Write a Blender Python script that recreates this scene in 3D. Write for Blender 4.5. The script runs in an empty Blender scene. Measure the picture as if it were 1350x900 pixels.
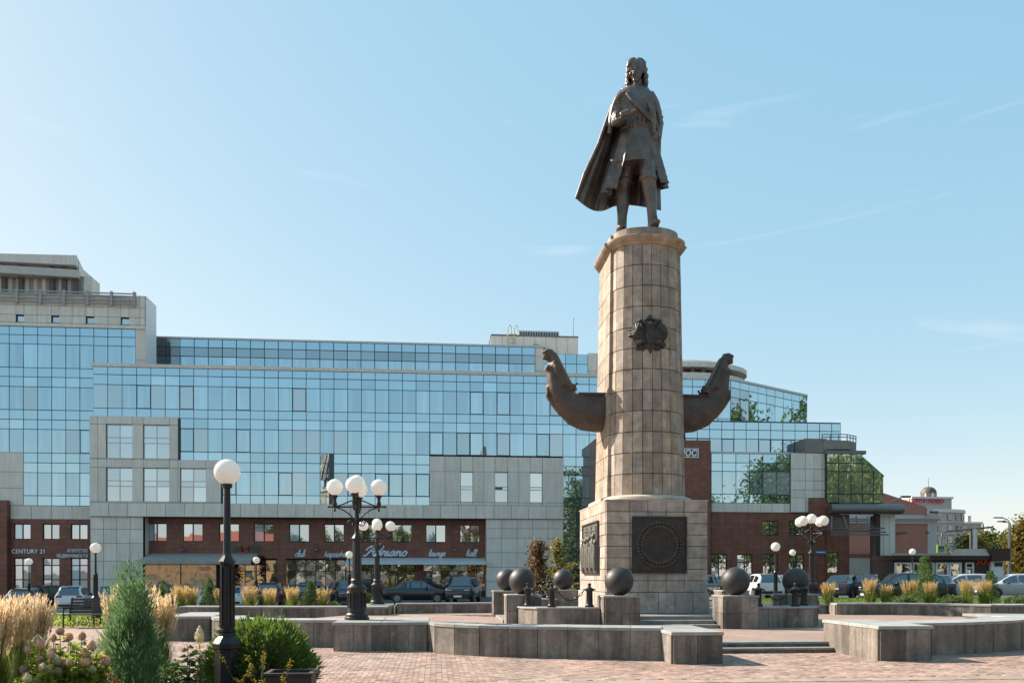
import bpy, bmesh, math, random
from math import sin, cos, pi, radians, atan2, sqrt, hypot
from mathutils import Vector, Matrix
random.seed(7)
SC = bpy.context.scene
COL = SC.collection
# ------------------------------------------------------------------ camera
EYE = 1.75
FPX = 1100.0            # focal length in pixels of a 1350 px wide frame
HOR = 757.0             # horizon row
YAW = math.atan(100.0 / FPX)
cam_d = bpy.data.cameras.new('camera'); cam = bpy.data.objects.new('camera', cam_d); COL.objects.link(cam)
cam.location = (0, 0, EYE); cam.rotation_euler = (radians(90), 0, -YAW)
cam_d.sensor_width = 36; cam_d.lens = 36 * FPX / 1350.0
cam_d.shift_y = (HOR - 450) / 1350.0
cam_d.clip_start = 0.1; cam_d.clip_end = 6000
SC.camera = cam
SC.render.resolution_x = 1024; SC.render.resolution_y = 682
# ------------------------------------------------------------------ light
SUN_EL = 36.0; SUN_AZ = -60.0        # azimuth measured from +Y towards +X
w = bpy.data.worlds.new('World'); SC.world = w; w.use_nodes = True
nt = w.node_tree; bg = nt.nodes['Background']
sky = nt.nodes.new('ShaderNodeTexSky'); sky.sky_type = 'NISHITA'; sky.sun_disc = False
sky.sun_elevation = radians(SUN_EL); sky.sun_rotation = radians(SUN_AZ)
sky.altitude = 100; sky.air_density = 1.0; sky.dust_density = 0.6; sky.ozone_density = 1.6
# faint cirrus wisps as part of the sky
tc = nt.nodes.new('ShaderNodeTexCoord'); mp = nt.nodes.new('ShaderNodeMapping')
mp.inputs['Rotation'].default_value = (0.25, 0.5, 0.3); mp.inputs['Scale'].default_value = (2.2, 2.2, 15.0)
nz = nt.nodes.new('ShaderNodeTexNoise'); nz.inputs['Scale'].default_value = 1.6; nz.inputs['Detail'].default_value = 9; nz.inputs['Distortion'].default_value = 0.7
rp = nt.nodes.new('ShaderNodeValToRGB'); rp.color_ramp.elements[0].position = 0.63; rp.color_ramp.elements[1].position = 0.86
rp.color_ramp.elements[1].color = (0.75, 0.75, 0.75, 1)
mx = nt.nodes.new('ShaderNodeMixRGB'); mx.inputs['Color2'].default_value = (3.6, 4.3, 4.7, 1)
nt.links.new(tc.outputs['Generated'], mp.inputs['Vector']); nt.links.new(mp.outputs['Vector'], nz.inputs['Vector'])
nt.links.new(nz.outputs['Fac'], rp.inputs['Fac']); nt.links.new(rp.outputs['Color'], mx.inputs['Fac'])
gn = nt.nodes.new('ShaderNodeMixRGB'); gn.blend_type = 'MULTIPLY'; gn.inputs['Fac'].default_value = 1; gn.inputs['Color2'].default_value = (0.78, 0.44, 0.22, 1)
ad = nt.nodes.new('ShaderNodeMixRGB'); ad.blend_type = 'ADD'; ad.inputs['Fac'].default_value = 1; ad.inputs['Color2'].default_value = (0.70, 2.02, 3.08, 1)     # pale summer haze veil over the whole dome
nt.links.new(sky.outputs['Color'], gn.inputs['Color1']); nt.links.new(gn.outputs[0], ad.inputs['Color1'])
nt.links.new(ad.outputs[0], mx.inputs['Color1']); nt.links.new(mx.outputs['Color'], bg.inputs['Color'])
bg.inputs['Strength'].default_value = 0.098
sun_d = bpy.data.lights.new('sun', 'SUN'); sun = bpy.data.objects.new('sun', sun_d); COL.objects.link(sun)
sun_d.energy = 4.8; sun_d.angle = radians(0.5); sun_d.color = (1.0, 0.91, 0.78)
sdir = Vector((sin(radians(SUN_AZ)) * cos(radians(SUN_EL)), cos(radians(SUN_AZ)) * cos(radians(SUN_EL)), sin(radians(SUN_EL))))
sun.rotation_euler = sdir.to_track_quat('Z', 'Y').to_euler()
sun.location = (-40, 30, 60)
vs = SC.view_settings
vs.view_transform = 'Standard'; vs.look = 'None'; vs.gamma = 1; vs.use_curve_mapping = False
vs.exposure = 1.15
# ------------------------------------------------------------------ pixel ray -> point on a plane of the place
def P(px, py, Y):
    u = (px - 675.0) / FPX
    dx = sin(YAW) + u * cos(YAW); dy = cos(YAW) - u * sin(YAW)
    t = Y / dy
    return Vector((t * dx, Y, EYE + (HOR - py) / FPX * t))
def PX(px, Y): return P(px, HOR, Y).x
def PZ(px, py, Y): return P(px, py, Y).z
def G(px, d, z=0.0):      # point at camera depth d in the column of px
    u = (px - 675.0) / FPX
    return Vector((d * (sin(YAW) + u * cos(YAW)), d * (cos(YAW) - u * sin(YAW)), z))
# ------------------------------------------------------------------ mesh helper
class MB:
    def __init__(s): s.v = []; s.f = []
    def add(s, vs, fs):
        o = len(s.v); s.v += [tuple(p) for p in vs]; s.f += [tuple(i + o for i in f) for f in fs]; return s
    def hexa(s, p):       # p: 4 bottom then 4 top (ccw)
        return s.add(p, [(3, 2, 1, 0), (4, 5, 6, 7), (0, 1, 5, 4), (1, 2, 6, 5), (2, 3, 7, 6), (3, 0, 4, 7)])
    def box(s, x0, x1, y0, y1, z0, z1):
        return s.hexa([(x0, y0, z0), (x1, y0, z0), (x1, y1, z0), (x0, y1, z0), (x0, y0, z1), (x1, y0, z1), (x1, y1, z1), (x0, y1, z1)])
    def obox(s, c, sx, sy, sz, m=None):
        m = m or Matrix.Identity(3); c = Vector(c)
        q = [(-1, -1, -1), (1, -1, -1), (1, 1, -1), (-1, 1, -1), (-1, -1, 1), (1, -1, 1), (1, 1, 1), (-1, 1, 1)]
        return s.hexa([c + m @ Vector((a * sx / 2, b * sy / 2, d * sz / 2)) for a, b, d in q])
    def prism(s, poly, z0, z1):
        n = len(poly)
        return s.add([(x, y, z0) for x, y in poly] + [(x, y, z1) for x, y in poly],
                     [tuple(range(n))[::-1], tuple(range(n, 2 * n))] + [(i, (i + 1) % n, n + (i + 1) % n, n + i) for i in range(n)])
    def prism_y(s, poly, y0, y1):
        n = len(poly)
        return s.add([(x, y0, z) for x, z in poly] + [(x, y1, z) for x, z in poly],
                     [tuple(range(n)), tuple(range(n, 2 * n))[::-1]] + [(i, n + i, n + (i + 1) % n, (i + 1) % n) for i in range(n)])
    def prism_x(s, poly, x0, x1):
        n = len(poly)
        return s.add([(x0, y, z) for y, z in poly] + [(x1, y, z) for y, z in poly],
                     [tuple(range(n))[::-1], tuple(range(n, 2 * n))] + [(i, (i + 1) % n, n + (i + 1) % n, n + i) for i in range(n)])
    def loft(s, rings, cap=True, closed=True):
        n = len(rings[0]); vs = [p for r in rings for p in r]; fs = []
        for k in range(len(rings) - 1):
            for i in range(n if closed else n - 1):
                j = (i + 1) % n
                fs.append((k * n + i, k * n + j, (k + 1) * n + j, (k + 1) * n + i))
        if cap: fs += [tuple(range(n))[::-1], tuple(range((len(rings) - 1) * n, len(rings) * n))]
        return s.add(vs, fs)
    def tube(s, pts, r, n=8, sq=1.0):
        pts = [Vector(p) for p in pts]; m = len(pts)
        rs = r if isinstance(r, (list, tuple)) else [r] * m
        rings = []; up = Vector((0.13, 0.97, 0.2)).normalized()
        for i in range(m):
            t = (pts[min(i + 1, m - 1)] - pts[max(i - 1, 0)]).normalized()
            a = t.cross(up)
            if a.length < 1e-3: a = t.cross(Vector((1, 0, 0)))
            a.normalize(); b = a.cross(t).normalized(); up = b
            rings.append([pts[i] + a * (rs[i] * cos(2 * pi * k / n)) + b * (rs[i] * sq * sin(2 * pi * k / n)) for k in range(n)])
        return s.loft(rings)
    def lathe(s, prof, n=16, c=(0, 0, 0), off=0.0):
        return s.loft([[(c[0] + r * cos(2 * pi * k / n + off), c[1] + r * sin(2 * pi * k / n + off), c[2] + z) for k in range(n)] for r, z in prof])
    def ball(s, c, rx, ry=None, rz=None, n=14, m=9):
        ry = rx if ry is None else ry; rz = rx if rz is None else rz
        c = Vector(c); rings = []
        for j in range(m + 1):
            th = -pi / 2 + pi * (j * 0.98 + 0.01 * m) / m
            rings.append([(c.x + rx * cos(th) * cos(2 * pi * k / n), c.y + ry * cos(th) * sin(2 * pi * k / n), c.z + rz * sin(th)) for k in range(n)])
        return s.loft(rings)
    def build(s, name, m=None, parent=None, loc=None, rot=None, smooth=False, ang=35, bevel=0.0):
        me = bpy.data.meshes.new(name); me.from_pydata(s.v, [], s.f); me.update()
        return obj(name, me, m, parent, loc, rot, smooth, ang, bevel)
def obj(name, me, m=None, parent=None, loc=None, rot=None, smooth=False, ang=35, bevel=0.0):
    if smooth:
        me.shade_smooth()
        if ang < 180: me.set_sharp_from_angle(angle=radians(ang))
    if m is not None and not me.materials: me.materials.append(m)
    o = bpy.data.objects.new(name, me); COL.objects.link(o)
    if loc is not None: o.location = loc
    if rot is not None: o.rotation_euler = rot
    if parent is not None: o.parent = parent
    if bevel > 0:
        b = o.modifiers.new('bevel', 'BEVEL'); b.width = bevel; b.segments = 1; b.limit_method = 'ANGLE'
    return o
def empty(name, loc=(0, 0, 0), rz=0.0):
    o = bpy.data.objects.new(name, None); COL.objects.link(o); o.location = loc; o.rotation_euler = (0, 0, rz); o.empty_display_size = 0.2
    return o
def tag(o, label, cat, group=None):
    o['label'] = label; o['category'] = cat
    if group: o['group'] = group
    return o
def kind(o, k): o['kind'] = k; return o
def thing(name, label, cat, loc=(0, 0, 0), rz=0.0, group=None): return kind(tag(empty(name, loc, rz), label, cat, group), 'thing')
CH = {}
def copy_tree(o, parent=None):
    c = o.copy(); COL.objects.link(c); c.parent = parent
    for ch in [x for x in list(o.children)]: copy_tree(ch, c)
    return c
BOXES = {}
def sbox(name, sx, sy, sz, m, parent, loc, rot=None, bevel=0.0):
    """box piece with shared mesh data, centred on loc"""
    k = (round(sx, 3), round(sy, 3), round(sz, 3), m.name)
    me = BOXES.get(k)
    if me is None:
        b = MB().obox((0, 0, 0), sx, sy, sz); me = bpy.data.meshes.new(name); me.from_pydata(b.v, [], b.f); me.materials.append(m); BOXES[k] = me
    return obj(name, me, m, parent, loc, rot, bevel=bevel)
def remesh(mb, name, vox, smooth_it=4, fac=0.5):
    me = bpy.data.meshes.new(name); me.from_pydata(mb.v, [], mb.f); me.update()
    bm = bmesh.new(); bm.from_mesh(me); bmesh.ops.recalc_face_normals(bm, faces=bm.faces); bm.to_mesh(me); bm.free()
    o = bpy.data.objects.new(name, me); COL.objects.link(o)
    r = o.modifiers.new('r', 'REMESH'); r.mode = 'VOXEL'; r.voxel_size = vox; r.adaptivity = 0
    sm = o.modifiers.new('s', 'SMOOTH'); sm.factor = fac; sm.iterations = smooth_it
    dg = bpy.context.evaluated_depsgraph_get(); ev = o.evaluated_get(dg)
    out = bpy.data.meshes.new_from_object(ev); bpy.data.objects.remove(o); bpy.data.meshes.remove(me)
    out.name = name; out.materials.clear()
    return out
def catmull(pts, k=4, closed=False):
    pts = [Vector(p) for p in pts]; n = len(pts); out = []
    for i in range(n if closed else n - 1):
        if closed: a, b, c, d = pts[i - 1], pts[i], pts[(i + 1) % n], pts[(i + 2) % n]
        else: a, b, c, d = pts[max(i - 1, 0)], pts[i], pts[i + 1], pts[min(i + 2, n - 1)]
        for j in range(k):
            t = j / k
            out.append(0.5 * ((2 * b) + (c - a) * t + (2 * a - 5 * b + 4 * c - d) * t * t + (3 * b - a - 3 * c + d) * t ** 3))
    if not closed: out.append(pts[-1])
    return out
# ------------------------------------------------------------------ materials
def mat(name, col, rough=0.7, metal=0.0, var=0.0, scale=4.0, bump=0.0, bscale=None, rnd=0.0, hue=0.0, streak=0.0, spec=0.5, stain=None, coords='pos', detail=6):
    m = bpy.data.materials.new(name); m.use_nodes = True; nt = m.node_tree; N = nt.nodes; L = nt.links
    b = N['Principled BSDF']; b.inputs['Roughness'].default_value = rough; b.inputs['Metallic'].default_value = metal
    b.inputs['Specular IOR Level'].default_value = spec
    c = (*col, 1)
    geo = N.new('ShaderNodeNewGeometry')
    cur = N.new('ShaderNodeRGB'); cur.outputs[0].default_value = c; out = cur.outputs[0]
    if rnd or hue:
        oi = N.new('ShaderNodeObjectInfo'); hs = N.new('ShaderNodeHueSaturation')
        mr = N.new('ShaderNodeMapRange'); mr.inputs['To Min'].default_value = 1 - rnd; mr.inputs['To Max'].default_value = 1 + rnd
        L.new(oi.outputs['Random'], mr.inputs['Value']); L.new(mr.outputs[0], hs.inputs['Value'])
        if hue:
            wn = N.new('ShaderNodeTexWhiteNoise'); wn.noise_dimensions = '1D'; L.new(oi.outputs['Random'], wn.inputs['W'])
            m2 = N.new('ShaderNodeMapRange'); m2.inputs['To Min'].default_value = 0.5 - hue; m2.inputs['To Max'].default_value = 0.5 + hue
            m3 = N.new('ShaderNodeMapRange'); m3.inputs['To Min'].default_value = 0.7; m3.inputs['To Max'].default_value = 1.1
            L.new(wn.outputs['Value'], m2.inputs['Value']); L.new(m2.outputs[0], hs.inputs['Hue'])
            L.new(wn.outputs['Value'], m3.inputs['Value']); L.new(m3.outputs[0], hs.inputs['Saturation'])
        L.new(out, hs.inputs['Color']); out = hs.outputs[0]
    def noise(sc, det=detail, stretch=None):
        n = N.new('ShaderNodeTexNoise'); n.inputs['Scale'].default_value = sc; n.inputs['Detail'].default_value = det; n.inputs['Roughness'].default_value = 0.62
        if stretch:
            mp = N.new('ShaderNodeMapping'); mp.inputs['Scale'].default_value = stretch; L.new(geo.outputs['Position'], mp.inputs['Vector']); L.new(mp.outputs[0], n.inputs['Vector'])
        else: L.new(geo.outputs['Position'], n.inputs['Vector'])
        return n
    def mul(src, lo, hi, out, a=0.3, z=0.7):
        mr = N.new('ShaderNodeMapRange'); mr.inputs['From Min'].default_value = a; mr.inputs['From Max'].default_value = z
        mr.inputs['To Min'].default_value = lo; mr.inputs['To Max'].default_value = hi; L.new(src, mr.inputs['Value'])
        mm = N.new('ShaderNodeMixRGB'); mm.blend_type = 'MULTIPLY'; mm.inputs['Fac'].default_value = 1; L.new(out, mm.inputs['Color1']); L.new(mr.outputs[0], mm.inputs['Color2'])
        return mm.outputs[0]
    if var:
        out = mul(noise(scale).outputs['Fac'], 1 - var, 1 + var, out)
        out = mul(noise(scale * 9, 3).outputs['Fac'], 1 - var * 0.5, 1 + var * 0.5, out)
    if streak: out = mul(noise(1.0, 5, (5, 5, 0.5)).outputs['Fac'], 1 - streak, 1 + streak * 0.4, out, 0.35, 0.65)
    if stain:
        sc, scol, lo, hi = stain
        n = noise(sc, 7); rp = N.new('ShaderNodeValToRGB'); rp.color_ramp.elements[0].position = lo; rp.color_ramp.elements[1].position = hi
        L.new(n.outputs['Fac'], rp.inputs['Fac']); mm = N.new('ShaderNodeMixRGB'); mm.inputs['Color2'].default_value = (*scol, 1)
        L.new(rp.outputs['Color'], mm.inputs['Fac']); L.new(out, mm.inputs['Color1']); out = mm.outputs[0]
    L.new(out, b.inputs['Base Color'])
    if bump:
        bn = N.new('ShaderNodeBump'); bn.inputs['Strength'].default_value = bump; bn.inputs['Distance'].default_value = 0.02
        L.new(noise(bscale or scale * 6, 5).outputs['Fac'], bn.inputs['Height']); L.new(bn.outputs[0], b.inputs['Normal'])
    return m
def leafmat(name, col, trans=0.35, rnd=0.25, var=0.35, scale=3.0, rough=0.55):
    m = mat(name, col, rough, 0, var, scale, rnd=rnd, spec=0.3)
    N = m.node_tree.nodes; L = m.node_tree.links; b = N['Principled BSDF']; o = N['Material Output']
    t = N.new('ShaderNodeBsdfTranslucent'); mx = N.new('ShaderNodeMixShader'); mx.inputs[0].default_value = trans
    src = b.inputs['Base Color'].links[0].from_socket; L.new(src, t.inputs['Color'])
    L.new(b.outputs[0], mx.inputs[1]); L.new(t.outputs[0], mx.inputs[2]); L.new(mx.outputs[0], o.inputs['Surface'])
    return m
def glassmat(name, tint=(0.55, 0.70, 0.78), base=(0.05, 0.09, 0.12), refl=0.7, rough=0.015, rnd=0.1, wavy=0.0015, curtains=False):
    m = bpy.data.materials.new(name); m.use_nodes = True; nt = m.node_tree; N = nt.nodes; L = nt.links
    N.remove(N['Principled BSDF']); o = N['Material Output']
    d = N.new('ShaderNodeBsdfDiffuse'); g = N.new('ShaderNodeBsdfGlossy'); mx = N.new('ShaderNodeMixShader')
    g.inputs['Roughness'].default_value = rough; d.inputs['Color'].default_value = (*base, 1)
    oi = N.new('ShaderNodeObjectInfo'); hs = N.new('ShaderNodeHueSaturation'); mr = N.new('ShaderNodeMapRange')
    mr.inputs['To Min'].default_value = 1 - rnd; mr.inputs['To Max'].default_value = 1 + rnd
    hs.inputs['Color'].default_value = (*tint, 1); L.new(oi.outputs['Random'], mr.inputs['Value']); L.new(mr.outputs[0], hs.inputs['Value'])
    L.new(hs.outputs[0], g.inputs['Color'])
    if curtains:
        ge = N.new('ShaderNodeNewGeometry'); mp_ = N.new('ShaderNodeMapping'); mp_.inputs['Scale'].default_value = (2.3, 2.3, .12); L.new(ge.outputs['Position'], mp_.inputs['Vector'])
        nn = N.new('ShaderNodeTexNoise'); nn.inputs['Scale'].default_value = 1; nn.inputs['Detail'].default_value = 2; L.new(mp_.outputs[0], nn.inputs['Vector'])
        cr_ = N.new('ShaderNodeValToRGB'); cr_.color_ramp.elements[0].position = .5; cr_.color_ramp.elements[1].position = .58; cr_.color_ramp.elements[0].color = (*base, 1); cr_.color_ramp.elements[1].color = (*[min(.8, c * 1.7 + .07) for c in base], 1)
        L.new(nn.outputs['Fac'], cr_.inputs['Fac']); L.new(cr_.outputs[0], d.inputs['Color'])
    fr = N.new('ShaderNodeFresnel'); fr.inputs['IOR'].default_value = 1.5
    ma = N.new('ShaderNodeMath'); ma.operation = 'MAXIMUM'; ma.inputs[1].default_value = refl; L.new(fr.outputs[0], ma.inputs[0])
    if wavy:
        geo = N.new('ShaderNodeNewGeometry'); n = N.new('ShaderNodeTexNoise'); n.inputs['Scale'].default_value = 0.9; n.inputs['Detail'].default_value = 1
        bp = N.new('ShaderNodeBump'); bp.inputs['Strength'].default_value = 1; bp.inputs['Distance'].default_value = wavy
        L.new(geo.outputs['Position'], n.inputs['Vector']); L.new(n.outputs['Fac'], bp.inputs['Height']); L.new(bp.outputs[0], g.inputs['Normal'])
    L.new(ma.outputs[0], mx.inputs[0]); L.new(d.outputs[0], mx.inputs[1]); L.new(g.outputs[0], mx.inputs[2]); L.new(mx.outputs[0], o.inputs['Surface'])
    return m
M = {}
M['stone'] = mat('travertine', (0.335, 0.255, 0.188), 0.72, 0, 0.30, 3.4, 0.4, 14, rnd=0.22, hue=0.005, streak=0.2, stain=(2.3, (0.17, 0.115, 0.075), 0.56, 0.80))
M['stone_pale'] = mat('pale_limestone', (0.47, 0.39, 0.31), 0.75, 0, 0.18, 3, 0.25, 16, rnd=0.1)
M['stone_ped'] = mat('pedestal_stone', (0.385, 0.295, 0.238), 0.75, 0, 0.30, 3.0, 0.4, 14, rnd=0.15, hue=0.005, streak=0.12, stain=(2.0, (0.22, 0.15, 0.10), 0.56, 0.82))
def emblem_streaks(m):
    # dark rain streaks of its own below the bronze emblem
    N = m.node_tree.nodes; L = m.node_tree.links; b = N['Principled BSDF']; src = b.inputs['Base Color'].links[0].from_socket
    g = N.new('ShaderNodeNewGeometry'); sp = N.new('ShaderNodeSeparateXYZ'); L.new(g.outputs['Position'], sp.inputs[0])
    def ramp(sock, a, b1, c, d):
        r = N.new('ShaderNodeMapRange'); r.inputs['From Min'].default_value = a; r.inputs['From Max'].default_value = b1; r.inputs['To Min'].default_value = c; r.inputs['To Max'].default_value = d; L.new(sock, r.inputs['Value']); return r.outputs[0]
    def mulv(a, b1):
        q = N.new('ShaderNodeMath'); q.operation = 'MULTIPLY'; L.new(a, q.inputs[0]); L.new(b1, q.inputs[1]); return q.outputs[0]
    mk = mulv(mulv(ramp(sp.outputs['X'], 6.15, 6.3, 0, 1), ramp(sp.outputs['X'], 7.25, 7.4, 1, 0)), mulv(ramp(sp.outputs['Z'], 7.3, 8.5, 0, 1), ramp(sp.outputs['Z'], 8.9, 9.1, 1, 0)))
    mp = N.new('ShaderNodeMapping'); mp.inputs['Scale'].default_value = (13, 13, .25); L.new(g.outputs['Position'], mp.inputs['Vector'])
    n = N.new('ShaderNodeTexNoise'); n.inputs['Scale'].default_value = 1; n.inputs['Detail'].default_value = 3; L.new(mp.outputs[0], n.inputs['Vector'])
    f = mulv(mk, ramp(n.outputs['Fac'], .52, .66, 0, .8)); mm = N.new('ShaderNodeMixRGB'); mm.inputs['Color2'].default_value = (.05, .045, .035, 1); L.new(f, mm.inputs['Fac']); L.new(src, mm.inputs['Color1']); L.new(mm.outputs[0], b.inputs['Base Color'])
emblem_streaks(M['stone'])
M['joint'] = mat('dark_joint', (0.13, 0.10, 0.075), 0.9, 0, 0.1)
M['granite'] = mat('grey_granite', (0.185, 0.155, 0.13), 0.62, 0, 0.34, 1.6, 0.3, 40, rnd=0.36, streak=0.45, stain=(1.7, (0.42, 0.39, 0.35), 0.58, 0.84))
M['granite_core'] = mat('wall_mortar', (0.22, 0.20, 0.18), 0.9, 0, 0.3, 3)
M['coping'] = mat('pale_coping', (0.30, 0.29, 0.275), 0.6, 0, 0.2, 2.5, 0.2, 30, rnd=0.12, stain=(2.2, (0.19, 0.18, 0.17), 0.6, 0.85))
M['step'] = mat('step_stone', (0.22, 0.215, 0.20), 0.65, 0, 0.25, 3, 0.2, 20, rnd=0.1)
M['ball'] = mat('dark_granite_ball', (0.036, 0.030, 0.028), 0.5, 0, 0.3, 5, 0.3, 50, rnd=0.1)
M['bronze'] = mat('bronze', (0.12, 0.097, 0.083), 0.42, 0.4, 0.4, 2.4, 0.35, 9, stain=(1.4, (0.10, 0.068, 0.045), 0.55, 0.85))
M['bronze_prow'] = mat('bronze_prow', (0.085, 0.062, 0.05), 0.55, 0.35, 0.3, 2.4, 0.5, 26, stain=(1.4, (0.12, 0.085, 0.06), 0.55, 0.85))
M['bronze_dark'] = mat('bronze_dark', (0.046, 0.037, 0.033), 0.5, 0.4, 0.35, 4, 0.35, 18)
M['bronze_green'] = mat('bronze_verdigris', (0.125, 0.12, 0.10), 0.5, 0.3, 0.3, 4, 0.4, 16)
M['iron'] = mat('black_cast_iron', (0.022, 0.021, 0.022), 0.42, 0.3, 0.25, 7, 0.2, 30)
M['concrete'] = mat('facade_panel', (0.70, 0.64, 0.57), 0.7, 0, 0.06, 1.2, rnd=0.06, streak=0.10)
M['concrete_d'] = mat('facade_joint', (0.12, 0.115, 0.11), 0.85)
M['brown'] = mat('brown_granite_wall', (0.185, 0.066, 0.042), 0.45, 0, 0.25, 2, rnd=0.05)
M['frame'] = mat('dark_frame', (0.03, 0.035, 0.04), 0.4, 0.2)
M['mullion'] = mat('blue_grey_mullion', (0.055, 0.08, 0.095), 0.45, 0.3)
M['frame_br'] = mat('brown_frame', (0.032, 0.018, 0.014), 0.5)
M['frame_w'] = mat('white_frame', (0.7, 0.7, 0.7), 0.5)
M['glass'] = glassmat('sky_glass', (0.56, 0.745, 0.835), (0.13, 0.21, 0.26), 0.66, rnd=0.10, curtains=True)
M['glass_b'] = glassmat('sky_glass_blind', (0.60, 0.75, 0.83), (0.40, 0.46, 0.48), 0.5, rnd=0.10)
M['glass_s'] = glassmat('spandrel_glass', (0.53, 0.725, 0.825), (0.10, 0.17, 0.21), 0.74, rnd=0.12)
M['glass_d'] = glassmat('smoked_glass', (0.50, 0.62, 0.68), (0.10, 0.13, 0.14), 0.62, rnd=0.12)
M['glass_g'] = glassmat('green_glass', (0.78, 0.85, 0.68), (0.26, 0.30, 0.20), 0.52, rnd=0.12, wavy=0.004)
M['glass_win'] = glassmat('window_glass', (0.80, 0.88, 0.92), (0.07, 0.08, 0.08), 0.62, rnd=0.15, wavy=0.003)
M['glass_shop'] = glassmat('shop_glass', (0.72, 0.72, 0.66), (0.10, 0.085, 0.06), 0.5, rnd=0.2, wavy=0.006)
M['blind'] = glassmat('window_with_blind', (0.75, 0.88, 0.96), (0.36, 0.50, 0.60), 0.4, rnd=0.05)
M['white'] = mat('white_paint', (0.75, 0.75, 0.74), 0.5, 0, 0.05)
M['metal_pale'] = mat('pale_metal', (0.5, 0.51, 0.5), 0.4, 0.4)
M['metal_grey'] = mat('grey_metal', (0.16, 0.16, 0.16), 0.4, 0.6, 0.1)
M['asphalt'] = mat('asphalt', (0.085, 0.082, 0.08), 0.85, 0, 0.2, 0.4, 0.3, 40)
M['soil'] = mat('soil', (0.05, 0.035, 0.025), 0.95, 0, 0.3, 3, 0.5, 20)
M['lawn'] = mat('lawn', (0.075, 0.13, 0.022), 0.85, 0, 0.3, 2, 0.5, 60)
# ================================================================== GROUND
CX, CY = 6.88, 27.95          # monument axis
LV = 0.22                     # raised inner plaza
def pavermat():
    m = mat('pink_pavers', (0.30, 0.195, 0.155), 0.8, 0, 0.16, 0.5, stain=(0.35, (0.33, 0.265, 0.225), 0.45, 0.8))
    N = m.node_tree.nodes; L = m.node_tree.links; b = N['Principled BSDF']; src = b.inputs['Base Color'].links[0].from_socket
    g = N.new('ShaderNodeNewGeometry'); br = N.new('ShaderNodeTexBrick'); br.inputs['Scale'].default_value = 1
    br.inputs['Brick Width'].default_value = 0.2; br.inputs['Row Height'].default_value = 0.1; br.inputs['Mortar Size'].default_value = 0.006
    br.inputs['Color1'].default_value = (0.85, 0.85, 0.85, 1); br.inputs['Color2'].default_value = (1.12, 1.08, 1.05, 1); br.inputs['Mortar'].default_value = (0.5, 0.5, 0.5, 1)
    L.new(g.outputs['Position'], br.inputs['Vector'])
    mm = N.new('ShaderNodeMixRGB'); mm.blend_type = 'MULTIPLY'; mm.inputs['Fac'].default_value = 1
    L.new(src, mm.inputs['Color1']); L.new(br.outputs['Color'], mm.inputs['Color2']); L.new(mm.outputs[0], b.inputs['Base Color'])
    return m
M['paver'] = pavermat()
M['brick'] = mat('paving_brick', (0.30, 0.195, 0.155), 0.8, 0, 0.22, 3, 0.2, 30, rnd=0.22, hue=0.006, stain=(0.4, (0.33, 0.26, 0.215), 0.45, 0.8))
M['brick_far'] = mat('paving_brick_mass', (0.30, 0.195, 0.155), 0.8, 0, 0.3, 0.9, 0.2, 30, stain=(0.4, (0.33, 0.26, 0.215), 0.45, 0.8))
def islandvar(m, amt=0.24):
    N = m.node_tree.nodes; L = m.node_tree.links; b = N['Principled BSDF']; src = b.inputs['Base Color'].links[0].from_socket
    g = N.new('ShaderNodeNewGeometry'); mr = N.new('ShaderNodeMapRange'); mr.inputs['To Min'].default_value = 1 - amt; mr.inputs['To Max'].default_value = 1 + amt
    L.new(g.outputs['Random Per Island'], mr.inputs['Value']); mm = N.new('ShaderNodeMixRGB'); mm.blend_type = 'MULTIPLY'; mm.inputs['Fac'].default_value = 1
    L.new(src, mm.inputs['Color1']); L.new(mr.outputs[0], mm.inputs['Color2']); L.new(mm.outputs[0], b.inputs['Base Color'])
islandvar(M['brick_far'])
def sheet(name, poly, z, m):
    b = MB(); b.add([(x, y, z) for x, y in poly], [tuple(range(len(poly)))])
    return kind(b.build(name, m), 'structure')
S_ = 3000
GXL = [(-S_, -.7), (-20, -.7), (-10, -.45), (0, -.06), (10, -.06), (18, .28), (S_, .28)]; GYL = [(-S_, 0), (41.8, 0), (47.0, 1), (S_, 1)]     # the car park falls away to the left and rises to the right
def interp(t, x):
    for (a, b), (c, d) in zip(t, t[1:]):
        if x <= c: return b + (d - b) * (x - a) / (c - a)
    return t[-1][1]
def zg(x, y): return -.06 + (interp(GXL, x) + .06) * interp(GYL, y)
gb = MB(); nx_ = len(GXL)
gb.add([(x, y, -.06 + (z + .06) * k) for y, k in GYL for x, z in GXL], [(j * nx_ + i, j * nx_ + i + 1, (j + 1) * nx_ + i + 1, (j + 1) * nx_ + i) for j in range(len(GYL) - 1) for i in range(nx_ - 1)])
kind(gb.build('ground', M['asphalt'], smooth=True, ang=180), 'structure')
plaza = sheet('plaza_paving', [(-30, -20), (34, -20), (34, 33), (16, 34.5), (-12, 34.5), (-30, 29)], -0.008, M['paver'])
# herringbone paving bricks of the foreground
BW = 0.10
ind, mass = [], MB()
def inside(x, y): return (-3.6 < x < 15.5 and 13.15 < y < 18.2 and (hypot(x - CX, y - CY) > 11.0 or (5.7 < x < 9.2 and y < 18.2))) or (-9.5 < x < -2.2 and 13.15 < y < 23 and y < 20.9 - (x + 2.2) * .35) or (-2.3 < x < 0 and 18.1 < y < 19.5)
cells = []
for a in range(-10, 110):
    for bb in range(-45, 60):
        ox, oy = a + 4 * bb, a
        for dx, dy, sx, sy in ((0, 0, 2, 1), (2, -1, 1, 2)):
            x = -4 + (ox + dx + sx / 2) * BW; y = 12.9 + (oy + dy + sy / 2) * BW
            if inside(x, y) and (y > 13.62): cells.append((y, x, sx * BW, sy * BW))
x = -3.6
while x < 15.5:                      # border course of larger slabs along the near edge
    cells.append((13.4, x + 0.1, 0.195, 0.40)); x += 0.2
cells.sort()
gp = 0.008
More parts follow.
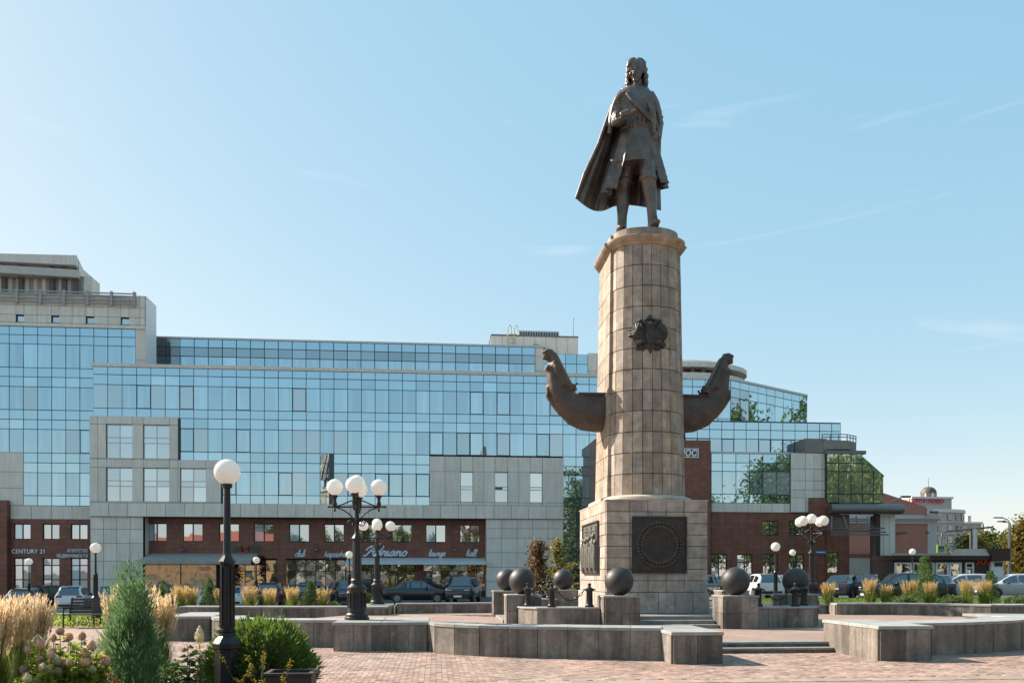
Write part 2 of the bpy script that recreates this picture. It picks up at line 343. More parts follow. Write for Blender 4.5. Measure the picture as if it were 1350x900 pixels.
for i, (y, x, sx, sy) in enumerate(cells):
    z0 = -0.025; h = 0.025 + random.uniform(-0.0015, 0.0025)
    if i < 290: sbox('paving_brick', sx - gp, sy - gp, 0.05, M['brick'], plaza, (x, y, z0 + h - 0.025 + random.uniform(-0.001, 0.001)), (random.gauss(0, 0.004), random.gauss(0, 0.004), 0))
    else: mass.obox((x, y, z0 + h - 0.025 + random.gauss(0, .0012)), sx - gp, sy - gp, 0.05, Matrix.Rotation(random.gauss(0, 0.016), 3, 'X'))
kind(mass.build('paving_bricks', M['brick_far'], plaza), 'stuff')
def lawn(name, poly, z, dens, box):
    o = sheet(name, poly, z, M['lawn'])
    x0, x1, y0, y1 = box; b = MB(); n = int((x1 - x0) * (y1 - y0) * dens)
    for _ in range(n):
        x, y = random.uniform(x0, x1), random.uniform(y0, y1); a = random.uniform(0, pi); h = random.uniform(0.04, 0.10); q = 0.02
        dx, dy = cos(a) * q, sin(a) * q
        b.add([(x - dx, y - dy, z), (x + dx, y + dy, z), (x + random.gauss(0, .03), y + random.gauss(0, .03), z + h)], [(0, 1, 2)])
    g = b.build('lawn_grass', M['grass_blade']); kind(g, 'stuff'); tag(g, 'short bright green grass of the ' + name.replace('_', ' '), 'grass')
M['grass_blade'] = leafmat('grass_blade', (0.12, 0.19, 0.03), 0.4, 0.0, 0.3)
lawn('lawn_by_bench', [(-40, 29.5), (-5.5, 30.5), (-5.5, 41), (-40, 39)], -0.012, 60, (-17, -6, 30.5, 38.5))
lawn('lawn_behind_wall', [(-5.0, 33.6), (3.5, 35.2), (3.5, 42), (-5.0, 42)], 0.10, 40, (-4.9, 3.4, 35.2, 41))
lawn('lawn_by_parked_cars', [(15.4, 31.9), (23, 31.2), (44, 31.9), (44, 45.0), (15.4, 45.0)], 0.42, 60, (15.6, 36, 32.2, 44.5))
kind(MB().box(15.35, 44, 31.95, 45.05, -.05, .41).build('raised_bed', M['soil']), 'structure')
for nm, pts in (('kerb_by_bench', [(-40, 29.3), (-5.5, 30.3)]), ('kerb_by_parked_cars', [(14.6, 45.6), (44, 45.6)]), ('kerb_of_car_park', [(-40, 41.2), (3.6, 42.1)])):
    (xa, ya), (xb, yb) = pts; b = MB(); n = int(hypot(xb - xa, yb - ya)); dx, dy = (xb - xa) / n, (yb - ya) / n
    for i in range(n):
        b.obox((xa + dx * (i + .5), ya + dy * (i + .5), 0.0), 0.985 * hypot(dx, dy), 0.15, 0.24, Matrix.Rotation(atan2(dy, dx), 3, 'Z'))
    kind(b.build(nm, M['coping']), 'structure')
sheet('flower_bed', [(-9, 6.5), (-1.0, 6.5), (-1.5, 12.6), (-3.9, 13.3), (-9, 13.9)], 0.0, M['soil'])
# ------------------------------------------------------------------ granite walls of the ring
def slabrow(par, a, b, n, z0, z1, out, rows=1, th=0.04, m=None):
    """cladding slabs along a->b (2D), facing 'out'"""
    m = m or M['granite']
    a, b, out = Vector(a), Vector(b), Vector(out); L = (b - a).length; d = (b - a) / L; w = L / n; h = (z1 - z0) / rows
    for i in range(n):
        for r in range(rows):
            c = a + d * (w * (i + .5)) + out * (th / 2 - 0.004 + random.uniform(0, 0.006))
            sbox('slab', round(w - .009, 3), th, round(h - .009, 3), m, par, (c.x, c.y, z0 + h * (r + .5)), (0, 0, atan2(d.y, d.x)))
def gblock(label, x0, x1, y0, y1, z0, z1, nx, ny, rows=1, name='granite_block', cat='block', group=None, top=0.07):
    t = thing(name, label, cat, ((x0 + x1) / 2, (y0 + y1) / 2, z0), 0, group)
    hx, hy, h = (x1 - x0) / 2, (y1 - y0) / 2, z1 - z0
    MB().box(-hx + .04, hx - .04, -hy + .04, hy - .04, 0, h - top - .001).build('core', M['granite_core'], t)
    e = .04
    slabrow(t, (-hx + e, -hy + e), (hx - e, -hy + e), nx, 0.0, h - top, (0, -1), rows); slabrow(t, (hx - e, hy - e), (-hx + e, hy - e), nx, 0.0, h - top, (0, 1), rows)
    slabrow(t, (-hx + e, hy - e), (-hx + e, -hy + e), ny, 0.0, h - top, (-1, 0), rows); slabrow(t, (hx - e, -hy + e), (hx - e, hy - e), ny, 0.0, h - top, (1, 0), rows)
    k = max(1, round(hx * 2 / 1.1)); kk = max(1, round(hy * 2 / 1.1))
    for i in range(k):
        for j in range(kk):
            sbox('coping', round(2 * (hx + .015) / k - .008, 3), round(2 * (hy + .015) / kk - .008, 3), top, M['coping'], t,
                 (-hx - .015 + 2 * (hx + .015) / k * (i + .5), -hy - .015 + 2 * (hy + .015) / kk * (j + .5), h - top / 2), bevel=0.008)
    return t
def resample(pts, step):
    pts = [Vector(p) for p in pts]; ds = [0]
    for i in range(1, len(pts)): ds.append(ds[-1] + (pts[i] - pts[i - 1]).length)
    n = max(1, round(ds[-1] / step)); out = []; k = 0
    for i in range(n + 1):
        s = ds[-1] * i / n
        while k < len(pts) - 2 and ds[k + 1] < s: k += 1
        f = (s - ds[k]) / (ds[k + 1] - ds[k]); out.append(pts[k].lerp(pts[k + 1], min(1, f)))
    return out
def gwall(label, pts, thick, z0, z1, step=0.62, cin=(CX, CY), group=None, top=0.06, zin=None):
    pts = [Vector((p.x, p.y)) for p in catmull([(x, y, 0) for x, y in pts], 6)]
    o = pts[len(pts) // 2].copy(); t = thing('granite_wall', label, 'wall', (o.x, o.y, z0), 0, group)
    pts = [p - o for p in pts]; c = Vector(cin) - o; h = z1 - z0
    q = resample(pts, step)
    def nrm(i):
        d = (q[min(i + 1, len(q) - 1)] - q[max(i - 1, 0)]).normalized(); n = Vector((d.y, -d.x))
        return n if n.dot(q[i] - c) > 0 else -n
    inn = [q[i] - nrm(i) * thick for i in range(len(q))]
    core = MB()
    A = [q[i] - nrm(i) * 0.035 for i in range(len(q))]; B = [q[i] - nrm(i) * (thick - 0.035) for i in range(len(q))]
    core.loft([[(a.x, a.y, 0), (b.x, b.y, 0), (b.x, b.y, h - top - .002), (a.x, a.y, h - top - .002)] for a, b in zip(A, B)])
    core.build('core', M['granite_core'], t)
    zi = 0 if zin is None else zin - z0
    for i in range(len(q) - 1):
        n = (nrm(i) + nrm(i + 1)).normalized()
        slabrow(t, A[i], A[i + 1], 1, 0, h - top, n); 
        if h - top - zi > .1: slabrow(t, B[i], B[i + 1], 1, zi, h - top, -n)
    for a, b, s in ((A[0], B[0], q[0] - q[1]), (A[-1], B[-1], q[-1] - q[-2])): slabrow(t, a, b, 1, 0, h - top, s.normalized())
    for i in range(len(q) - 1):
        e = 0.02; n0, n1 = nrm(i), nrm(i + 1); g = (q[i + 1] - q[i]).normalized() * 0.004
        a, b = q[i] + n0 * e + g, q[i + 1] + n1 * e - g; cc, dd = inn[i + 1] - n1 * e - g, inn[i] - n0 * e + g
        poly = [(v.x, v.y) for v in (a, b, cc, dd)]
        if (b - a).cross(dd - a) < 0: poly = poly[::-1]
        MB().prism(poly, h - top, h + random.uniform(-.002, .003)).build('coping', M['coping'], t)
    return t
def mirror(pts): return [(2 * CX - x, y) for x, y in pts]
# inner raised plaza with its two steps
inner = [(5.2, 18.62), (9.3, 18.62), (9.3, 17.6), (11.1, 17.9), (13.4, 18.6), (15.2, 20.8), (17.5, 22.5), (21.5, 23), (21.5, 28), (19.5, 31), (15.5, 31.6), (13.5, 33.2), (0, 33.4), (-3, 32.5), (-5.2, 28),
         (-5.2, 23.6), (-3.6, 21.4), (-1, 20.3), (0.5, 18.7), (3, 17.7), (5.2, 17.3)]
b = MB(); b.prism(inner, -0.03, LV); ip = kind(b.build('inner_plaza', M['paver']), 'structure')
st = thing('plaza_steps', 'two low stone steps between the granite end blocks of the ring wall', 'steps', (7.27, 18.4, 0))
for k in range(2):
    y0 = 18.02 + 0.3 * k - 18.4
    for i in range(3):
        sbox('tread', 1.115, 0.36 if k == 0 else 0.60, 0.05, M['step'], st, (-1.65 + 1.12 * (i + .5) - .03, y0 + (0.18 if k == 0 else 0.30), (0.11 if k == 0 else 0.222) - .02), bevel=0.006)
    MB().box(-1.66, 1.66, y0 + .03, y0 + .33, -0.02, (0.11 if k == 0 else 0.222) - .046).build('riser', M['granite'], st)
ZB, ZT = -0.02, 0.66
gblock('granite end block left of the plaza steps, at the end of the curved front wall', 4.58, 5.62, 15.95, 18.1, ZB, 0.63, 2, 3)
gblock('long granite end block right of the plaza steps', 8.92, 10.08, 16.15, 18.6, ZB, 0.71, 2, 4)
gwall('curved granite front wall between the steps and the lamp block', [(4.6, 16.72), (3.5, 17.0), (1.9, 17.5), (0.75, 18.0), (-.04, 18.75), (-.165, 19.36)], 0.85, ZB, ZT, zin=LV)
gwall('curved granite front wall right of the plaza steps, running to the planter', [(10.1, 17.15), (11.1, 17.3), (12.5, 17.75), (13.6, 18.3), (14.4, 19.3)], 0.95, ZB, 0.70, zin=LV)
gblock('square granite block carrying the tall five-globe lamp in front', -2.34, -0.18, 19.32, 21.5, ZB, ZT, 5, 5)
gblock('granite block at the far right end of the curved front wall', 14.2, 16.6, 19.1, 21.4, ZB, 0.70, 5, 5)
gwall('low curved granite wall behind the round green shrub', [(-2.36, 20.5), (-3.9, 20.72), (-4.95, 21.1), (-5.6, 21.75), (-5.95, 22.9)], 0.85, ZB, 0.65, zin=LV)
gblock('granite end block beside the feather grass and the bench path', -7.16, -5.95, 22.8, 25.2, ZB, 0.65, 2, 4)
# rear part of the ring
gwall('long low granite wall in front of the left row of feather grass', [(-9.6, 33.4), (-7.0, 33.0), (-4.5, 32.8), (-1.75, 32.5)], 0.8, ZB, 0.55, 0.8, cin=(-4, 24))
gblock('granite block under the far five-globe lamp by the parked sedan', -3.1, -1.7, 32.7, 34.3, ZB, 0.57, 3, 3)
gwall('low granite wall in front of the black sedan and the front-facing car', [(-1.6, 33.6), (0.3, 33.9), (2.2, 34.0), (3.6, 34.0)], 0.6, ZB, 0.62, 0.8, cin=(2, 24))
gwall('low granite wall in front of the right lawn with feather grass', [(15.25, 31.3), (17.4, 31.1), (19.2, 30.2), (20.5, 29.0)], 0.7, ZB, 0.66, 0.75, cin=(15, 22), zin=None)
gblock('low dark granite block at the right end of the lawn wall', 20.7, 23.6, 29.6, 30.5, ZB, 0.62, 3, 1)
gblock('granite block behind the right dark balls carrying the far right lamp', 14.0, 15.3, 31.35, 32.6, ZB, 0.6, 2, 2)
# ================================================================== MONUMENT
mon = thing('monument', 'tall beige stone column monument on a square stone pedestal with ship prows', 'monument', (CX, CY, 0))
PF = 0.54                      # platform level
# platform + steps (local coordinates round the monument axis)
plat = MB()
plat.box(-2.3, 2.3, -4.1, 4.1, LV - .02, PF); plat.box(-4.1, -2.302, -2.2, 2.2, LV - .02, PF); plat.box(2.302, 4.1, -2.2, 2.2, LV - .02, PF)
platform = plat.build('platform', M['step'], mon)
for sgn in (-1, 1):
    for k in range(2):
        z1 = LV + 0.107 * (k + 1); y = 4.1 + 0.34 * (2 - k)
        for i in range(3):
            sbox('step', 0.763, 0.34, 0.107, M['step'], platform, (-0.77 + 0.77 * i, sgn * (y - .17), z1 - .0535), bevel=0.008)
        x = 4.1 + 0.34 * (2 - k)
        for i in range(4): sbox('step', 0.34, 0.80, 0.107, M['step'], platform, (sgn * (x - .17), -1.215 + 0.81 * i, z1 - .0535), bevel=0.008)
# pedestal: 3.24 wide, 4.76 deep
PW, PD, PTOP = 1.62, 2.38, 4.07
ped = MB().box(-PW + .1, PW - .1, -PD + .1, PD - .1, PF, PTOP - .01).build('pedestal', M['joint'], mon)
def stones_face(par, a, b, out, zs, widths, m, th=0.12, name='stone', jit=0.018):
    a, b, out = Vector(a), Vector(b), Vector(out); L = (b - a).length; d = (b - a) / L; tot = sum(widths)
    for r in range(len(zs) - 1):
        s = 0
        for k, wv in enumerate(widths):
            w_ = L * wv / tot; e0 = 0.0
            c = a + d * (s + w_ / 2) - out * (th / 2 - random.uniform(0, jit)); s += w_; h = zs[r + 1] - zs[r]
            sbox(name, round(w_ - .016, 3), th, round(h - .016, 3), m, par, (c.x, c.y, (zs[r] + zs[r + 1]) / 2), (0, 0, atan2(d.y, d.x)), bevel=0.006)
zs = [1.20 + (PTOP - 1.20) * i / 8 for i in range(9)]
fw = [1.3, 1, 1, 1, 1.3]; sw = [1, 1.1, 1, 1, 1.1, 1, 1]
T_ = 0.12
for sgn in (-1, 1):
    stones_face(ped, (-PW, sgn * PD), (PW, sgn * PD), (0, sgn), zs, fw, M['stone_ped'])
    stones_face(ped, (sgn * PW, -PD + T_), (sgn * PW, PD - T_), (sgn, 0), zs, sw, M['stone_ped'])
E = 0.05
plinth = MB().box(-PW - E + .1, PW + E - .1, -PD - E + .1, PD + E - .1, PF, 1.19).build('plinth', M['joint'], mon)
for sgn in (-1, 1):
    stones_face(plinth, (-PW - E, sgn * (PD + E)), (PW + E, sgn * (PD + E)), (0, sgn), [PF, 1.20], [1, .8, 1.1, .9, 1, .9], M['stone_ped'])
    stones_face(plinth, (sgn * (PW + E), -PD - E + T_), (sgn * (PW + E), PD + E - T_), (sgn, 0), [PF, 1.20], [1, .9, 1.1, 1, 1, .9], M['stone_ped'])
MB().box(-PW - .02, PW + .02, -PD - .02, PD + .02, PTOP - .012, PTOP + .02).build('pedestal_cap', M['stone_pale'], mon)
# column: core box with flat sides and a convex lobe front and back
ZC0, ZC1 = 4.30, 12.36
def kz(z): return 1.0 - 0.105 * (z - ZC0) / (ZC1 - ZC0)         # taper
CW, CD = 1.30, 1.05          # core half width / half depth at the foot
LA, LB = 1.20, 0.92          # lobe half width / bulge
def lobe(phi, z, sgn=-1, inset=0.0):
    k = kz(z); return Vector(((LA - inset) * k * cos(phi), sgn * (CD * k - 0.08 + (LB - inset) * k * sin(phi) ** 0.9), z))
column = MB()
rg = []
for z in (ZC0 - .2, ZC1):
    k = kz(z); rg.append([(x * k, y * k, z) for x, y in ((-CW + .1, -CD + .06), (CW - .1, -CD + .06), (CW - .1, CD - .06), (-CW + .1, CD - .06))])
column.loft(rg)
for sgn in (-1, 1):
    column.loft([[lobe(pi * i / 14, z, sgn, .1) for i in range(15)] + [Vector((-LA * kz(z) * .8, 0, z)), Vector((LA * kz(z) * .8, 0, z))] for z in (ZC0 - .2, ZC1)])
colo = column.build('column', M['joint'], mon)
NC = 12
zc = [ZC0 + (ZC1 - ZC0) * i / NC for i in range(NC + 1)]
NT = 10
_ph = [pi * (0.015 + 0.97 * i / 400) for i in range(401)]; _cum = [0.0]
for i in range(400): _cum.append(_cum[-1] + (lobe(_ph[i + 1], ZC0) - lobe(_ph[i], ZC0)).length)
def phi_at(f):
    t = f * _cum[-1]; k = next(i for i in range(401) if _cum[i] >= t - 1e-9); return _ph[k]
JP = [phi_at(k / NT) for k in range(NT + 1)]
for sgn in (-1, 1):
    for r in range(NC):
        # arc-length spaced joints
        for k in range(NT):
            p0, p1 = JP[k], JP[k + 1]
            pr = random.uniform(0, 0.02); zz0, zz1 = zc[r] + .012, zc[r + 1] - .012; g = (p1 - p0) * .03
            if sgn == 1 and k % 2: continue
            if sgn == 1: p1 = JP[k + 2]
            n = 1
            rings = []
            for z in (zz0, zz1):
                o_ = [lobe(p0 + g + (p1 - p0 - 2 * g) * i / n, z, sgn, -pr) for i in range(n + 1)]
                i_ = [lobe(p0 + g + (p1 - p0 - 2 * g) * i / n, z, sgn, .11) for i in range(n + 1)][::-1]
                rings.append(o_ + i_)
            c = sum(rings[0], Vector()) / len(rings[0])
            b = MB(); b.loft([[v - c for v in rr] for rr in rings]); b.build('stone', M['stone'], colo, c)
    for r in range(NC):          # flat side faces
        z0, z1 = zc[r] + .011, zc[r + 1] - .011
        for k in range(3):
            ya, yb = -CD + 2 * CD * k / 3 + .006, -CD + 2 * CD * (k + 1) / 3 - .006; pr = random.uniform(0, .01)
            pts = []
            for z in (z0, z1):
                q = kz(z); pts += [(sgn * (CW - .12) * q, ya * q, z), (sgn * (CW + pr) * q, ya * q, z), (sgn * (CW + pr) * q, yb * q, z), (sgn * (CW - .12) * q, yb * q, z)]
            c = Vector((sgn * CW, (ya + yb) / 2, z0)); b = MB(); b.hexa([Vector(p) - c for p in pts])
            b.build('stone', M['stone'], colo, c)
# base moulding (torus ring) and cornice following the plan
def plan(k, grow, n=20):
    pts = []
    a, bl, cw, cd = LA * k + grow, LB * k + grow * .6, CW * k + grow, CD * k + grow * .3
    for i in range(n + 1): ph = pi * i / n; pts.append((a * cos(ph), -(cd - .06) - bl * sin(ph) ** .9))
    pts += [(-cw, -cd + .05), (-cw, cd - .05)]
    for i in range(n + 1): ph = pi * i / n; pts.append((-a * cos(ph), (cd - .06) + bl * sin(ph) ** .9))
    pts += [(cw, cd - .05), (cw, -cd + .05)]
    return pts
def planstack(name, prof, m, par, k):
    return MB().loft([[(x, y, z) for x, y in plan(k, g)][::-1] for g, z in prof]).build(name, m, par, smooth=True, ang=40)
planstack('base_moulding', [(.10, 4.085), (.22, 4.10), (.25, 4.16), (.22, 4.23), (.08, 4.285), (.02, 4.30)], M['stone_pale'], mon, 1.0)
planstack('cornice', [(-.05, 12.33), (.05, 12.365), (.07, 12.41), (.13, 12.43), (.20, 12.52), (.22, 12.55), (.22, 12.60), (.10, 12.655), (-.2, 12.66)], M['stone'], mon, kz(ZC1))
k_ = kz(ZC1)
drum = MB().loft([[(x, y, z) for x, y in plan(k_, -.10)][::-1] for z in (12.65, 12.89)]).build('drum', M['joint'], mon)
pl = plan(k_, 0.0); pin = plan(k_, -.14); npl = len(pl)
i = 0
while i < npl - 1:
    j = min(i + 2, npl - 1)
    if hypot(pl[j][0] - pl[i][0], pl[j][1] - pl[i][1]) > .9: j = i + 1
    q = [pl[x] for x in range(i, j + 1)] + [pin[x] for x in range(j, i - 1, -1)]
    c = (sum(p[0] for p in q) / len(q), sum(p[1] for p in q) / len(q))
    q = [(c[0] + (x - c[0]) * .985, c[1] + (y - c[1]) * .985) for x, y in q][::-1]
    MB().prism(q, 12.662, 12.90 + random.uniform(-.004, .006)).build('stone', M['stone'], drum); i = j
MB().loft([[(x, y, z) for x, y in plan(k_, -.16)][::-1] for z in (12.88, 12.93)]).build('statue_base_plate', M['bronze_dark'], mon)
# ------------------------------------------------------------------ plaques
fx = (PX(869, CY - PD) - CX); fz0, fz1 = PZ(869, 755.3, CY - PD), PZ(869, 680.5, CY - PD); ph = (fz1 - fz0) / 2; pz = (fz0 + fz1) / 2; pwid = .87
pq = MB(); yF = -PD
pq.box(fx - pwid, fx + pwid, yF - .05, yF + .01, pz - ph, pz + ph)
plaque = pq.build('plaque', M['bronze_dark'], mon)
plaque['label'] = 'square dark bronze plaque with a laurel wreath ring'
fr = MB()
for a, b_, c, d in ((-pwid, pwid, ph - .05, ph), (-pwid, pwid, -ph, -ph + .05), (-pwid, -pwid + .05, -ph + .051, ph - .051), (pwid - .05, pwid, -ph + .051, ph - .051)): fr.box(fx + a, fx + b_, yF - .085, yF - .045, pz + c, pz + d)
fr.build('plaque_frame', M['bronze_dark'], plaque)
wr = MB(); RW = .63
for i in range(40):
    a = 2 * pi * i / 40
    for rr, s in ((RW - .055, .07), (RW + .055, .07)):
        sw_ = .25 * (1 if rr > RW else -1)
        wr.ball((fx + rr * cos(a), yF - .06, pz + rr * sin(a)), s, .05, .055, 6, 4)
for rr in (RW - .1, RW + .1):
    wr.tube([(fx + rr * cos(2 * pi * i / 36), yF - .055, pz + rr * sin(2 * pi * i / 36)) for i in range(37)], .022, 6)
wr.build('wreath', M['bronze_prow'], plaque, smooth=True, ang=80)
def text(name, s, size, m, parent=None, loc=(0, 0, 0), rot=(pi / 2, 0, 0), ext=0.01, align='CENTER', shear=0.0, off=0.0, space=1.0, xscale=1.0):
    cu = bpy.data.curves.new(name, 'FONT'); cu.body = s; cu.size = size; cu.extrude = ext; cu.align_x = align; cu.shear = shear; cu.offset = off; cu.space_character = space; cu.resolution_u = 3
    o = bpy.data.objects.new(name, cu); COL.objects.link(o)
    dg = bpy.context.evaluated_depsgraph_get(); me = bpy.data.meshes.new_from_object(o.evaluated_get(dg)); bpy.data.objects.remove(o)
    me.name = name; me.materials.clear(); me.materials.append(m)
    t = obj(name, me, m, parent, loc, rot); t.scale = (xscale, 1, 1)
    return t
for s, z, sz in (('ПЕТРУ', .17, .20), ('ВЕЛИКОМУ', -.03, .20), ('ЛИПЕЦК', -.23, .17)):
    text('lettering', s, sz, M['bronze_prow'], plaque, (fx, yF - .052, pz + z), ext=.015)
# left relief plaque
lp = MB(); xL = -PW; z0r, z1r = 1.78, 3.5; ya, yb = -1.4, 1.42
# extents on the left face from the picture
lp.box(xL - .05, xL + .01, ya, yb, z0r, z1r); lpo = lp.build('relief_plaque', M['bronze_green'], mon); lpo['label'] = 'tall bronze relief plaque with standing figures'
fr = MB(); fr.box(xL - .09, xL - .045, ya, yb, z1r - .05, z1r); fr.box(xL - .09, xL - .045, ya, yb, z0r, z0r + .05); fr.box(xL - .09, xL - .045, ya, ya + .05, z0r + .051, z1r - .051); fr.box(xL - .09, xL - .045, yb - .05, yb, z0r + .051, z1r - .051)
fr.build('plaque_frame', M['bronze_dark'], lpo)
rl = MB(); rnd = random.Random(3)
for i in range(7):
    y = ya + .28 + i * .37; h = rnd.uniform(.95, 1.2); zb = z0r + .08 + (i % 2) * .12
    rl.tube([(xL - .07, y, zb), (xL - .08, y + rnd.uniform(-.05, .05), zb + h * .5), (xL - .09, y, zb + h * .8)], [.11, .14, .10], 8); rl.ball((xL - .09, y, zb + h * .93), .075, .075, .095, 8, 6)
    rl.tube([(xL - .09, y, zb + h * .72), (xL - .11, y + rnd.choice((-1, 1)) * .2, zb + h * .62), (xL - .1, y + rnd.choice((-1, 1)) * .22, zb + h * .85)], .035, 6)
for i in range(3): rl.tube([(xL - .06, ya + .3 + i * .8, z0r + .2), (xL - .06, ya + .4 + i * .8, z1r - .15)], .025, 6)
rl.tube([(xL - .06, ya + .3, z1r - .3), (xL - .06, yb - .3, z1r - .25)], .02, 6)
rl.build('relief_figures', M['bronze_green'], lpo, smooth=True, ang=80)
# ------------------------------------------------------------------ double-headed eagle on the lobe
def EP(zx, zy): return ((zx - 430) / 11.25 / 41.6, (430 - zy) / 11.25 / 41.6)    # local metres
ez = PZ(857, 438.5, CY - 1.92); ex = PX(857.5, CY - 1.9) - CX
kE = kz(ez)
def ecurve(x):      # depth of the lobe surface at lateral x
    c = max(-1, min(1, x / (LA * kE))); return -(CD * kE - .08 + LB * kE * (1 - c * c) ** .45)
eg = MB()
def epoly(pts, th=.09, base=0.0):
    pts = [EP(*p) for p in pts]; n = len(pts)
    f = [(x + ex, ecurve(x + ex) - base - th, z + ez) for x, z in pts]; bk = [(x + ex, ecurve(x + ex) + .04, z + ez) for x, z in pts]
    cx = sum(p[0] for p in f) / n; cy = min(p[1] for p in f) - .03; czz = sum(p[2] for p in f) / n
    o = [(cx, cy, czz)] + f + bk
    eg.add(o, [(0, 1 + (i + 1) % n, 1 + i) for i in range(n)] + [(1 + i, 1 + (i + 1) % n, 1 + n + (i + 1) % n, 1 + n + i) for i in range(n)] + [tuple(range(1 + n, 1 + 2 * n))])
def em(pts): return [(865 - x, y) for x, y in pts]
epoly([(432 + 125 * cos(2 * pi * i / 16), 420 - 140 * sin(2 * pi * i / 16)) for i in range(16)], .045)
wing = []
for i in range(9):                     # feathered outer edge of the wing
    a = radians(68 + i * 20); r0 = 142; cx_, cy_ = 268, 398
    wing += [(cx_ + (r0 + 0) * cos(a) * .92, cy_ - r0 * sin(a)), (cx_ + (r0 - 26) * cos(a + .17) * .92, cy_ - (r0 - 26) * sin(a + .17))]
wing = [(360, 470), (350, 380), (330, 320)] + wing + [(300, 515)]
epoly(wing, .07); epoly(em(wing)[::-1], .07)
for k in range(5):
    f_ = [(335 - k * 22, 330 + k * 18), (300 - k * 18, 260 + k * 30), (275 - k * 20, 300 + k * 34), (318 - k * 16, 390 + k * 18)]
    epoly(f_, .10); epoly(em(f_)[::-1], .10)
body = [(430, 300), (490, 330), (512, 420), (490, 510), (470, 560), (430, 600), (392, 560), (372, 510), (352, 420), (372, 330)]
epoly(body, .13)
shield = [(395, 365), (468, 365), (472, 430), (432, 475), (392, 430)]; epoly(shield, .17)
tail = [(400, 540), (465, 540), (510, 660), (475, 650), (440, 728), (405, 650), (355, 660)]; epoly(tail, .08)
for mm_ in (False, True):
    fl = (lambda p: em(p)[::-1]) if mm_ else (lambda p: p)
    epoly(fl([(415, 345), (385, 345), (350, 300), (335, 262), (365, 245), (392, 275), (415, 315)]), .11)      # neck
    epoly(fl([(378, 285), (330, 290), (312, 262), (280, 262), (318, 240), (350, 232), (380, 250)]), .12)       # head + beak
    epoly(fl([(325, 238), (330, 205), (350, 222), (362, 200), (374, 222), (392, 210), (385, 242)]), .10)       # small crown
    epoly(fl([(255, 240), (262, 208), (285, 225), (300, 208), (312, 228), (300, 250)]), .09)
    epoly(fl([(380, 520), (300, 545), (230, 590), (250, 612), (320, 590), (395, 570)]), .09)                     # leg
    epoly(fl([(300, 600), (265, 620), (285, 670), (345, 680), (372, 640), (350, 600)]), .09)                     # claw
epoly([(150, 440), (175, 450), (270, 640), (262, 672), (240, 665), (205, 540)], .07)                              # sceptre
for cx_, cy_, r_ in ((145, 442, 18), (640, 585, 44), (640, 522, 14)):
    epoly([(cx_ + r_ * cos(2 * pi * i / 10), cy_ - r_ * sin(2 * pi * i / 10)) for i in range(10)], .10)
epoly([(395, 215), (400, 180), (415, 195), (418, 160), (430, 140), (442, 160), (446, 195), (468, 178), (465, 215), (448, 225), (412, 225)], .10)
eg.build('eagle_emblem', M['bronze_dark'], mon)['label'] = 'dark double-headed eagle emblem with crowns'
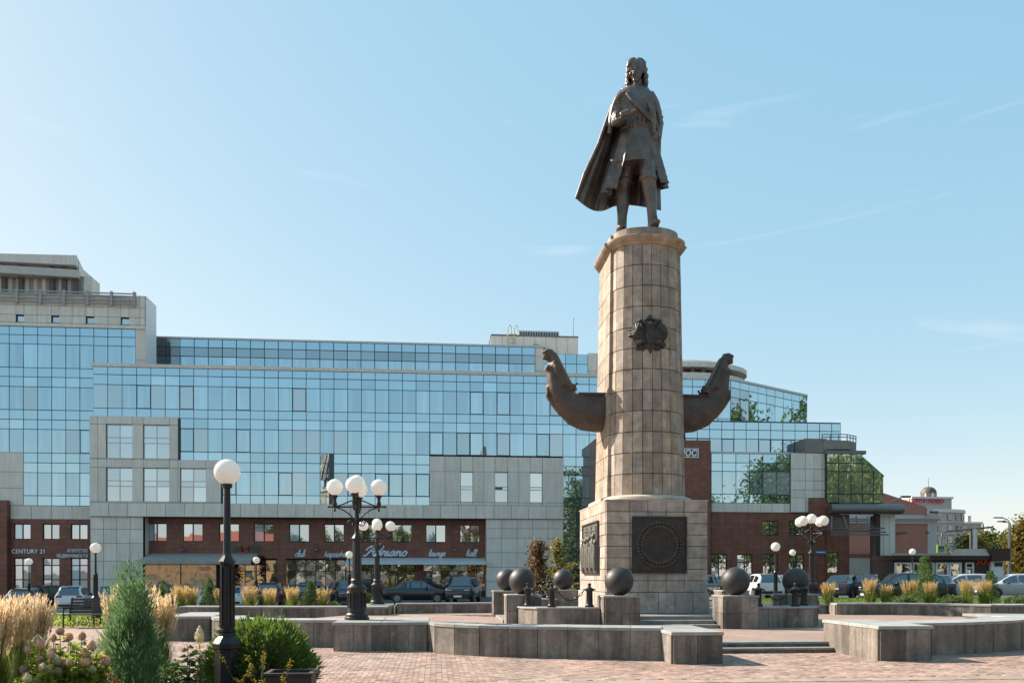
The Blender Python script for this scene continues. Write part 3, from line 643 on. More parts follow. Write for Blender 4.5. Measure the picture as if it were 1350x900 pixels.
# ------------------------------------------------------------------ prows with figureheads
def prow_mesh():
    YP = CY
    def W(zx, zy, dy=0.0):
        p = P(705 + zx / 6.43, 440 + zy / 6.43, YP); return Vector((p.x - CX, dy, p.z))
    b = MB()
    spine = [(640, 682, .585, .62), (520, 680, .60, .58), (430, 668, .60, .54), (345, 640, .55, .50), (275, 590, .46, .44), (222, 525, .40, .38), (185, 455, .34, .33), (165, 385, .265, .29), (158, 325, .245, .27), (152, 280, .235, .29), (140, 245, .14, .2), (132, 222, .095, .095), (124, 200, .09, .09)]
    pts = [W(a, c) for a, c, _, _ in spine]; rings = []
    for i, (a, c, h, w_) in enumerate(spine):
        t = (pts[min(i + 1, len(pts) - 1)] - pts[max(i - 1, 0)]).normalized()
        if i < 2: t = Vector((-1, 0, 0))
        nrm = Vector((-t.z, 0, t.x)); nrm = -nrm if i == 0 and nrm.z < 0 else nrm
        if nrm.dot(Vector((1, 0, 1))) < 0: nrm = -nrm
        ring = []
        for k in range(18):
            an = 2 * pi * k / 18; cs, sn = cos(an), sin(an)
            # flat deck on top near the root, keel below
            hh = h * (sn if sn < 0 else (min(sn * 1.6, 1.0) if i < 4 else sn)); ww = w_ * (cs if i >= 4 else (abs(cs) ** .75) * (1 if cs > 0 else -1))
            ring.append(pts[i] + nrm * hh + Vector((0, ww, 0)))
        rings.append(ring)
    b.loft(rings)
    hd = W(108, 176); b.ball(hd, .165, .16, .21, 14, 10)
    b.ball(W(70, 184), .035, .03, .045); b.ball(W(80, 205), .07, .07, .06); b.ball(W(75, 165), .05, .09, .03)
    for i in range(12): a = 2 * pi * i / 12; b.ball(hd + Vector((.15 * cos(a), .15 * sin(a), .10 + .03 * cos(a))), .055, .055, .05, 8, 6)
    for dy in (-.13, .13): b.ball(W(112, 296, dy), .115, .10, .11, 10, 7)                      # bust
    for dy in (-.12, 0, .12):                                                               # hair falling down the back
        b.tube([W(128, 165, dy * .6), W(158, 195, dy), W(180, 255, dy * 1.4), (W(212, 335, dy * 1.6)), W(258, 420, dy * 1.8), W(312, 492, dy * 2)], [.12, .14, .16, .18, .17, .10], 8)
    for i in range(7):
        for dy in (-.3, -.1, .1, .3): b.ball(W(300 + random.uniform(-8, 45) , 440 + i * 9, dy), .055, .05, .05, 6, 5)
    for s in (-1, 1):
        b.tube([W(150, 258, s * .22), W(172, 300, s * .31), W(195, 370, s * .33), W(225, 440, s * .36), (W(240, 460, s * .38))], [.085, .10, .08, .065, .05], 8)
        b.tube([W(600, 790, s * .42), W(430, 770, s * .42), W(385, 720, s * .47), W(395, 650, s * .5), W(365, 660, s * .5), W(330, 690, s * .46), W(270, 650, s * .40)], [.035, .045, .05, .04, .04, .04, .02], 8)
        b.tube([W(610, 538, s * .6), W(345, 528, s * .5)], .04, 6)
    for i in range(14):                                                                       # fringe of scales along the stem
        zx, zy = 100 + (i > 4) * (i - 4) * 9 + (i - 4) ** 2 * .35 * (i > 4), 455 + i * 17
        b.ball(W(zx + 4, zy), .055, .16, .05, 8, 5)
    return b
pm = prow_mesh()
me = remesh(pm, 'ship_prow', 0.026, 2)
o = obj('ship_prow', me, M['bronze_prow'], mon, smooth=True, ang=180); o['label'] = 'bronze ship prow with a mermaid figurehead on the sunlit side'
me2 = me.copy()
for v in me2.vertices: v.co.x = -v.co.x
me2.flip_normals()
o = obj('ship_prow', me2, M['bronze_prow'], mon); o['label'] = 'bronze ship prow with a mermaid figurehead on the shaded side'
# ================================================================== STATUE
YS = 27.05
s0 = P(842, 300, YS); SX0, SZ0 = s0.x, 12.92
def S(zx, zy, dy=0.0):
    p = P(740 + zx / 3.6, 60 + zy / 3.6, YS + dy); return Vector((p.x - SX0, dy, p.z - SZ0))
sb = MB()
def lim(pts, n=12):     # tapering limb: list of (zx, zy, dy, r)
    pp = catmull([S(a, b, c) for a, b, c, _ in pts], 3); rr = []
    for i in range(len(pts) - 1):
        for j in range(3): rr.append(pts[i][3] + (pts[i + 1][3] - pts[i][3]) * j / 3)
    rr.append(pts[-1][3]); sb.tube(pp, rr, n)
def ell(zx, zy, dy, rx, ry, rz, n=14, m=10): sb.ball(S(zx, zy, dy), rx, ry, rz, n, m)
def rings(rows, n=24, fold=None):
    rg = []
    for ti, (zx, zy, dy, hw, hd) in enumerate(rows):
        c = S(zx, zy, dy); rg.append([c + Vector((hw * cos(2 * pi * k / n), hd * sin(2 * pi * k / n), 0)) for k in range(n)])
    sb.loft(rg)
# legs (boots to the knee)
lim([(335, 470, .05, .31), (312, 570, .12, .29), (296, 640, .18, .26), (291, 690, .22, .25), (292, 745, .24, .225), (289, 810, .22, .165), (288, 868, .18, .155)])
sb.ball(S(283, 874, -.02) + Vector((0, 0, .02)), .15, .36, .12)
lim([(398, 470, -.02, .31), (404, 545, -.22, .29), (409, 600, -.42, .265), (413, 632, -.44, .255), (419, 690, -.40, .235), (428, 760, -.42, .165), (434, 800, -.44, .135), (436, 822, -.46, .15)])
fz = S(437, 822, -.55); sb.ball((fz.x, -.60, .13), .165, .36, .13); sb.ball((fz.x, -.55, .05), .16, .44, .06); sb.ball((fz.x, -.88, .10), .14, .16, .09); sb.tube([(fz.x, -.42, .0), (fz.x - .01, -.44, .30), S(428, 760, -.42)], [.16, .145, .165], 12)
for zx, zy, dy, r in ((411, 634, -.43, .285), (296, 652, .19, .285)):       # boot cuffs
    c = S(zx, zy, dy); sb.lathe([(r * .8, -.06), (r, -.07), (r + .02, .0), (r, .07), (r * .8, .06)], 16, c)
# torso
rings([(362, 480, .02, .62, .47), (360, 440, .0, .585, .43), (360, 400, .0, .575, .42), (358, 350, .0, .62, .46), (356, 300, -.01, .66, .48), (354, 262, .0, .69, .45), (352, 232, .02, .60, .38), (352, 212, .04, .42, .28), (354, 198, .03, .22, .2), (356, 170, .0, .19, .19)])
# belt / sash at the waist
for zy, gr in ((398, .0), (408, .012), (388, -.012)):
    c = S(360, zy); sb.loft([[c + Vector(((.60 + gr + e) * cos(2 * pi * k / 24), (.445 + gr + e) * sin(2 * pi * k / 24), z)) for k in range(24)] for e, z in ((-.1, -.035), (.0, -.035), (.015, 0), (.0, .035), (-.1, .035))])
# waistcoat / tunic under the coat
rings([(360, 420, 0, .56, .41), (358, 480, -.04, .60, .50), (355, 530, -.06, .60, .56), (352, 580, -.08, .58, .58)], 24)
# coat skirts: open at the front
def skirt():
    n = 90; rows = 9
    for side in (0,):
        outer, inner = [], []
        for r in range(rows):
            t = r / (rows - 1)
            aL = 10 + 42 * t; aR = 14 + 40 * t          # opening half angles
            oR, iR = [], []
            for k in range(n + 1):
                s_ = k / n; ang = radians(-90 - aL - (360 - aL - aR) * s_)       # from left front edge round the back to the right front edge
                lx = cos(ang) < 0
                hw = .58 + t * (.50 if lx else .40); hd = .44 + t * .36
                fold = 1 + .12 * t * sin(11 * ang + .6) + .06 * t * sin(23 * ang + 1)
                zy = 402 + t * (300 if lx else 268) + 14 * t * sin(ang) * -1
                zx = 360 - 4 * t
                c = S(zx, zy, .02); e = .035
                oR.append(c + Vector((hw * fold * cos(ang), hd * fold * sin(ang), 0)))
                iR.append(c + Vector(((hw * fold - 2 * e) * cos(ang), (hd * fold - 2 * e) * sin(ang), 0)))
            outer.append(oR + iR[::-1])
        sb.loft(outer)
skirt()
# pocket flap, buttons, cuffs
for zx, zy, dy, m_ in ((262, 505, -.5, .3),):
    lim([(238, 545, -.46, .05), (255, 552, -.54, .05), (275, 545, -.56, .05)], 8)
for zx_, zy_, dy_, r_ in ((272, 290, -.06, .205), (268, 315, -.10, .20), (266, 338, -.17, .19), (445, 310, .03, .205), (453, 345, .04, .20), (456, 372, .03, .19)):
    c_ = S(zx_, zy_, dy_); sb.tube([c_ + Vector((r_ * cos(2 * pi * k / 14), r_ * sin(2 * pi * k / 14), .05 * sin(2 * pi * k / 14 + zx_))) for k in range(15)], .028, 6)
for k in range(5): lim([(330 + k * 16, 330 + 6 * (k % 2), -.44, .02), (326 + k * 17, 365, -.44, .03), (332 + k * 15, 392, -.42, .02)], 6)
for i in range(8): ell(358 + i * .5, 270 + i * 17, -.50 + abs(i - 3) * .012, .028, .03, .028, 6, 5)
# lapel edges and sash across the chest
lim([(312, 228, -.38, .07), (338, 262, -.49, .075), (372, 300, -.53, .075), (410, 340, -.50, .07), (445, 372, -.38, .06)], 8)
lim([(322, 222, -.36, .04), (352, 262, -.47, .045), (388, 300, -.49, .045), (424, 338, -.45, .04)], 8)
lim([(395, 232, -.40, .07), (425, 300, -.48, .085), (436, 360, -.44, .085), (440, 420, -.42, .06)], 8)
ell(413, 246, -.42, .13, .06, .14)
# cravat and collar
ell(352, 196, -.20, .10, .10, .11); ell(350, 212, -.30, .09, .08, .10); ell(346, 226, -.36, .07, .06, .09)
lim([(300, 224, -.05, .09), (320, 208, -.24, .07), (342, 204, -.28, .05)], 8); lim([(404, 222, -.05, .09), (388, 208, -.22, .07), (366, 204, -.28, .05)], 8)
# viewer-left arm, bent, holding the scroll
lim([(296, 238, .0, .22), (276, 266, -.02, .21), (268, 310, -.08, .195), (265, 350, -.2, .18), (267, 362, -.34, .175), (275, 350, -.50, .165), (286, 336, -.60, .15)])
c = S(277, 346, -.54); sb.tube([S(268, 354, -.44), S(282, 340, -.58)], [.20, .215], 12)      # cuff
lim([(286, 336, -.6, .10), (292, 326, -.68, .10), (300, 322, -.76, .085)], 10)               # hand
sa, sz_ = S(240, 374, -.62), S(358, 310, -.86)
sb.tube([sa, sz_], [.085, .085], 12)
sd = (sz_ - sa).normalized()
for i in range(4):                                                                     # fingers over the scroll
    q = S(281, 338, -.76) .lerp(S(313, 322, -.82), i / 3)
    sb.tube([q + Vector((-.015, .06, .10)), q + Vector((0, -.045, .10)), q + Vector((.0, -.095, .035)), q + Vector((.005, -.10, -.05)), q + Vector((.005, -.06, -.10))], [.036, .036, .034, .03, .026], 7)
sb.tube([S(298, 342, -.66), S(305, 350, -.74), S(318, 345, -.8)], [.04, .036, .03], 7)      # thumb
# viewer-right arm under the cape, hand at the hip
lim([(412, 240, .02, .22), (436, 280, .02, .21), (452, 340, .04, .195), (458, 385, .02, .18), (454, 415, -.1, .15), (448, 428, -.22, .11)])
ell(443, 424, -.30, .10, .12, .12)
for i in range(4): sb.tube([S(440 + i * 5, 420, -.36), S(438 + i * 5, 436, -.40), S(440 + i * 5, 450, -.36)], .035, 6)
# cape over both shoulders
for pts in ([(300, 232, -.26, .10), (272, 248, -.22, .10), (250, 290, -.16, .09), (238, 350, -.1, .09), (228, 420, -.05, .08)],
            [(400, 228, -.28, .10), (428, 240, -.24, .10), (450, 280, -.2, .09), (464, 340, -.16, .08), (470, 400, -.1, .08), (460, 470, -.02, .07)],
            [(410, 250, -.34, .07), (432, 300, -.36, .07), (446, 360, -.34, .07), (458, 420, -.2, .06)],
            [(290, 226, .25, .15), (350, 214, .30, .14), (412, 226, .25, .15)]): lim(pts, 10)
def cape():
    L = [(262, 232), (236, 290), (212, 370), (176, 470), (128, 585), (70, 727)]
    R_ = [(436, 232), (458, 290), (470, 360), (474, 450), (470, 600), (474, 784)]
    Lc = catmull([(a, b, 0) for a, b in L], 4); Rc = catmull([(a, b, 0) for a, b in R_], 4); n = 40; rows = []
    for r in range(len(Lc)):
        t = r / (len(Lc) - 1); f, bk = [], []
        for k in range(n + 1):
            s_ = k / n
            zx = Lc[r].x + (Rc[r].x - Lc[r].x) * s_; zy = Lc[r].y + (Rc[r].y - Lc[r].y) * s_
            zy += t * t * (46 * sin(pi * min(1, s_ / .48)) * (s_ < .48) - 6 * sin(pi * max(0, (s_ - .48) / .52)))
            dep = .05 + (.34 + .30 * t) * sin(pi * min(1, s_ * 1.08)) ** .7 + .10 * t * (1 - s_)
            fold = (.03 + .075 * t) * sin(s_ * 31 + 1.2 * t) + .03 * t * sin(s_ * 67)
            if s_ < .12: dep -= .22 * t * (1 - s_ / .12)
            f.append(S(zx, zy, dep + fold - .05)); bk.append(S(zx, zy, dep + fold + .05))
        rows.append(f + bk[::-1])
    sb.loft(rows)
cape()
sb.tube([S(70, 727, .0), S(110, 612, .02), S(176, 470, .0), S(214, 360, -.02), S(244, 280, -.05)], [.05, .06, .06, .06, .06], 8)     # turned-over hem
# head, turned slightly to the viewer's left
HX = 356
ell(HX, 112, .0, .235, .30, .30); ell(HX - 1, 132, -.10, .205, .22, .24); ell(HX - 3, 152, -.14, .165, .18, .19); ell(HX - 5, 167, -.24, .08, .075, .065)        # skull, face, jaw, chin
sb.tube([S(349, 108, -.31), S(346, 124, -.36), S(344, 135, -.41), S(345, 140, -.36)], [.03, .036, .05, .04], 8)        # nose
for s in (-1, 1):
    ell(349 + s * 16, 107, -.285, .085, .04, .022, 8, 6)          # brow
    ell(349 + s * 16, 117, -.285, .045, .03, .022, 8, 6)         # eye
    ell(350 + s * 20, 134, -.24, .06, .06, .06, 8, 6)         # cheek
    ell(346 + s * 6, 138, -.37, .025, .03, .022, 8, 6)
ell(345, 146, -.335, .065, .035, .014, 8, 6); ell(345, 153, -.32, .05, .035, .015, 8, 6)      # moustache, lip
rh = random.Random(5)
for side in (-1, 1):                                    # shoulder-length curls framing the face
    for i in range(12):
        t = i / 11; zy = 84 + t * 108; w_ = 32 + 13 * min(1, t * 1.8) ** .8
        for dy in (-.06, .07, .18, .27):
            rr = .066 + .02 * sin(i * 2.1 + dy * 9)
            ell(HX + 2 + side * (w_ - (3 if dy < 0 else 0) - (14 if dy > .2 else 0)) + rh.uniform(-2, 2), zy + rh.uniform(-3, 3), dy, rr, rr, rr * .9, 8, 6)
for side in (-1, 1):                                    # smooth hair parted in the middle
    lim([(HX + side * 3, 76, -.12, .07), (HX + side * 18, 78, -.13, .085), (HX + side * 32, 90, -.10, .09), (HX + side * 38, 108, -.06, .085)], 8)
    lim([(HX + side * 3, 73, .05, .10), (HX + side * 22, 76, .05, .11), (HX + side * 36, 92, .05, .10)], 8); lim([(HX + side * 3, 78, .2, .10), (HX + side * 22, 82, .2, .11), (HX + side * 34, 96, .2, .10)], 8)
for i in range(5):
    for j in range(4): ell(HX - 30 + i * 15, 110 + j * 26, .27, .12, .09, .11, 8, 6)
me = remesh(sb, 'statue_figure', 0.022, 1, 0.4)
stt = thing('statue', 'dark bronze standing man in long coat and cape holding a scroll on the column', 'statue', (SX0, YS, SZ0))
obj('figure', me, M['bronze'], stt, smooth=True, ang=180)
# ================================================================== BALLS, BOLLARDS, CHAINS
ZBX = LV + 0.94
spots = [(-1.71, -4.55), (1.71, -4.55), (-4.28, -2.85), (4.28, -2.85), (-4.28, 2.85), (-1.9, 4.55), (1.9, 4.55), (4.28, 2.85)]
blab = ['left of the front monument steps', 'right of the front monument steps', 'behind the chained bollards on the sunlit side', 'behind the chained bollards by the right lamps',
        'at the sunlit rear corner', 'near the young maples', 'behind the pedestal on the shaded side', 'at the rear corner on the shaded side']
bm_ = bpy.data.meshes.new('stone_ball'); b = MB(); b.ball((0, 0, .405), .41, .41, .41, 40, 24); bm_.from_pydata(b.v, [], b.f); bm_.materials.append(M['ball'])
for (dx, dy), lb in zip(spots, blab):
    x, y = CX + dx, CY + dy
    gblock('grey granite plinth under the dark ball ' + lb, x - .52, x + .52, y - .5, y + .5, LV, ZBX, 2, 2, 2, name='ball_plinth', cat='plinth', top=.05)
    o = obj('stone_ball', bm_, M['ball'], None, (x, y, ZBX - .008), (random.uniform(0, .1), 0, random.uniform(0, 3)), smooth=True, ang=180)
    tag(o, 'polished dark stone ball ' + lb, 'ball', 'dark stone balls round the monument')
def ledge(sx, sy, where):
    pts = [(2.24, 4.62), (3.1, 4.66), (4.05, 4.6), (4.40, 4.1), (4.5, 3.36)]; pin = [(3.75, 3.36), (3.3, 3.8), (2.24, 3.85)]
    q = [(sx * x, sy * y) for x, y in pts + pin]
    t = thing('granite_ledge', 'low granite ledge carrying chained bollards ' + where, 'ledge', (CX, CY, LV))
    area = sum(q[i][0] * q[(i + 1) % len(q)][1] - q[(i + 1) % len(q)][0] * q[i][1] for i in range(len(q)))
    if area < 0: q = q[::-1]
    def shr(q, d):
        c = (sum(p[0] for p in q) / len(q), sum(p[1] for p in q) / len(q)); return [(c[0] + (x - c[0]) * d, c[1] + (y - c[1]) * d) for x, y in q]
    MB().prism(shr(q, .96), 0, .54).build('core', M['granite_core'], t)
    n = len(q)
    for i in range(n):
        a, b2 = Vector(q[i]), Vector(q[(i + 1) % n]); d = (b2 - a)
        if d.length < .3: continue
        out = Vector((d.y, -d.x)).normalized(); slabrow(t, a - out * .05, b2 - out * .05, max(1, round(d.length / .45)), 0, .55, out)
    MB().prism(shr(q, 1.02), .551, .60).build('coping', M['coping'], t, bevel=.008)
def bollard_mesh():
    b = MB(); b.lathe([(.13, 0), (.13, .05), (.105, .07), (.095, .10), (.09, .44), (.105, .46), (.13, .48), (.13, .52), (.10, .54), (.06, .56), (.035, .59), (.045, .62), (.05, .65), (.035, .68), (.01, .69)], 12)
    return b
M0 = bpy.data.meshes.new('post'); bb = bollard_mesh(); M0.from_pydata(bb.v, [], bb.f); M0.materials.append(M['iron']); M0.shade_smooth(); M0.set_sharp_from_angle(angle=radians(40))
M1 = bpy.data.meshes.new('lug'); bb = MB().tube([(-.17, 0, .50), (.17, 0, .50)], .022, 8).tube([(0, -.17, .50), (0, .17, .50)], .022, 8); M1.from_pydata(bb.v, [], bb.f); M1.materials.append(M['iron'])
def bollard(x, y, z, label):
    t = thing('bollard', label, 'bollard', (x, y, z), random.uniform(-.2, .2), 'chained cast-iron bollards'); obj('post', M0, None, t); obj('ring_lug', M1, None, t); return t
def chain(a, b_, sag, label):
    a, b_ = Vector(a), Vector(b_); n = int((b_ - a).length / .062); m = MB()
    cat = [a.lerp(b_, i / n) - Vector((0, 0, sag * (1 - (2 * i / n - 1) ** 2))) for i in range(n + 1)]
    for i in range(n):
        c = (cat[i] + cat[i + 1]) / 2; d = (cat[i + 1] - cat[i]).normalized(); s = d.cross(Vector((0, 0, 1))).normalized(); u = s.cross(d)
        if i % 2: s, u = u, s
        ring = [c + d * (.055 * cos(2 * pi * k / 9)) + s * (.033 * sin(2 * pi * k / 9)) for k in range(10)]
        m.tube(ring, .012, 5)
    o = m.build('chain', M['iron'], None, None); tag(o, label, 'chain')
for sx, sy, where in ((-1, -1, 'on the sunlit front corner'), (1, -1, 'on the shaded front corner'), (-1, 1, 'on the sunlit rear corner'), (1, 1, 'on the shaded rear corner')):
    ledge(sx, sy, where)
    zt = LV + .60
    ps = [(CX + sx * 2.5, CY + sy * 4.32), (CX + sx * 3.6, CY + sy * 4.35), (CX + sx * 4.2, CY + sy * 3.62)]
    for (x, y), nm in zip(ps, ('next to the ball plinth by the steps', 'in the middle of the ledge', 'at the outer end of the ledge')): bollard(x, y, zt, 'black cast-iron bollard %s, %s' % (nm, where))
    for i, nm in ((0, 'first'), (1, 'second')):
        a, b_ = Vector((*ps[i], zt + .5)), Vector((*ps[i + 1], zt + .5)); d = (b_ - a).normalized() * .15
        chain(a + d, b_ - d, .30 if i == 0 else .22, 'black iron chain, %s span from the steps, %s' % (nm, where))
# ================================================================== LAMPS
def globemat():
    m = bpy.data.materials.new('opal_globe'); m.use_nodes = True; N = m.node_tree.nodes; L = m.node_tree.links; b = N['Principled BSDF']
    b.inputs['Base Color'].default_value = (.85, .83, .80, 1); b.inputs['Roughness'].default_value = .22
    t = N.new('ShaderNodeBsdfTranslucent'); t.inputs['Color'].default_value = (.95, .92, .88, 1); mx = N.new('ShaderNodeMixShader'); mx.inputs[0].default_value = .38
    L.new(b.outputs[0], mx.inputs[1]); L.new(t.outputs[0], mx.inputs[2]); L.new(mx.outputs[0], N['Material Output'].inputs['Surface']); return m
M['globe'] = globemat()
gm = bpy.data.meshes.new('globe'); b = MB(); b.ball((0, 0, 0), 1, 1, 1, 32, 20); gm.from_pydata(b.v, [], b.f); gm.materials.append(M['globe']); gm.shade_smooth()
def globe(par, loc, r):
    o = obj('globe', gm, None, par, loc); o.scale = (r, r, r); return o
def five_lamp(loc, hz, r, spread, label, rz=0.0, base=1.0):
    """hz: height of the side globe centres above the foot"""
    t = thing('street_lamp', label, 'lamp', loc, rz, 'five-globe street lamps')
    p = MB(); zt = hz - r - .12; k = base
    p.lathe([(.30 * k, 0), (.30 * k, .05), (.27 * k, .07), (.27 * k, .12), (.23 * k, .16), (.235 * k, .2), (.215 * k, .30), (.20 * k, .62), (.21 * k, .70), (.235 * k, .74), (.235 * k, .78), (.19 * k, .82), (.15 * k, .86), (.14 * k, .92), (.155 * k, .95), (.12 * k, .99)], 12)
    p.build('base', M['iron'], t, smooth=True, ang=30)
    for i in range(12):
        a = 2 * pi * (i + .5) / 12; sbox('rib', .03, .03, .36, M['iron'], t, (.215 * k * cos(a), .215 * k * sin(a), .46), (0, 0, a))
    z1 = hz * .62
    MB().lathe([(.115 * k, .98), (.10 * k, z1 - .1), (.12 * k, z1 - .07), (.13 * k, z1 - .02), (.10 * k, z1 + .03), (.065, z1 + .09), (.055, z1 + .15), (.05, zt + .02), (.07, zt + .05), (.07, zt + .09), (.0, zt + .10)], 10).build('pole', M['iron'], t, smooth=True, ang=30)
    for q in range(4):
        a = q * pi / 2; c, s = cos(a), sin(a)
        def A(x, z): return (x * c, x * s, z)
        m = MB()
        m.tube([A(.05, zt - .16), A(spread + .14, zt - .16)], .02, 8)
        m.tube(catmull([A(.05, zt + .02), A(spread * .35, zt - .03), A(spread * .8, zt - .13), A(spread, zt - .15)], 4), .016, 8)
        m.tube(catmull([A(.05, zt - .52), A(spread * .3, zt - .36), A(spread * .65, zt - .23), A(spread, zt - .17)], 4), .016, 8)
        m.tube([A(.13 + .09 * cos(w_) * (1 - w_ / 16), zt - .56 + .09 * sin(w_) * (1 - w_ / 16)) for w_ in [i * .5 for i in range(22)]], .013, 6)
        cx_, cy_ = spread * c, spread * s
        m.lathe([(.0, -.36), (.02, -.35), (.028, -.32), (.015, -.28), (.03, -.24), (.05, -.2), (.055, -.15), (.035, -.1), (.045, -.02), (.075, .0), (.08, .03), (.06, .04)], 10, (cx_, cy_, zt + .08))
        m.ball(A(spread + .15, zt - .16), .03)
        m.build('arm', M['iron'], t, smooth=True, ang=50)
        globe(t, (cx_, cy_, hz), r)
    MB().lathe([(.06, zt + .08), (.04, zt + .1), (.045, hz - r + .09), (.075, hz - r + .12), (.0, hz - r + .14)], 10).build('stem', M['iron'], t)
    globe(t, (0, 0, hz + .1), r)
    return t
def one_lamp(loc, hz, r, label, big=1.0):
    t = thing('globe_lamp', label, 'lamp', loc, random.uniform(0, .4) if big == 1 else .12, 'single-globe lamps'); k = big
    b = MB(); n = 8
    b.lathe([(.185, 0), (.185, .72), (.21, .735), (.21, .80), (.17, .86), (.12, .90), (.115, .95), (.13, .965), (.13, .99), (.105, 1.0)], n, off=pi / 8)
    b.build('base', M['iron'], t, smooth=True, ang=25).scale = (k, k, 1)
    z1 = 1.0 + (hz - r - 1.0) * .47
    MB().lathe([(.10 * k, .99), (.09 * k, z1 - .06), (.11 * k, z1 - .05), (.12 * k, z1 - .01), (.11 * k, z1 + .01), (.075 * k, z1 + .06), (.055 * k, z1 + .10), (.045 * k, hz - r - .05), (.07 * k, hz - r - .04), (.075 * k, hz - r + .015), (.0, hz - r + .03)], 10).build('pole', M['iron'], t, smooth=True, ang=30)
    for i in range(8):
        a = 2 * pi * i / 8; sbox('flute', .02, .025, round(z1 - 1.1, 2), M['iron'], t, (.098 * k * cos(a), .098 * k * sin(a), (1.02 + z1 - .07) / 2), (0, 0, a))
    globe(t, (0, 0, hz), r)
    return t
def zof(py, d): return EYE + (HOR - py) / FPX * d
five_lamp(G(470.5, 20.25, 0.665), zof(642, 20.25) - .665, .196, .53, 'tall black lamp with five white globes on the square granite block', rz=YAW * -.4)
five_lamp(G(497, 33.2, 0.575), zof(693, 33.2) - .575, .197, .53, 'black lamp with five white globes near the black sedan', rz=.1)
five_lamp(G(1070, 32.9, 0.6), zof(687, 32.9) - .6, .197, .54, 'black lamp with five white globes behind the right dark balls', rz=.5)
one_lamp(G(299.5, 11.6, 0.0), zof(622, 11.6), .178, 'large single-globe lamp post in the flower bed by the round shrub', 0.95)
one_lamp(G(126, 33, 0.0), zof(722, 33), .205, 'single-globe lamp behind the slatted bench', .8)
one_lamp(G(38.4, 46.5, -.68), zof(740, 46.5) + .68, .19, 'single-globe lamp by the silver car near the office signs', .7)
one_lamp(G(338, 46.5, -.4), zof(738, 46.5) + .4, .19, 'single-globe lamp in front of the door with the garlands', .7)
one_lamp(G(460.5, 42.6, 0.0), zof(731, 42.6), .188, 'single-globe lamp beside the dark hatchback behind the five-globe lamp', .7)
one_lamp(G(1022.5, 36, 0.05), zof(722, 36), .195, 'single-globe lamp between the two right dark balls', .75)
one_lamp(G(1045, 49, 0.0), zof(728, 49), .185, 'single-globe lamp close to the brown wall windows', .7)
one_lamp(G(1203, 48.5, 0.0), zof(727, 48.5), .187, 'single-globe lamp in front of the kiosk', .7)
# ================================================================== OFFICE BUILDING
ob = thing('office_building', 'large office building with blue mirrored glass, grey panels and brown stone base', 'building', (0, 68, 0))
OB = Vector((0, 68, 0))
PANES = []                                    # (kind, part, size, loc, rot, material)
rp_ = random.Random(11)
def hit(x, z, holes):
    return any(a < x < b and c < z < d for a, b, c, d in holes)
def curtain(p0, p1, xs, zs, vis, holes=(), mats=None, depth=.25, name='curtain_wall', shutp=.2, gap=.055):
    """glazed wall from p0 to p1 (2D); xs = joints as fractions in metres along it; zs = rows; vis = indices of tall rows"""
    p0, p1 = Vector(p0), Vector(p1); d = (p1 - p0).normalized(); n = Vector((d.y, -d.x)); ang = atan2(d.y, d.x)
    bk = MB()
    for i in range(len(xs) - 1):
        for j in range(len(zs) - 1):
            xc, zc_ = (xs[i] + xs[i + 1]) / 2, (zs[j] + zs[j + 1]) / 2
            if hit(xc, zc_, holes): continue
            a = p0 + d * xs[i]; b_ = p0 + d * xs[i + 1]; a2 = a - n * depth; b2 = b_ - n * depth
            bk.hexa([(a.x, a.y, zs[j]), (b_.x, b_.y, zs[j]), (b2.x, b2.y, zs[j]), (a2.x, a2.y, zs[j]), (a.x, a.y, zs[j + 1]), (b_.x, b_.y, zs[j + 1]), (b2.x, b2.y, zs[j + 1]), (a2.x, a2.y, zs[j + 1])])
    bo = MB(); bo.v = [tuple(Vector(v) - OB) for v in bk.v]; bo.f = bk.f
    part = bo.build(name, M['mullion'], ob)
    for i in range(len(xs) - 1):
        for j in range(len(zs) - 1):
            xc, zc_ = (xs[i] + xs[i + 1]) / 2, (zs[j] + zs[j + 1]) / 2
            if hit(xc, zc_, holes): continue
            w_, h = xs[i + 1] - xs[i], zs[j + 1] - zs[j]; g = gap; v = j in vis
            if v and rp_.random() < shutp: g = .13
            c = p0 + d * xc + n * .02; r = rp_.random()
            mm = (M['glass_b'] if r < .25 else M['glass']) if v else M['glass_s']
            if mats: mm = mats(i, j, v, mm)
            PANES.append((('glass_pane' if v else 'spandrel_pane'), part, (round(w_ - g, 2), .03, round(h - g, 2)), (c.x, c.y - 68, zc_), (rp_.gauss(0, .006), rp_.gauss(0, .003), ang + rp_.gauss(0, .007)), mm))
    return part
def panels(xs, zs, Y, holes=(), m=None, name='panel_wall', depth=.4, th=.03, face=-1):
    m = m or M['concrete']; b = MB()
    for i in range(len(xs) - 1):
        for j in range(len(zs) - 1):
            if hit((xs[i] + xs[i + 1]) / 2, (zs[j] + zs[j + 1]) / 2, holes): continue
            b.box(xs[i], xs[i + 1], Y - 68, Y - 68 + depth, zs[j], zs[j + 1])
    part = b.build(name, M['concrete_d'], ob)
    for i in range(len(xs) - 1):
        for j in range(len(zs) - 1):
            xc, zc_ = (xs[i] + xs[i + 1]) / 2, (zs[j] + zs[j + 1]) / 2
            if hit(xc, zc_, holes): continue
            sbox('panel', round(xs[i + 1] - xs[i] - .03, 2), th, round(zs[j + 1] - zs[j] - .03, 2), m, part, (xc, Y - 68 - th / 2, zc_))
    return part
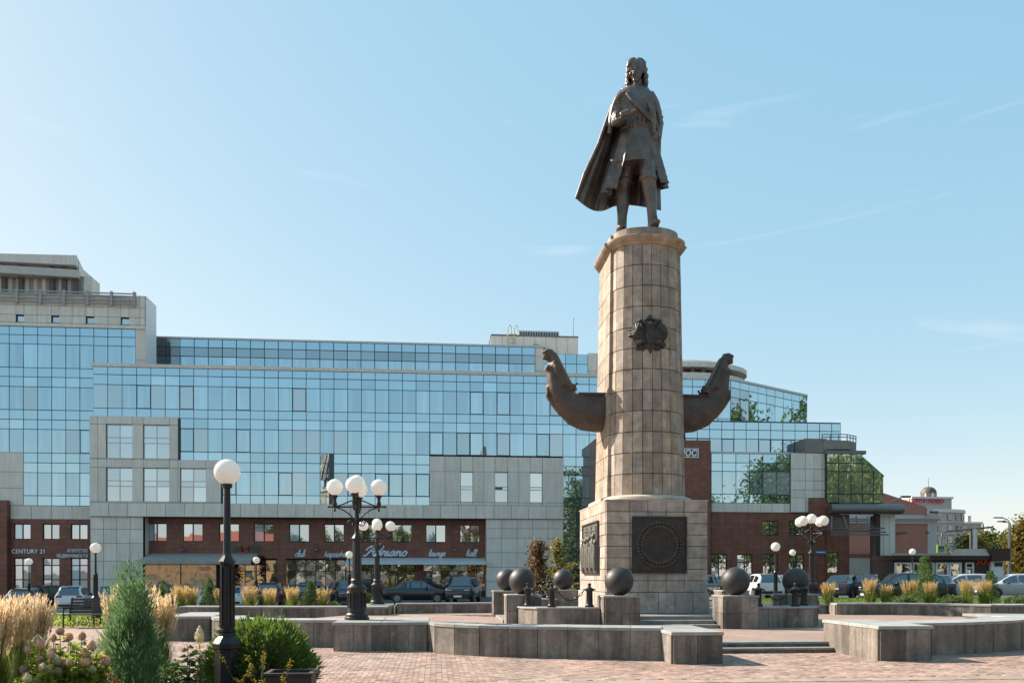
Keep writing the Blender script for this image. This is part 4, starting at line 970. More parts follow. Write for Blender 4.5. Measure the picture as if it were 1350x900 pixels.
def window(x0, x1, z0, z1, Y, cols=2, rows=(), fm=None, pm=None, fw=.07, par=None, inset=.12):
    fm = fm or M['frame_br']; par = par or ob; f = MB(); y0, y1 = Y - 68 + inset, Y - 68 + inset + .10
    f.box(x0, x1, y0, y1, z0, z0 + fw); f.box(x0, x1, y0, y1, z1 - fw, z1)
    zs = [z0 + fw] + list(rows) + [z1 - fw]; cw = (x1 - x0) / cols
    for i in range(cols + 1): f.box(max(x0, x0 + cw * i - fw / 2), min(x1, x0 + cw * i + fw / 2), y0 - .002, y1, z0 + fw, z1 - fw)
    for r in rows: f.box(x0, x1, y0 + .002, y1, r - fw / 2, r + fw / 2)
    wo = f.build('window', fm, par)
    for i in range(cols):
        for j in range(len(zs) - 1):
            a, b_ = x0 + cw * i + fw / 2 - .01, x0 + cw * (i + 1) - fw / 2 + .01; mm = pm or M['glass_win']
            if isinstance(mm, list): mm = mm[i % len(mm)]
            sbox('pane', round(b_ - a, 2), .02, round(zs[j + 1] - zs[j], 2), mm, wo, ((a + b_) / 2, y0 + .05, (zs[j] + zs[j + 1]) / 2), (rp_.gauss(0, .004), 0, rp_.gauss(0, .008)))
    return wo
def wallholes(name, x0, x1, z0, z1, Y, holes, m, depth=.5):
    xs = sorted({x0, x1, *[h[0] for h in holes], *[h[1] for h in holes]}); zs = sorted({z0, z1, *[h[2] for h in holes], *[h[3] for h in holes]})
    xs = [x for x in xs if x0 <= x <= x1]; zs = [z for z in zs if z0 <= z <= z1]; b = MB()
    for j in range(len(zs) - 1):
        i = 0
        while i < len(xs) - 1:
            zc_ = (zs[j] + zs[j + 1]) / 2
            if hit((xs[i] + xs[i + 1]) / 2, zc_, holes): i += 1; continue
            k = i
            while k + 1 < len(xs) - 1 and not hit((xs[k + 1] + xs[k + 2]) / 2, zc_, holes): k += 1
            b.box(xs[i], xs[k + 1], Y - 68, Y - 68 + depth, zs[j], zs[j + 1]); i = k + 1
    return b.build(name, m, ob)
def tilemat(base, w_, h, nm):
    N = base.node_tree.nodes; L = base.node_tree.links; b = N['Principled BSDF']; src = b.inputs['Base Color'].links[0].from_socket
    g = N.new('ShaderNodeNewGeometry'); mp = N.new('ShaderNodeMapping'); mp.inputs['Rotation'].default_value = (radians(90), 0, 0); L.new(g.outputs['Position'], mp.inputs['Vector'])
    br = N.new('ShaderNodeTexBrick'); br.inputs['Scale'].default_value = 1; br.inputs['Brick Width'].default_value = w_; br.inputs['Row Height'].default_value = h; br.inputs['Mortar Size'].default_value = .012; br.offset = 0
    br.inputs['Color1'].default_value = (.86, .86, .86, 1); br.inputs['Color2'].default_value = (1.16, 1.12, 1.1, 1); br.inputs['Mortar'].default_value = (.55, .5, .5, 1)
    L.new(mp.outputs[0], br.inputs['Vector']); mm = N.new('ShaderNodeMixRGB'); mm.blend_type = 'MULTIPLY'; mm.inputs['Fac'].default_value = 1
    L.new(src, mm.inputs['Color1']); L.new(br.outputs['Color'], mm.inputs['Color2']); L.new(mm.outputs[0], b.inputs['Base Color'])
tilemat(M['brown'], .6, .42, 'brown')
YM = 68.0
ROWS = [7.35, 8.06, 9.89, 10.64, 11.44, 13.28, 14.07, 14.78, 16.62, 17.41, 18.02]; VIS = (1, 4, 7)
X0M = -26.72; X1M = PX(963, YM); NCm = round((X1M - X0M) / 1.1); XS = [X0M + (X1M - X0M) * i / NCm for i in range(NCm + 1)]
def snap(x): return min(XS, key=lambda q: abs(q - x))
xa, xb_, xc_ = snap(PX(237, YM)), snap(PX(295, YM)), snap(PX(571, YM)); xd_ = snap(PX(743, YM))
zA, zB, zC_ = 14.07, 10.64, 11.44
holesM = [(X0M - 1, xa, 7, zA), (X0M - 1, xb_, 7, zB), (xc_, xd_, 7, zC_)]
cw = curtain((0, YM), (1, YM), XS, ROWS, VIS, holesM)
# one column of panes stands slightly ajar and catches the statue
xv = PX(432, YM); pc = Vector((xv, YM)); nv = ((-pc).normalized() + (Vector((6.6, 27.05)) - pc).normalized()).normalized(); yaw_ = atan2(nv.x, -nv.y)
for i_, p_ in enumerate(PANES):
    if abs(p_[3][0] - xv) < .56 and 7.3 < p_[3][2] < 11.4: PANES[i_] = p_[:4] + ((0, 0, yaw_),) + ((M['glass_s'],))
# body of the building behind the glass
MB().box(X0M, X1M, .3, 13, 6.3, 18.0).box(-27, X1M, 1.8, 13, 0, 6.31).build('building_core', M['concrete_d'], ob)
MB().box(X0M - .1, X1M + .1, -.15, .35, 18.02, 18.28).build('parapet', M['concrete'], ob)
# left grey block, strip and piers
YB = 67.6
def lx(px): return PX(px, YB)
xL0 = X0M - .12
wl = [(lx(140), lx(174.5), 11.8, 13.75), (lx(188.8), lx(223.3), 11.8, 13.75), (lx(140), lx(174.5), 8.55, 10.45), (lx(188.8), lx(223.3), 8.55, 10.45), (lx(237.5), lx(271.5), 8.55, 10.45)]
wl = [(a, b, PZ(160, 604, YB), PZ(160, 559, YB)) if c > 11 else (a, b, PZ(160, 661, YB), PZ(160, 616, YB)) for a, b, c, d in wl]
zu0, zu1, zl0, zl1 = wl[0][2], wl[0][3], wl[2][2], wl[2][3]
xs = [xL0, (xL0 + wl[0][0]) / 2, wl[0][0], wl[0][1], wl[1][0], wl[1][1], xa, wl[4][0], wl[4][1], xb_]
xs2 = sorted(set(xs)); zsB = [7.35, zl0, zl1, zB + .1, zu0, zu1, zA]
hl = wl + [(xa, xb_ + 1, zB + .1, 20)]
panels(xs2, zsB, YB, hl)
for h in wl: window(h[0], h[1], h[2], h[3], YB, 2, [h[2] + (h[3] - h[2]) * .46, h[2] + (h[3] - h[2]) * .62], M['metal_pale'], M['glass_win'], .06)
ns = 26; xsS = [xL0 + (xd_ - xL0) * i / ns for i in range(ns + 1)]
panels(xsS, [6.28, 7.35], YB - .02)
wc = [(lx(607.2), lx(623.4)), (lx(652.5), lx(669.3)), (lx(698.8), lx(715))]; zc0, zc1 = PZ(660, 662, YB), PZ(660, 622, YB)
xs3 = [xc_] + [v for a in wc for v in a] + [xd_]; xs3 = sorted(xs3 + [(xs3[0] + xs3[1]) / 2, (xs3[2] + xs3[3]) / 2, (xs3[4] + xs3[5]) / 2])
hc = [(a, b, zc0, zc1) for a, b in wc]; panels(xs3, [7.35, zc0, zc1, zC_ - .15], YB, hc)
for h in hc: window(h[0], h[1], h[2], h[3], YB, 1, [h[2] + (h[3] - h[2]) * .42, h[2] + (h[3] - h[2]) * .52], M['metal_pale'], M['glass_win'], .06)
panels([xL0 + (lx(188) - xL0) * i / 4 for i in range(5)], [-.1, 1.4, 2.8, 4.2, 5.3, 6.27], YB + .15)
panels([lx(641) + (xd_ - lx(641)) * i / 5 for i in range(6)], [-.1, 1.2, 2.35, 3.55, 4.7, 5.5, 6.27], YB + .15)
# glazing right of the grey centre block going down to the ground floor
curtain((0, YM + .05), (1, YM + .05), [xd_ + 1.15 * i for i in range(6)], [2.2, 3.6, 4.9, 6.3, 7.33], (0, 1, 2), (), lambda i, j, v, m: M['glass_d'])
MB().box(xd_, xd_ + 7, .1, .5, 0, 2.2).build('dark_base', M['frame_br'], ob)
# ---- brown recessed storeys
YR = 69.0
def rx(px): return PX(px, YR)
bx0, bx1 = lx(188), lx(641)
wz0, wz1 = PZ(348, 714.3, YR), PZ(348, 689.5, YR)
wins2 = [(rx(c - 13), rx(c + 13), wz0, wz1) for c in (206.5, 254, 302, 348, 394.5, 440.5, 485, 530, 574.5, 619.5)]
wallholes('brown_wall', bx0, bx1, 3.05, 6.27, YR, wins2, M['brown'])
for k, h in enumerate(wins2): window(h[0], h[1], h[2], h[3], YR, 2, (), M['frame_br'], [M['blind'], M['glass_win']] if k in (0, 3, 4, 8) else M['glass_win'], .09)
MB().box(bx0 - .3, bx0, -.2, 1.1, 0, 6.27).build('recess_side', M['concrete'], ob); MB().box(bx1, bx1 + .3, -.2, 1.1, 0, 6.27).build('recess_side', M['concrete'], ob)
# storefront glazing
ys = YR - .15
def shop(pa, pb, n, ztop=None, door=()):
    x0, x1 = PX(pa, ys), PX(pb, ys); ztop = ztop or 2.95
    for i in range(n):
        a, b_ = x0 + (x1 - x0) * i / n, x0 + (x1 - x0) * (i + 1) / n
        o = window(a, b_, .0 if i in door else .42, ztop, ys, 1, [2.05], M['frame_br'], M['glass_shop'], .05, inset=.02); 
        if i in door: o['label'] = 'glazed entrance door'
shop(350, 366, 1); shop(377, 455, 6, door=()); shop(455, 547, 8, door=(3, 4)); shop(558, 640, 7, door=(2, 3)); shop(310, 349, 3, door=(1,))
for a, b_ in ((366, 377), (547, 558)): MB().box(PX(a, ys), PX(b_, ys), ys - 68 - .1, ys - 68 + .4, -.1, 3.05).build('pier', M['brown'], ob)
MB().box(bx0, bx1, ys - 68 + .02, ys - 68 + .4, -.1, .42).build('plinth', M['frame_br'], ob)
# awnings
aw = MB(); x0, x1 = PX(185, 66.6), PX(332, 66.6)
aw.prism_x([(-1.7, 2.55), (-1.7, 2.85), (1.0, 3.45), (1.0, 3.35), (-1.62, 2.78), (-1.62, 2.55)], x0, x1); aw.build('awning', mat('grey_awning', (.34, .32, .29), .8, 0, .15, 2), ob)
M['film'] = glassmat('clear_film_screen', (.62, .56, .48), (.13, .115, .095), .5, .06, .05, wavy=.03)
xs_ = [x0 + .3 + (x1 - 3.0 - x0) * i / 2 for i in range(3)]
for i in range(2): sbox('veranda_screen', round(xs_[i + 1] - xs_[i] - .08, 2), .03, 2.3, M['film'], ob, ((xs_[i] + xs_[i + 1]) / 2, -1.3, 1.35))
for x in xs_: sbox('veranda_post', .08, .08, 2.6, M['frame'], ob, (x, -1.3, 1.3))
x0, x1 = PX(455, 67.2), PX(641, 67.2)
aw = MB(); aw.prism_x([(-.9, 2.55), (-.9, 2.72), (1.0, 3.12), (1.0, 3.05), (-.84, 2.66), (-.84, 2.55)], x0, x1); aw.build('awning', mat('pale_awning', (.55, .58, .62), .6, 0, .08, 2), ob)
for px in (242, 272 + 146, 600): 
    p = P(px, 725, YR); b = MB(); b.ball((p.x, .6, p.z), .16, .14, .16); b.tube([(p.x, .9, p.z + .3), (p.x, .75, p.z + .42), (p.x, .6, p.z + .15)], .03, 6); b.build('wall_light', M['metal_grey'], ob, smooth=True)
# ---- left tower
YL = 69.6
ZL = [7.23, 8.03, 9.86, 10.64, 11.43, 13.30, 14.07, 14.84, 16.68, 17.46, 18.2, 20.07, 20.79, 21.52]
xl1 = PX(179, YL); XL = [xl1 - 1.075 * i for i in range(20)][::-1]
hlc = min(XL, key=lambda q: abs(q - PX(38, YL)))
curtain((0, YL), (1, YL), XL, ZL, (1, 4, 7, 10), [(-99, hlc, 0, 11.43)])
MB().box(XL[0], PX(192, YL) - .02, 1.9, 4.0, 0, 24.0).build('tower_core', M['concrete_d'], ob)
xr = PX(192, YL)
panels([xl1, xr], [7.23, 9, 11, 13, 15, 17, 19, 21.52], YL - .05, depth=.5)
zt0, zt1 = 21.52, PZ(100, 388, YL)
sw_ = [(PX(a, YL), PX(b_, YL), PZ(60, 426, YL), PZ(60, 416, YL)) for a, b_ in ((22, 32.6), (68.5, 79), (114, 125), (160, 171))]
xsT = [XL[0]] + [PX(x, YL) for x in (-40, -20, 3.5, 19.5)] + []
xsT = sorted({XL[0], XL[5], *[v for h in sw_ for v in h[:2]], *[PX(x, YL) for x in (50, 96, 143, 185)], xr})
panels(xsT, [zt0 + .12, sw_[0][2], sw_[0][3], zt0 + (zt1 - zt0) * .62, zt1], YL - .1, sw_, depth=.5)
MB().box(XL[0], xr, 1.4, 1.75, zt0 - .06, zt0 + .12).build('string_course', M['concrete'], ob)
for h in sw_: window(*h, YL - .1, 1, (), M['frame'], M['glass_win'], .08)
MB().box(xr, xr + .06, 1.55, 4.0, 17.5, zt1).build('tower_side', M['white'], ob)  # sky brightness reflected by this side is put into its white colour
rail = MB()
for py in (387, 391, 396, 400.5): rail.tube([(XL[0], 1.25, PZ(100, py, YL)), (PX(182, YL), 1.25, PZ(100, py, YL))], .06, 6)
for px in (25, 56, 87, 118, 149, 179): x = PX(px, YL); rail.box(x - .09, x + .09, 1.18, 1.4, PZ(100, 403, YL), PZ(100, 384.5, YL))
rail.build('roof_railing', mat('railing_grey', (.34, .33, .31), .5, .2), ob)
# cat ladder behind the tower
for px in (200, 204):
    p = P(px, 410, 72.3); q = P(px, 480, 72.3); MB().tube([(q.x, q.y - 68, q.z), (p.x, p.y - 68, p.z), (p.x - .1, p.y - 68.2, p.z + .2)], .06, 6).build('ladder_rail', M['metal_grey'], ob)
for k in range(9):
    z = 18.5 + k * .5; p = P(200, 480, 72.3); sbox('ladder_rung', .3, .05, .05, M['metal_grey'], ob, (p.x + .13, 4.3, z))
# penthouse with two overhanging slabs
YT = 72.5
def tx(px): return PX(px, YT)
def tz(py): return PZ(60, py, YT)
b = MB(); b.box(tx(-60), tx(103), 4.7, 9, zt1 - .5, tz(348)); b.build('penthouse_wall', M['concrete'], ob)
for a in (6, 28, 69, 85, 100): sbox('pillar', .35, .3, 3.2, M['concrete_d'], ob, (tx(a), 4.5, tz(366)))
for a in range(10): sbox('penthouse_panel', 1.05, .04, 1.9, M['concrete'], ob, (tx(12) + a * 1.1 * .62 * 1.0 * .98, 4.66, tz(377)))
xbk = PX(118, 77.0)
sl = MB(); sl.prism([(tx(-60), 3.6), (tx(0), 3.4), (tx(107), 4.0), (xbk, 9), (tx(-60), 9)], tz(367), tz(357)); sl.build('balcony_slab', mat('slab_grey', (.50, .47, .43), .7, 0, .1, 1), ob)
sl = MB(); z0_, z1_ = tz(350), tz(342)
sl.hexa([(tx(-60), 3.6, z0_), (tx(105), 3.9, z0_ - .1), (xbk, 9, z0_ - .9), (tx(-60), 9, z0_), (tx(-60), 3.6, z1_), (tx(105), 3.9, tz(338.5)), (xbk, 9, z1_ - .3), (tx(-60), 9, z1_)]); sl.build('penthouse_roof', M['concrete'], ob)
MB().box(tx(105.2), xbk - .6, 4.9, 8.8, zt1 - .4, tz(368)).build('penthouse_glazing', M['white'], ob)
# ---- brown base of the tower
wz0, wz1 = PZ(67, 711, YL), PZ(67, 690, YL); gz0, gz1 = .6, PZ(67, 735, YL)
wt = [(PX(c - 11, YL), PX(c + 11, YL), wz0, wz1) for c in (29.5, 67.5, 104.5)]; wg = [(PX(c - 11, YL), PX(c + 11, YL), gz0, gz1) for c in (29.5, 67.5, 104.5)]
wallholes('brown_wall', XL[0], PX(124, YL), -.1, 6.15, YL - .05, wt + wg, M['brown'])
panels([XL[0] + (PX(122, YL) - XL[0]) * i / 11 for i in range(12)], [6.16, 7.23], YL - .02)
panels([XL[0] + (hlc - XL[0]) * i / 5 for i in range(6)], [7.24, 8.6, 9.9, 11.43], YL - .02)
MB().box(XL[0], PX(9, 69), 1.0, 1.55, 0, PZ(4, 659, 69)).build('brown_pier', M['brown'], ob)
for k, h in enumerate(wt): window(*h, YL - .05, 2, (), M['frame_br'], [M['blind'], M['glass_win']] if k == 0 else M['glass_win'], .08)
for k, h in enumerate(wg): window(*h, YL - .05, 2, [gz0 + .75, gz1 - .6], M['frame_br'], [M['blind'], M['glass_win']] if k == 2 else M['glass_win'], .08)
# ---- rooftop storey set back over the main glass
YP_ = 74.0
xp0, xp1 = PX(200, YP_), PX(705.5, YP_); npn = round((xp1 - xp0) / 1.18)
curtain((0, YP_), (1, YP_), [xp0 + (xp1 - xp0) * i / npn for i in range(npn + 1)], [18.3, 19.69, 20.50, 21.28, 22.0], (0,), (), lambda i, j, v, m: M['glass_d'] if j == 2 else (M['glass_b'] if j == 3 else M['glass']), shutp=.12, gap=.07)
MB().box(xp0, xp1 + 1.0, 5.9, 13, 22.0, 22.15).build('roof_edge', M['metal_pale'], ob)
panels([xp1, xp1 + .75], [18.3, 19.9, 21.2, 22.0], YP_)
xq0, xq1 = PX(716, YP_), PX(775, YP_); nq = 3 + 1
curtain((0, YP_ + .05), (1, YP_ + .05), [xq0 + (xq1 - xq0) * i / nq for i in range(nq + 1)], [18.3, 19.69, 20.6, 21.5], (0,), (), None)
panels([xq1, xq1 + .8, PX(800, YP_)], [18.3, 20, 21.62], YP_); MB().box(xp1, PX(800, YP_), 6.3, 13, 18, 21.55).build('rooftop_core', M['concrete'], ob)
YH = 78.0
def hx(px): return PX(px, YH)
hut_z = PZ(700, 442, YH); panels([hx(647.6) + (hx(762) - hx(647.6)) * i / 8 for i in range(9)], [21.8, hut_z - .1], YH, name='roof_hut', depth=4)
MB().box(hx(647), hx(762.5), 9.9, 14.1, hut_z - .1, hut_z).build('roof_hut_edge', M['metal_grey'], ob)
lv = MB().box(hx(684), hx(737.5), 10.2, 12, hut_z, hut_z + .5).build('louvre_box', M['metal_pale'], ob)
for k in range(15): sbox('louvre_slot', .14, .05, .26, M['frame'], lv, (hx(687) + k * (hx(735) - hx(687)) / 14, 10.18, hut_z + .24))
M['ladder_yellow'] = mat('cream_ladder', (.42, .38, .24), .5)
for px in (672, 680.5):
    z_ = PZ(676, 430, YH); x = hx(px); MB().tube([(x - .2, 9.7, 21.9), (x - .2, 9.7, z_ - .2), (x - .1, 9.7, z_), (x + .02, 9.7, z_), (x + .12, 9.7, z_ - .2), (x + .12, 9.7, hut_z)], .045, 6).build('ladder_rail', M['ladder_yellow'], ob)
for k in range(6): sbox('ladder_rung', .65, .05, .05, M['ladder_yellow'], ob, (hx(676.3), 9.7, 22.2 + .4 * k))
b = MB(); b.tube([(hx(699), 9.6, 21.9), (hx(700), 9.6, 22.9), (hx(704), 9.6, 23.3), (hx(710), 9.6, 23.2), (hx(713), 9.6, 22.8), (hx(713), 9.6, 21.9)], .09, 6); b.build('vent_pipe', M['ladder_yellow'], ob)
MB().tube([(hx(757), 10.5, hut_z), (hx(757), 10.5, PZ(757, 418, YH)), (hx(758.5), 10.5, PZ(757, 417, YH))], .03, 5).build('antenna', M['metal_grey'], ob)
# ---- chamfered glass storey right of the column, oval roof
pA = Vector((X1M, YM)); pB = Vector((33.9, 73.8)); dl = (pB - pA).length
nd = 9; curtain(pA, pB, [dl * i / nd for i in range(nd + 1)], [12.0, 13.28, 14.07, 14.78, 16.62, 17.41, 18.02], (2, 3), (), lambda i, j, v, m: M['glass_d'] if i < 2 else M['glass_s'])
MB().prism([(X1M - 3, 0.3), (X1M, .3), (33.8, 6.0), (33.8, 13), (X1M - 3, 13)], 6, 18.0).build('building_core', M['concrete_d'], ob)
MB().hexa([(pA.x, -.15, 18.02), (pB.x, pB.y - 68.15, 18.02), (pB.x, pB.y - 67.7, 18.02), (pA.x, .3, 18.02), (pA.x, -.15, 18.22), (pB.x, pB.y - 68.15, 18.22), (pB.x, pB.y - 67.7, 18.22), (pA.x, .3, 18.22)]).build('parapet', M['metal_pale'], ob)
ro = MB(); yo = 71.0
ocx, ocy = PX(905, yo), 4.6; orx = PX(990.5, yo) - ocx
def oval(z0, z1, k, ky): ro.prism([(ocx + orx * k * cos(2 * pi * i / 40), ocy + 4.2 * ky * sin(2 * pi * i / 40)) for i in range(40)], z0, z1)
oval(18.25, PZ(950, 501, yo) , .98, 1.0); o = ro.build('oval_roof', M['concrete'], ob); ro = MB(); oval(PZ(950, 493.5, yo), PZ(950, 487.5, yo), 1.0, 1.0); oval(PZ(950, 487.5, yo), PZ(950, 483, yo), .82, .85); ro.build('oval_roof', M['concrete'], ob)
ro = MB(); oval(18.3, PZ(950, 493, yo), .72, .75); ro.build('roof_drum', M['brown'], ob)
for px in (903, 917, 931, 978): sbox('pillar', .3, .3, 1.0, M['concrete_d'], ob, (PX(px, yo - 3.0), .9 if px < 970 else 3.0, PZ(950, 497, yo)))
# ---- brown block with sign, behind the column
YK = 65.0
kx0, kx1 = PX(785, YK), PX(937, YK); kz = PZ(920, 580, YK)
MB().box(kx0, kx1, -3, 1.5, -.1, kz).build('brown_block', M['brown'], ob)
# ---- right wing
YW = 66.0
def wx(px): return PX(px, YW)
wr_ = [PZ(990, y, YW) for y in (663, 651.4, 621.4, 610, 598)]
gl_ = lambda i, j, v, m: M['glass_g'] if v else M['glass_s']
curtain((0, YW), (1, YW), [wx(p) for p in (937.5, 951.9, 970, 987.8, 1005.6, 1023.7, 1041.6)], wr_, (1,), (), None, shutp=.35)
MB().box(wx(937.5), wx(1190 - 80), -1.6, 6, 6.3, wr_[-1]).build('wing_core', M['concrete_d'], ob)
zs0 = PZ(990, 675, YW); panels([wx(937.5) + (wx(1066) - wx(937.5)) * i / 8 for i in range(9)], [zs0, wr_[0]], YW - .05)
YD = 67.6
mr_ = [PZ(1000, y, YD) for y in (597, 578.8, 567, 556.6)]
curtain((0, YD), (1, YD), [PX(903 + 16.1 * i, YD) for i in range(13)] + [PX(1108, YD)], mr_, (0,), (), None, shutp=.3)
MB().box(PX(903, YD), PX(1108, YD) + .05, -.35, 5, wr_[-1], mr_[-1] + .1).build('wing_core', M['mullion'], ob)
MB().box(wx(937), wx(1045), -2.1, -1.85, wr_[-1], wr_[-1] + .14).build('parapet', M['metal_pale'], ob)
YQ = 65.8
def qx(px): return PX(px, YQ)
panels([qx(p) for p in (1042.3, 1061.5, 1073, 1084, 1089.5)], [PZ(1065, y, YQ) for y in (675, 656, 645.5, 633.5, 618, 597)], YQ, name='panel_pier', depth=1.5)
MB().box(qx(1061), qx(1089.5), -2.25, 1, PZ(1075, 596.5, YQ), PZ(1075, 578, YQ)).build('pier_head', mat('pier_grey', (.22, .20, .18), .75, 0, .1, 1), ob)
bz = zs0
rw = [(wx(c - 10), wx(c + 10), PZ(1000, 705.5, YW), PZ(1000, 686, YW)) for c in (1015.5, 1050)]
rg_ = [(wx(c - 10), wx(c + 10), .35, PZ(1000, 730, YW)) for c in (948, 982, 1016, 1050)]
wallholes('brown_wall', wx(937.5), wx(1091), -.1, bz, YW - .02, rw + rg_, M['brown'])
for h in rw: window(*h, YW - .02, 2, (), M['frame_br'], M['glass_win'], .08)
for h in rg_: window(*h, YW - .02, 2, [h[3] - .65, h[2] + .6], M['frame_br'], M['glass_win'], .08)
MB().box(wx(1064), wx(1091), -2.5, -2.03, PZ(1075, 700, YW), PZ(1075, 657, YW)).build('brown_pier', M['brown'], ob)
wv = [(wx(1090.5), wx(1105), PZ(1098, 755, YW), PZ(1098, 727, YW))]
wallholes('brown_wall', wx(1089), wx(1119), -.1, PZ(1100, 678, YW), YW - .1, wv, M['brown']); window(*wv[0], YW - .1, 1, (), M['frame_br'], M['glass_win'], .06)
# glass prism with sloping end
YG = 65.4
def gx(px): return PX(px, YG)
gxs = [gx(p) for p in (1090, 1105.7, 1122, 1136.8, 1151.5, 1164.8)]; gzs = [PZ(1125, y, YG) for y in (662.5, 651, 621.4, 610.5, 598)]
sA, sB = Vector((gx(1124), gzs[-1])), Vector((gxs[-1], PZ(1164.8, 629.5, YG)))
def clip(poly):
    n = Vector((sB.y - sA.y, -(sB.x - sA.x))); out = []          # keep the side below the slope
    def sd(p): return (Vector(p) - sA).dot(n)
    for i in range(len(poly)):
        a, b_ = poly[i], poly[(i + 1) % len(poly)]; da, db = sd(a), sd(b_)
        if da >= 0: out.append(a)
        if da * db < 0: t = da / (da - db); out.append(tuple(Vector(a).lerp(Vector(b_), t)))
    return out
if (Vector((gxs[0], gzs[0])) - sA).dot(Vector((sB.y - sA.y, -(sB.x - sA.x)))) < 0: sA, sB = sB, sA
prof = clip([(gxs[0], gzs[0]), (gxs[-1], gzs[0]), (gxs[-1], gzs[-1]), (gxs[0], gzs[-1])])
pri = MB().prism_y(prof, -2.55, 3.5).build('glass_bay', M['frame'], ob)
for i in range(5):
    for j in range(4):
        g = .04; q = clip([(gxs[i] + g, gzs[j] + g), (gxs[i + 1] - g, gzs[j] + g), (gxs[i + 1] - g, gzs[j + 1] - g), (gxs[i] + g, gzs[j + 1] - g)])
        if len(q) >= 3:
            b = MB(); b.prism_y(q, -2.585, -2.555); b.build('glass_pane', M['glass_g'], pri)
dv = (Vector((gxs[-1], PZ(1164.8, 629.5, YG))) - Vector((gx(1124), gzs[-1]))); nv = Vector((-dv.y, dv.x)).normalized(); nv = nv if nv.y > 0 else -nv
a_, b2_ = Vector((gx(1124), gzs[-1])), Vector((gxs[-1], PZ(1164.8, 629.5, YG)))
MB().prism_y([tuple(a_), tuple(b2_), tuple(b2_ + nv * .22), tuple(a_ + nv * .45)], -2.5, 3.5).build('sloping_glazing', M['glass_s'], pri)
MB().box(gx(1089), gx(1142), -2.6, 2, gzs[-1], gzs[-1] + .28).build('bay_roof', mat('roof_edge_grey', (.18, .165, .15), .7), ob)
bz0, bz1 = PZ(1115, 591.5, YG), PZ(1115, 580, YG)
bal = MB().prism([(gx(1088), -2.3), (gx(1118), -2.5), (gx(1137), -1.6), (gx(1137), 1.0), (gx(1088), 1.0)], bz0, bz1).build('balcony', mat('balcony_grey', (.24, .215, .19), .75, 0, .1, 1), ob)
MB().box(gx(1116), gx(1130), -1.6, .6, gzs[-1] + .28, bz0).build('balcony_support', mat('support_grey', (.2, .18, .16), .75), ob)
rl = MB()
pr_ = [(gx(1086), -2.3), (gx(1118), -2.45), (gx(1136.5), -1.6)]
for dz in (.28, .5): rl.tube([(x, y, bz1 + dz) for x, y in pr_], .035, 6)
for k in range(7):
    t = k / 6; a, b_ = (pr_[0], pr_[1]) if t < .5 else (pr_[1], pr_[2]); f = t * 2 if t < .5 else t * 2 - 1
    x, y = a[0] + (b_[0] - a[0]) * f, a[1] + (b_[1] - a[1]) * f; rl.box(x - .03, x + .03, y - .03, y + .03, bz1, bz1 + .5)
rl.build('balcony_railing', M['metal_grey'], bal)
# round beam, canopy, posts
cr = (PZ(1130, 664, YG - .6) - PZ(1130, 677.5, YG - .6)) / 2; cz = PZ(1130, 670.7, YG - .6)
cy = MB(); ring = []
for x, k in ((gx(1090), .95), (gx(1091), 1), (gx(1181), 1), (gx(1184.5), .85), (gx(1186.5), .5), (gx(1187), .1)): ring.append([(x, -3.2 + cr * k * cos(2 * pi * i / 20), cz + cr * k * sin(2 * pi * i / 20)) for i in range(20)])
cy.loft(ring); cy.build('round_beam', mat('beam_metal', (.20, .185, .18), .35, .6, .05, 3), ob, smooth=True, ang=60)
cn = thing('entrance_canopy', 'dark steel louvred canopy under the green glass bay', 'canopy', (gx(1125), 62.5, 0)); co = Vector((gx(1125), 62.5, 0))
def cnx(px): return PX(px, 62.5) - co.x
for k in range(6): z = PZ(1125, 699 - k * 3.4, 62.5); sbox('louvre', round(cnx(1160 - k * 1.5) - cnx(1092), 2), .10, .07, M['metal_grey'], cn, ((cnx(1160 - k * 1.5) + cnx(1092)) / 2, .25 * k, z))
for a, b_ in ((1122, 1114), (1137, 1131), (1150, 1146), (1100, 1098)):
    MB().tube([(cnx(a - 4), 0, PZ(1125, 700, 62.5)), (cnx(b_ + 8), 1.2, PZ(1125, 679, 62.5))], .07, 6).build('strut', M['metal_grey'], cn)
for py, dx in ((701, 0), (704.5, 3), (696, -2)): MB().box(cnx(1091), cnx(1164 + dx), -.5, -.38, PZ(1125, py + 1, 62.5), PZ(1125, py, 62.5) + .04).build('beam', M['metal_grey'], cn)
MB().box(gx(1151.5), gx(1157), -3.0, -2.6, -.1, cz - cr + .05).build('steel_column', M['frame_br'], ob)
panels([gx(1157) + (gx(1180) - gx(1157)) * i / 3 for i in range(4)], [-.1, 1.6, 3.3, PZ(1165, 678.5, YG)], YG, name='concrete_pillar', depth=1.2)
MB().box(-64, -1.5, -.25, 2.2, -1.2, -.11).build('base_course', M['brown'], ob)
# ---- emit the panes: largest 300 of each kind as parts, the rest joined
for kd in ('glass_pane', 'spandrel_pane'):
    L_ = [p for p in PANES if p[0] == kd]; L_.sort(key=lambda p: -p[2][0] * p[2][2])
    for p in L_[:285]: sbox(kd, *p[2], p[5], p[1], p[3], p[4])
    rest = L_[285:]
    if rest:
        b = MB()
        for p in rest: b.obox(p[3], *p[2], Matrix.Rotation(p[4][2], 3, 'Z'))
        kind(b.build(kd + 's', M['glass_s'], ob), 'stuff')
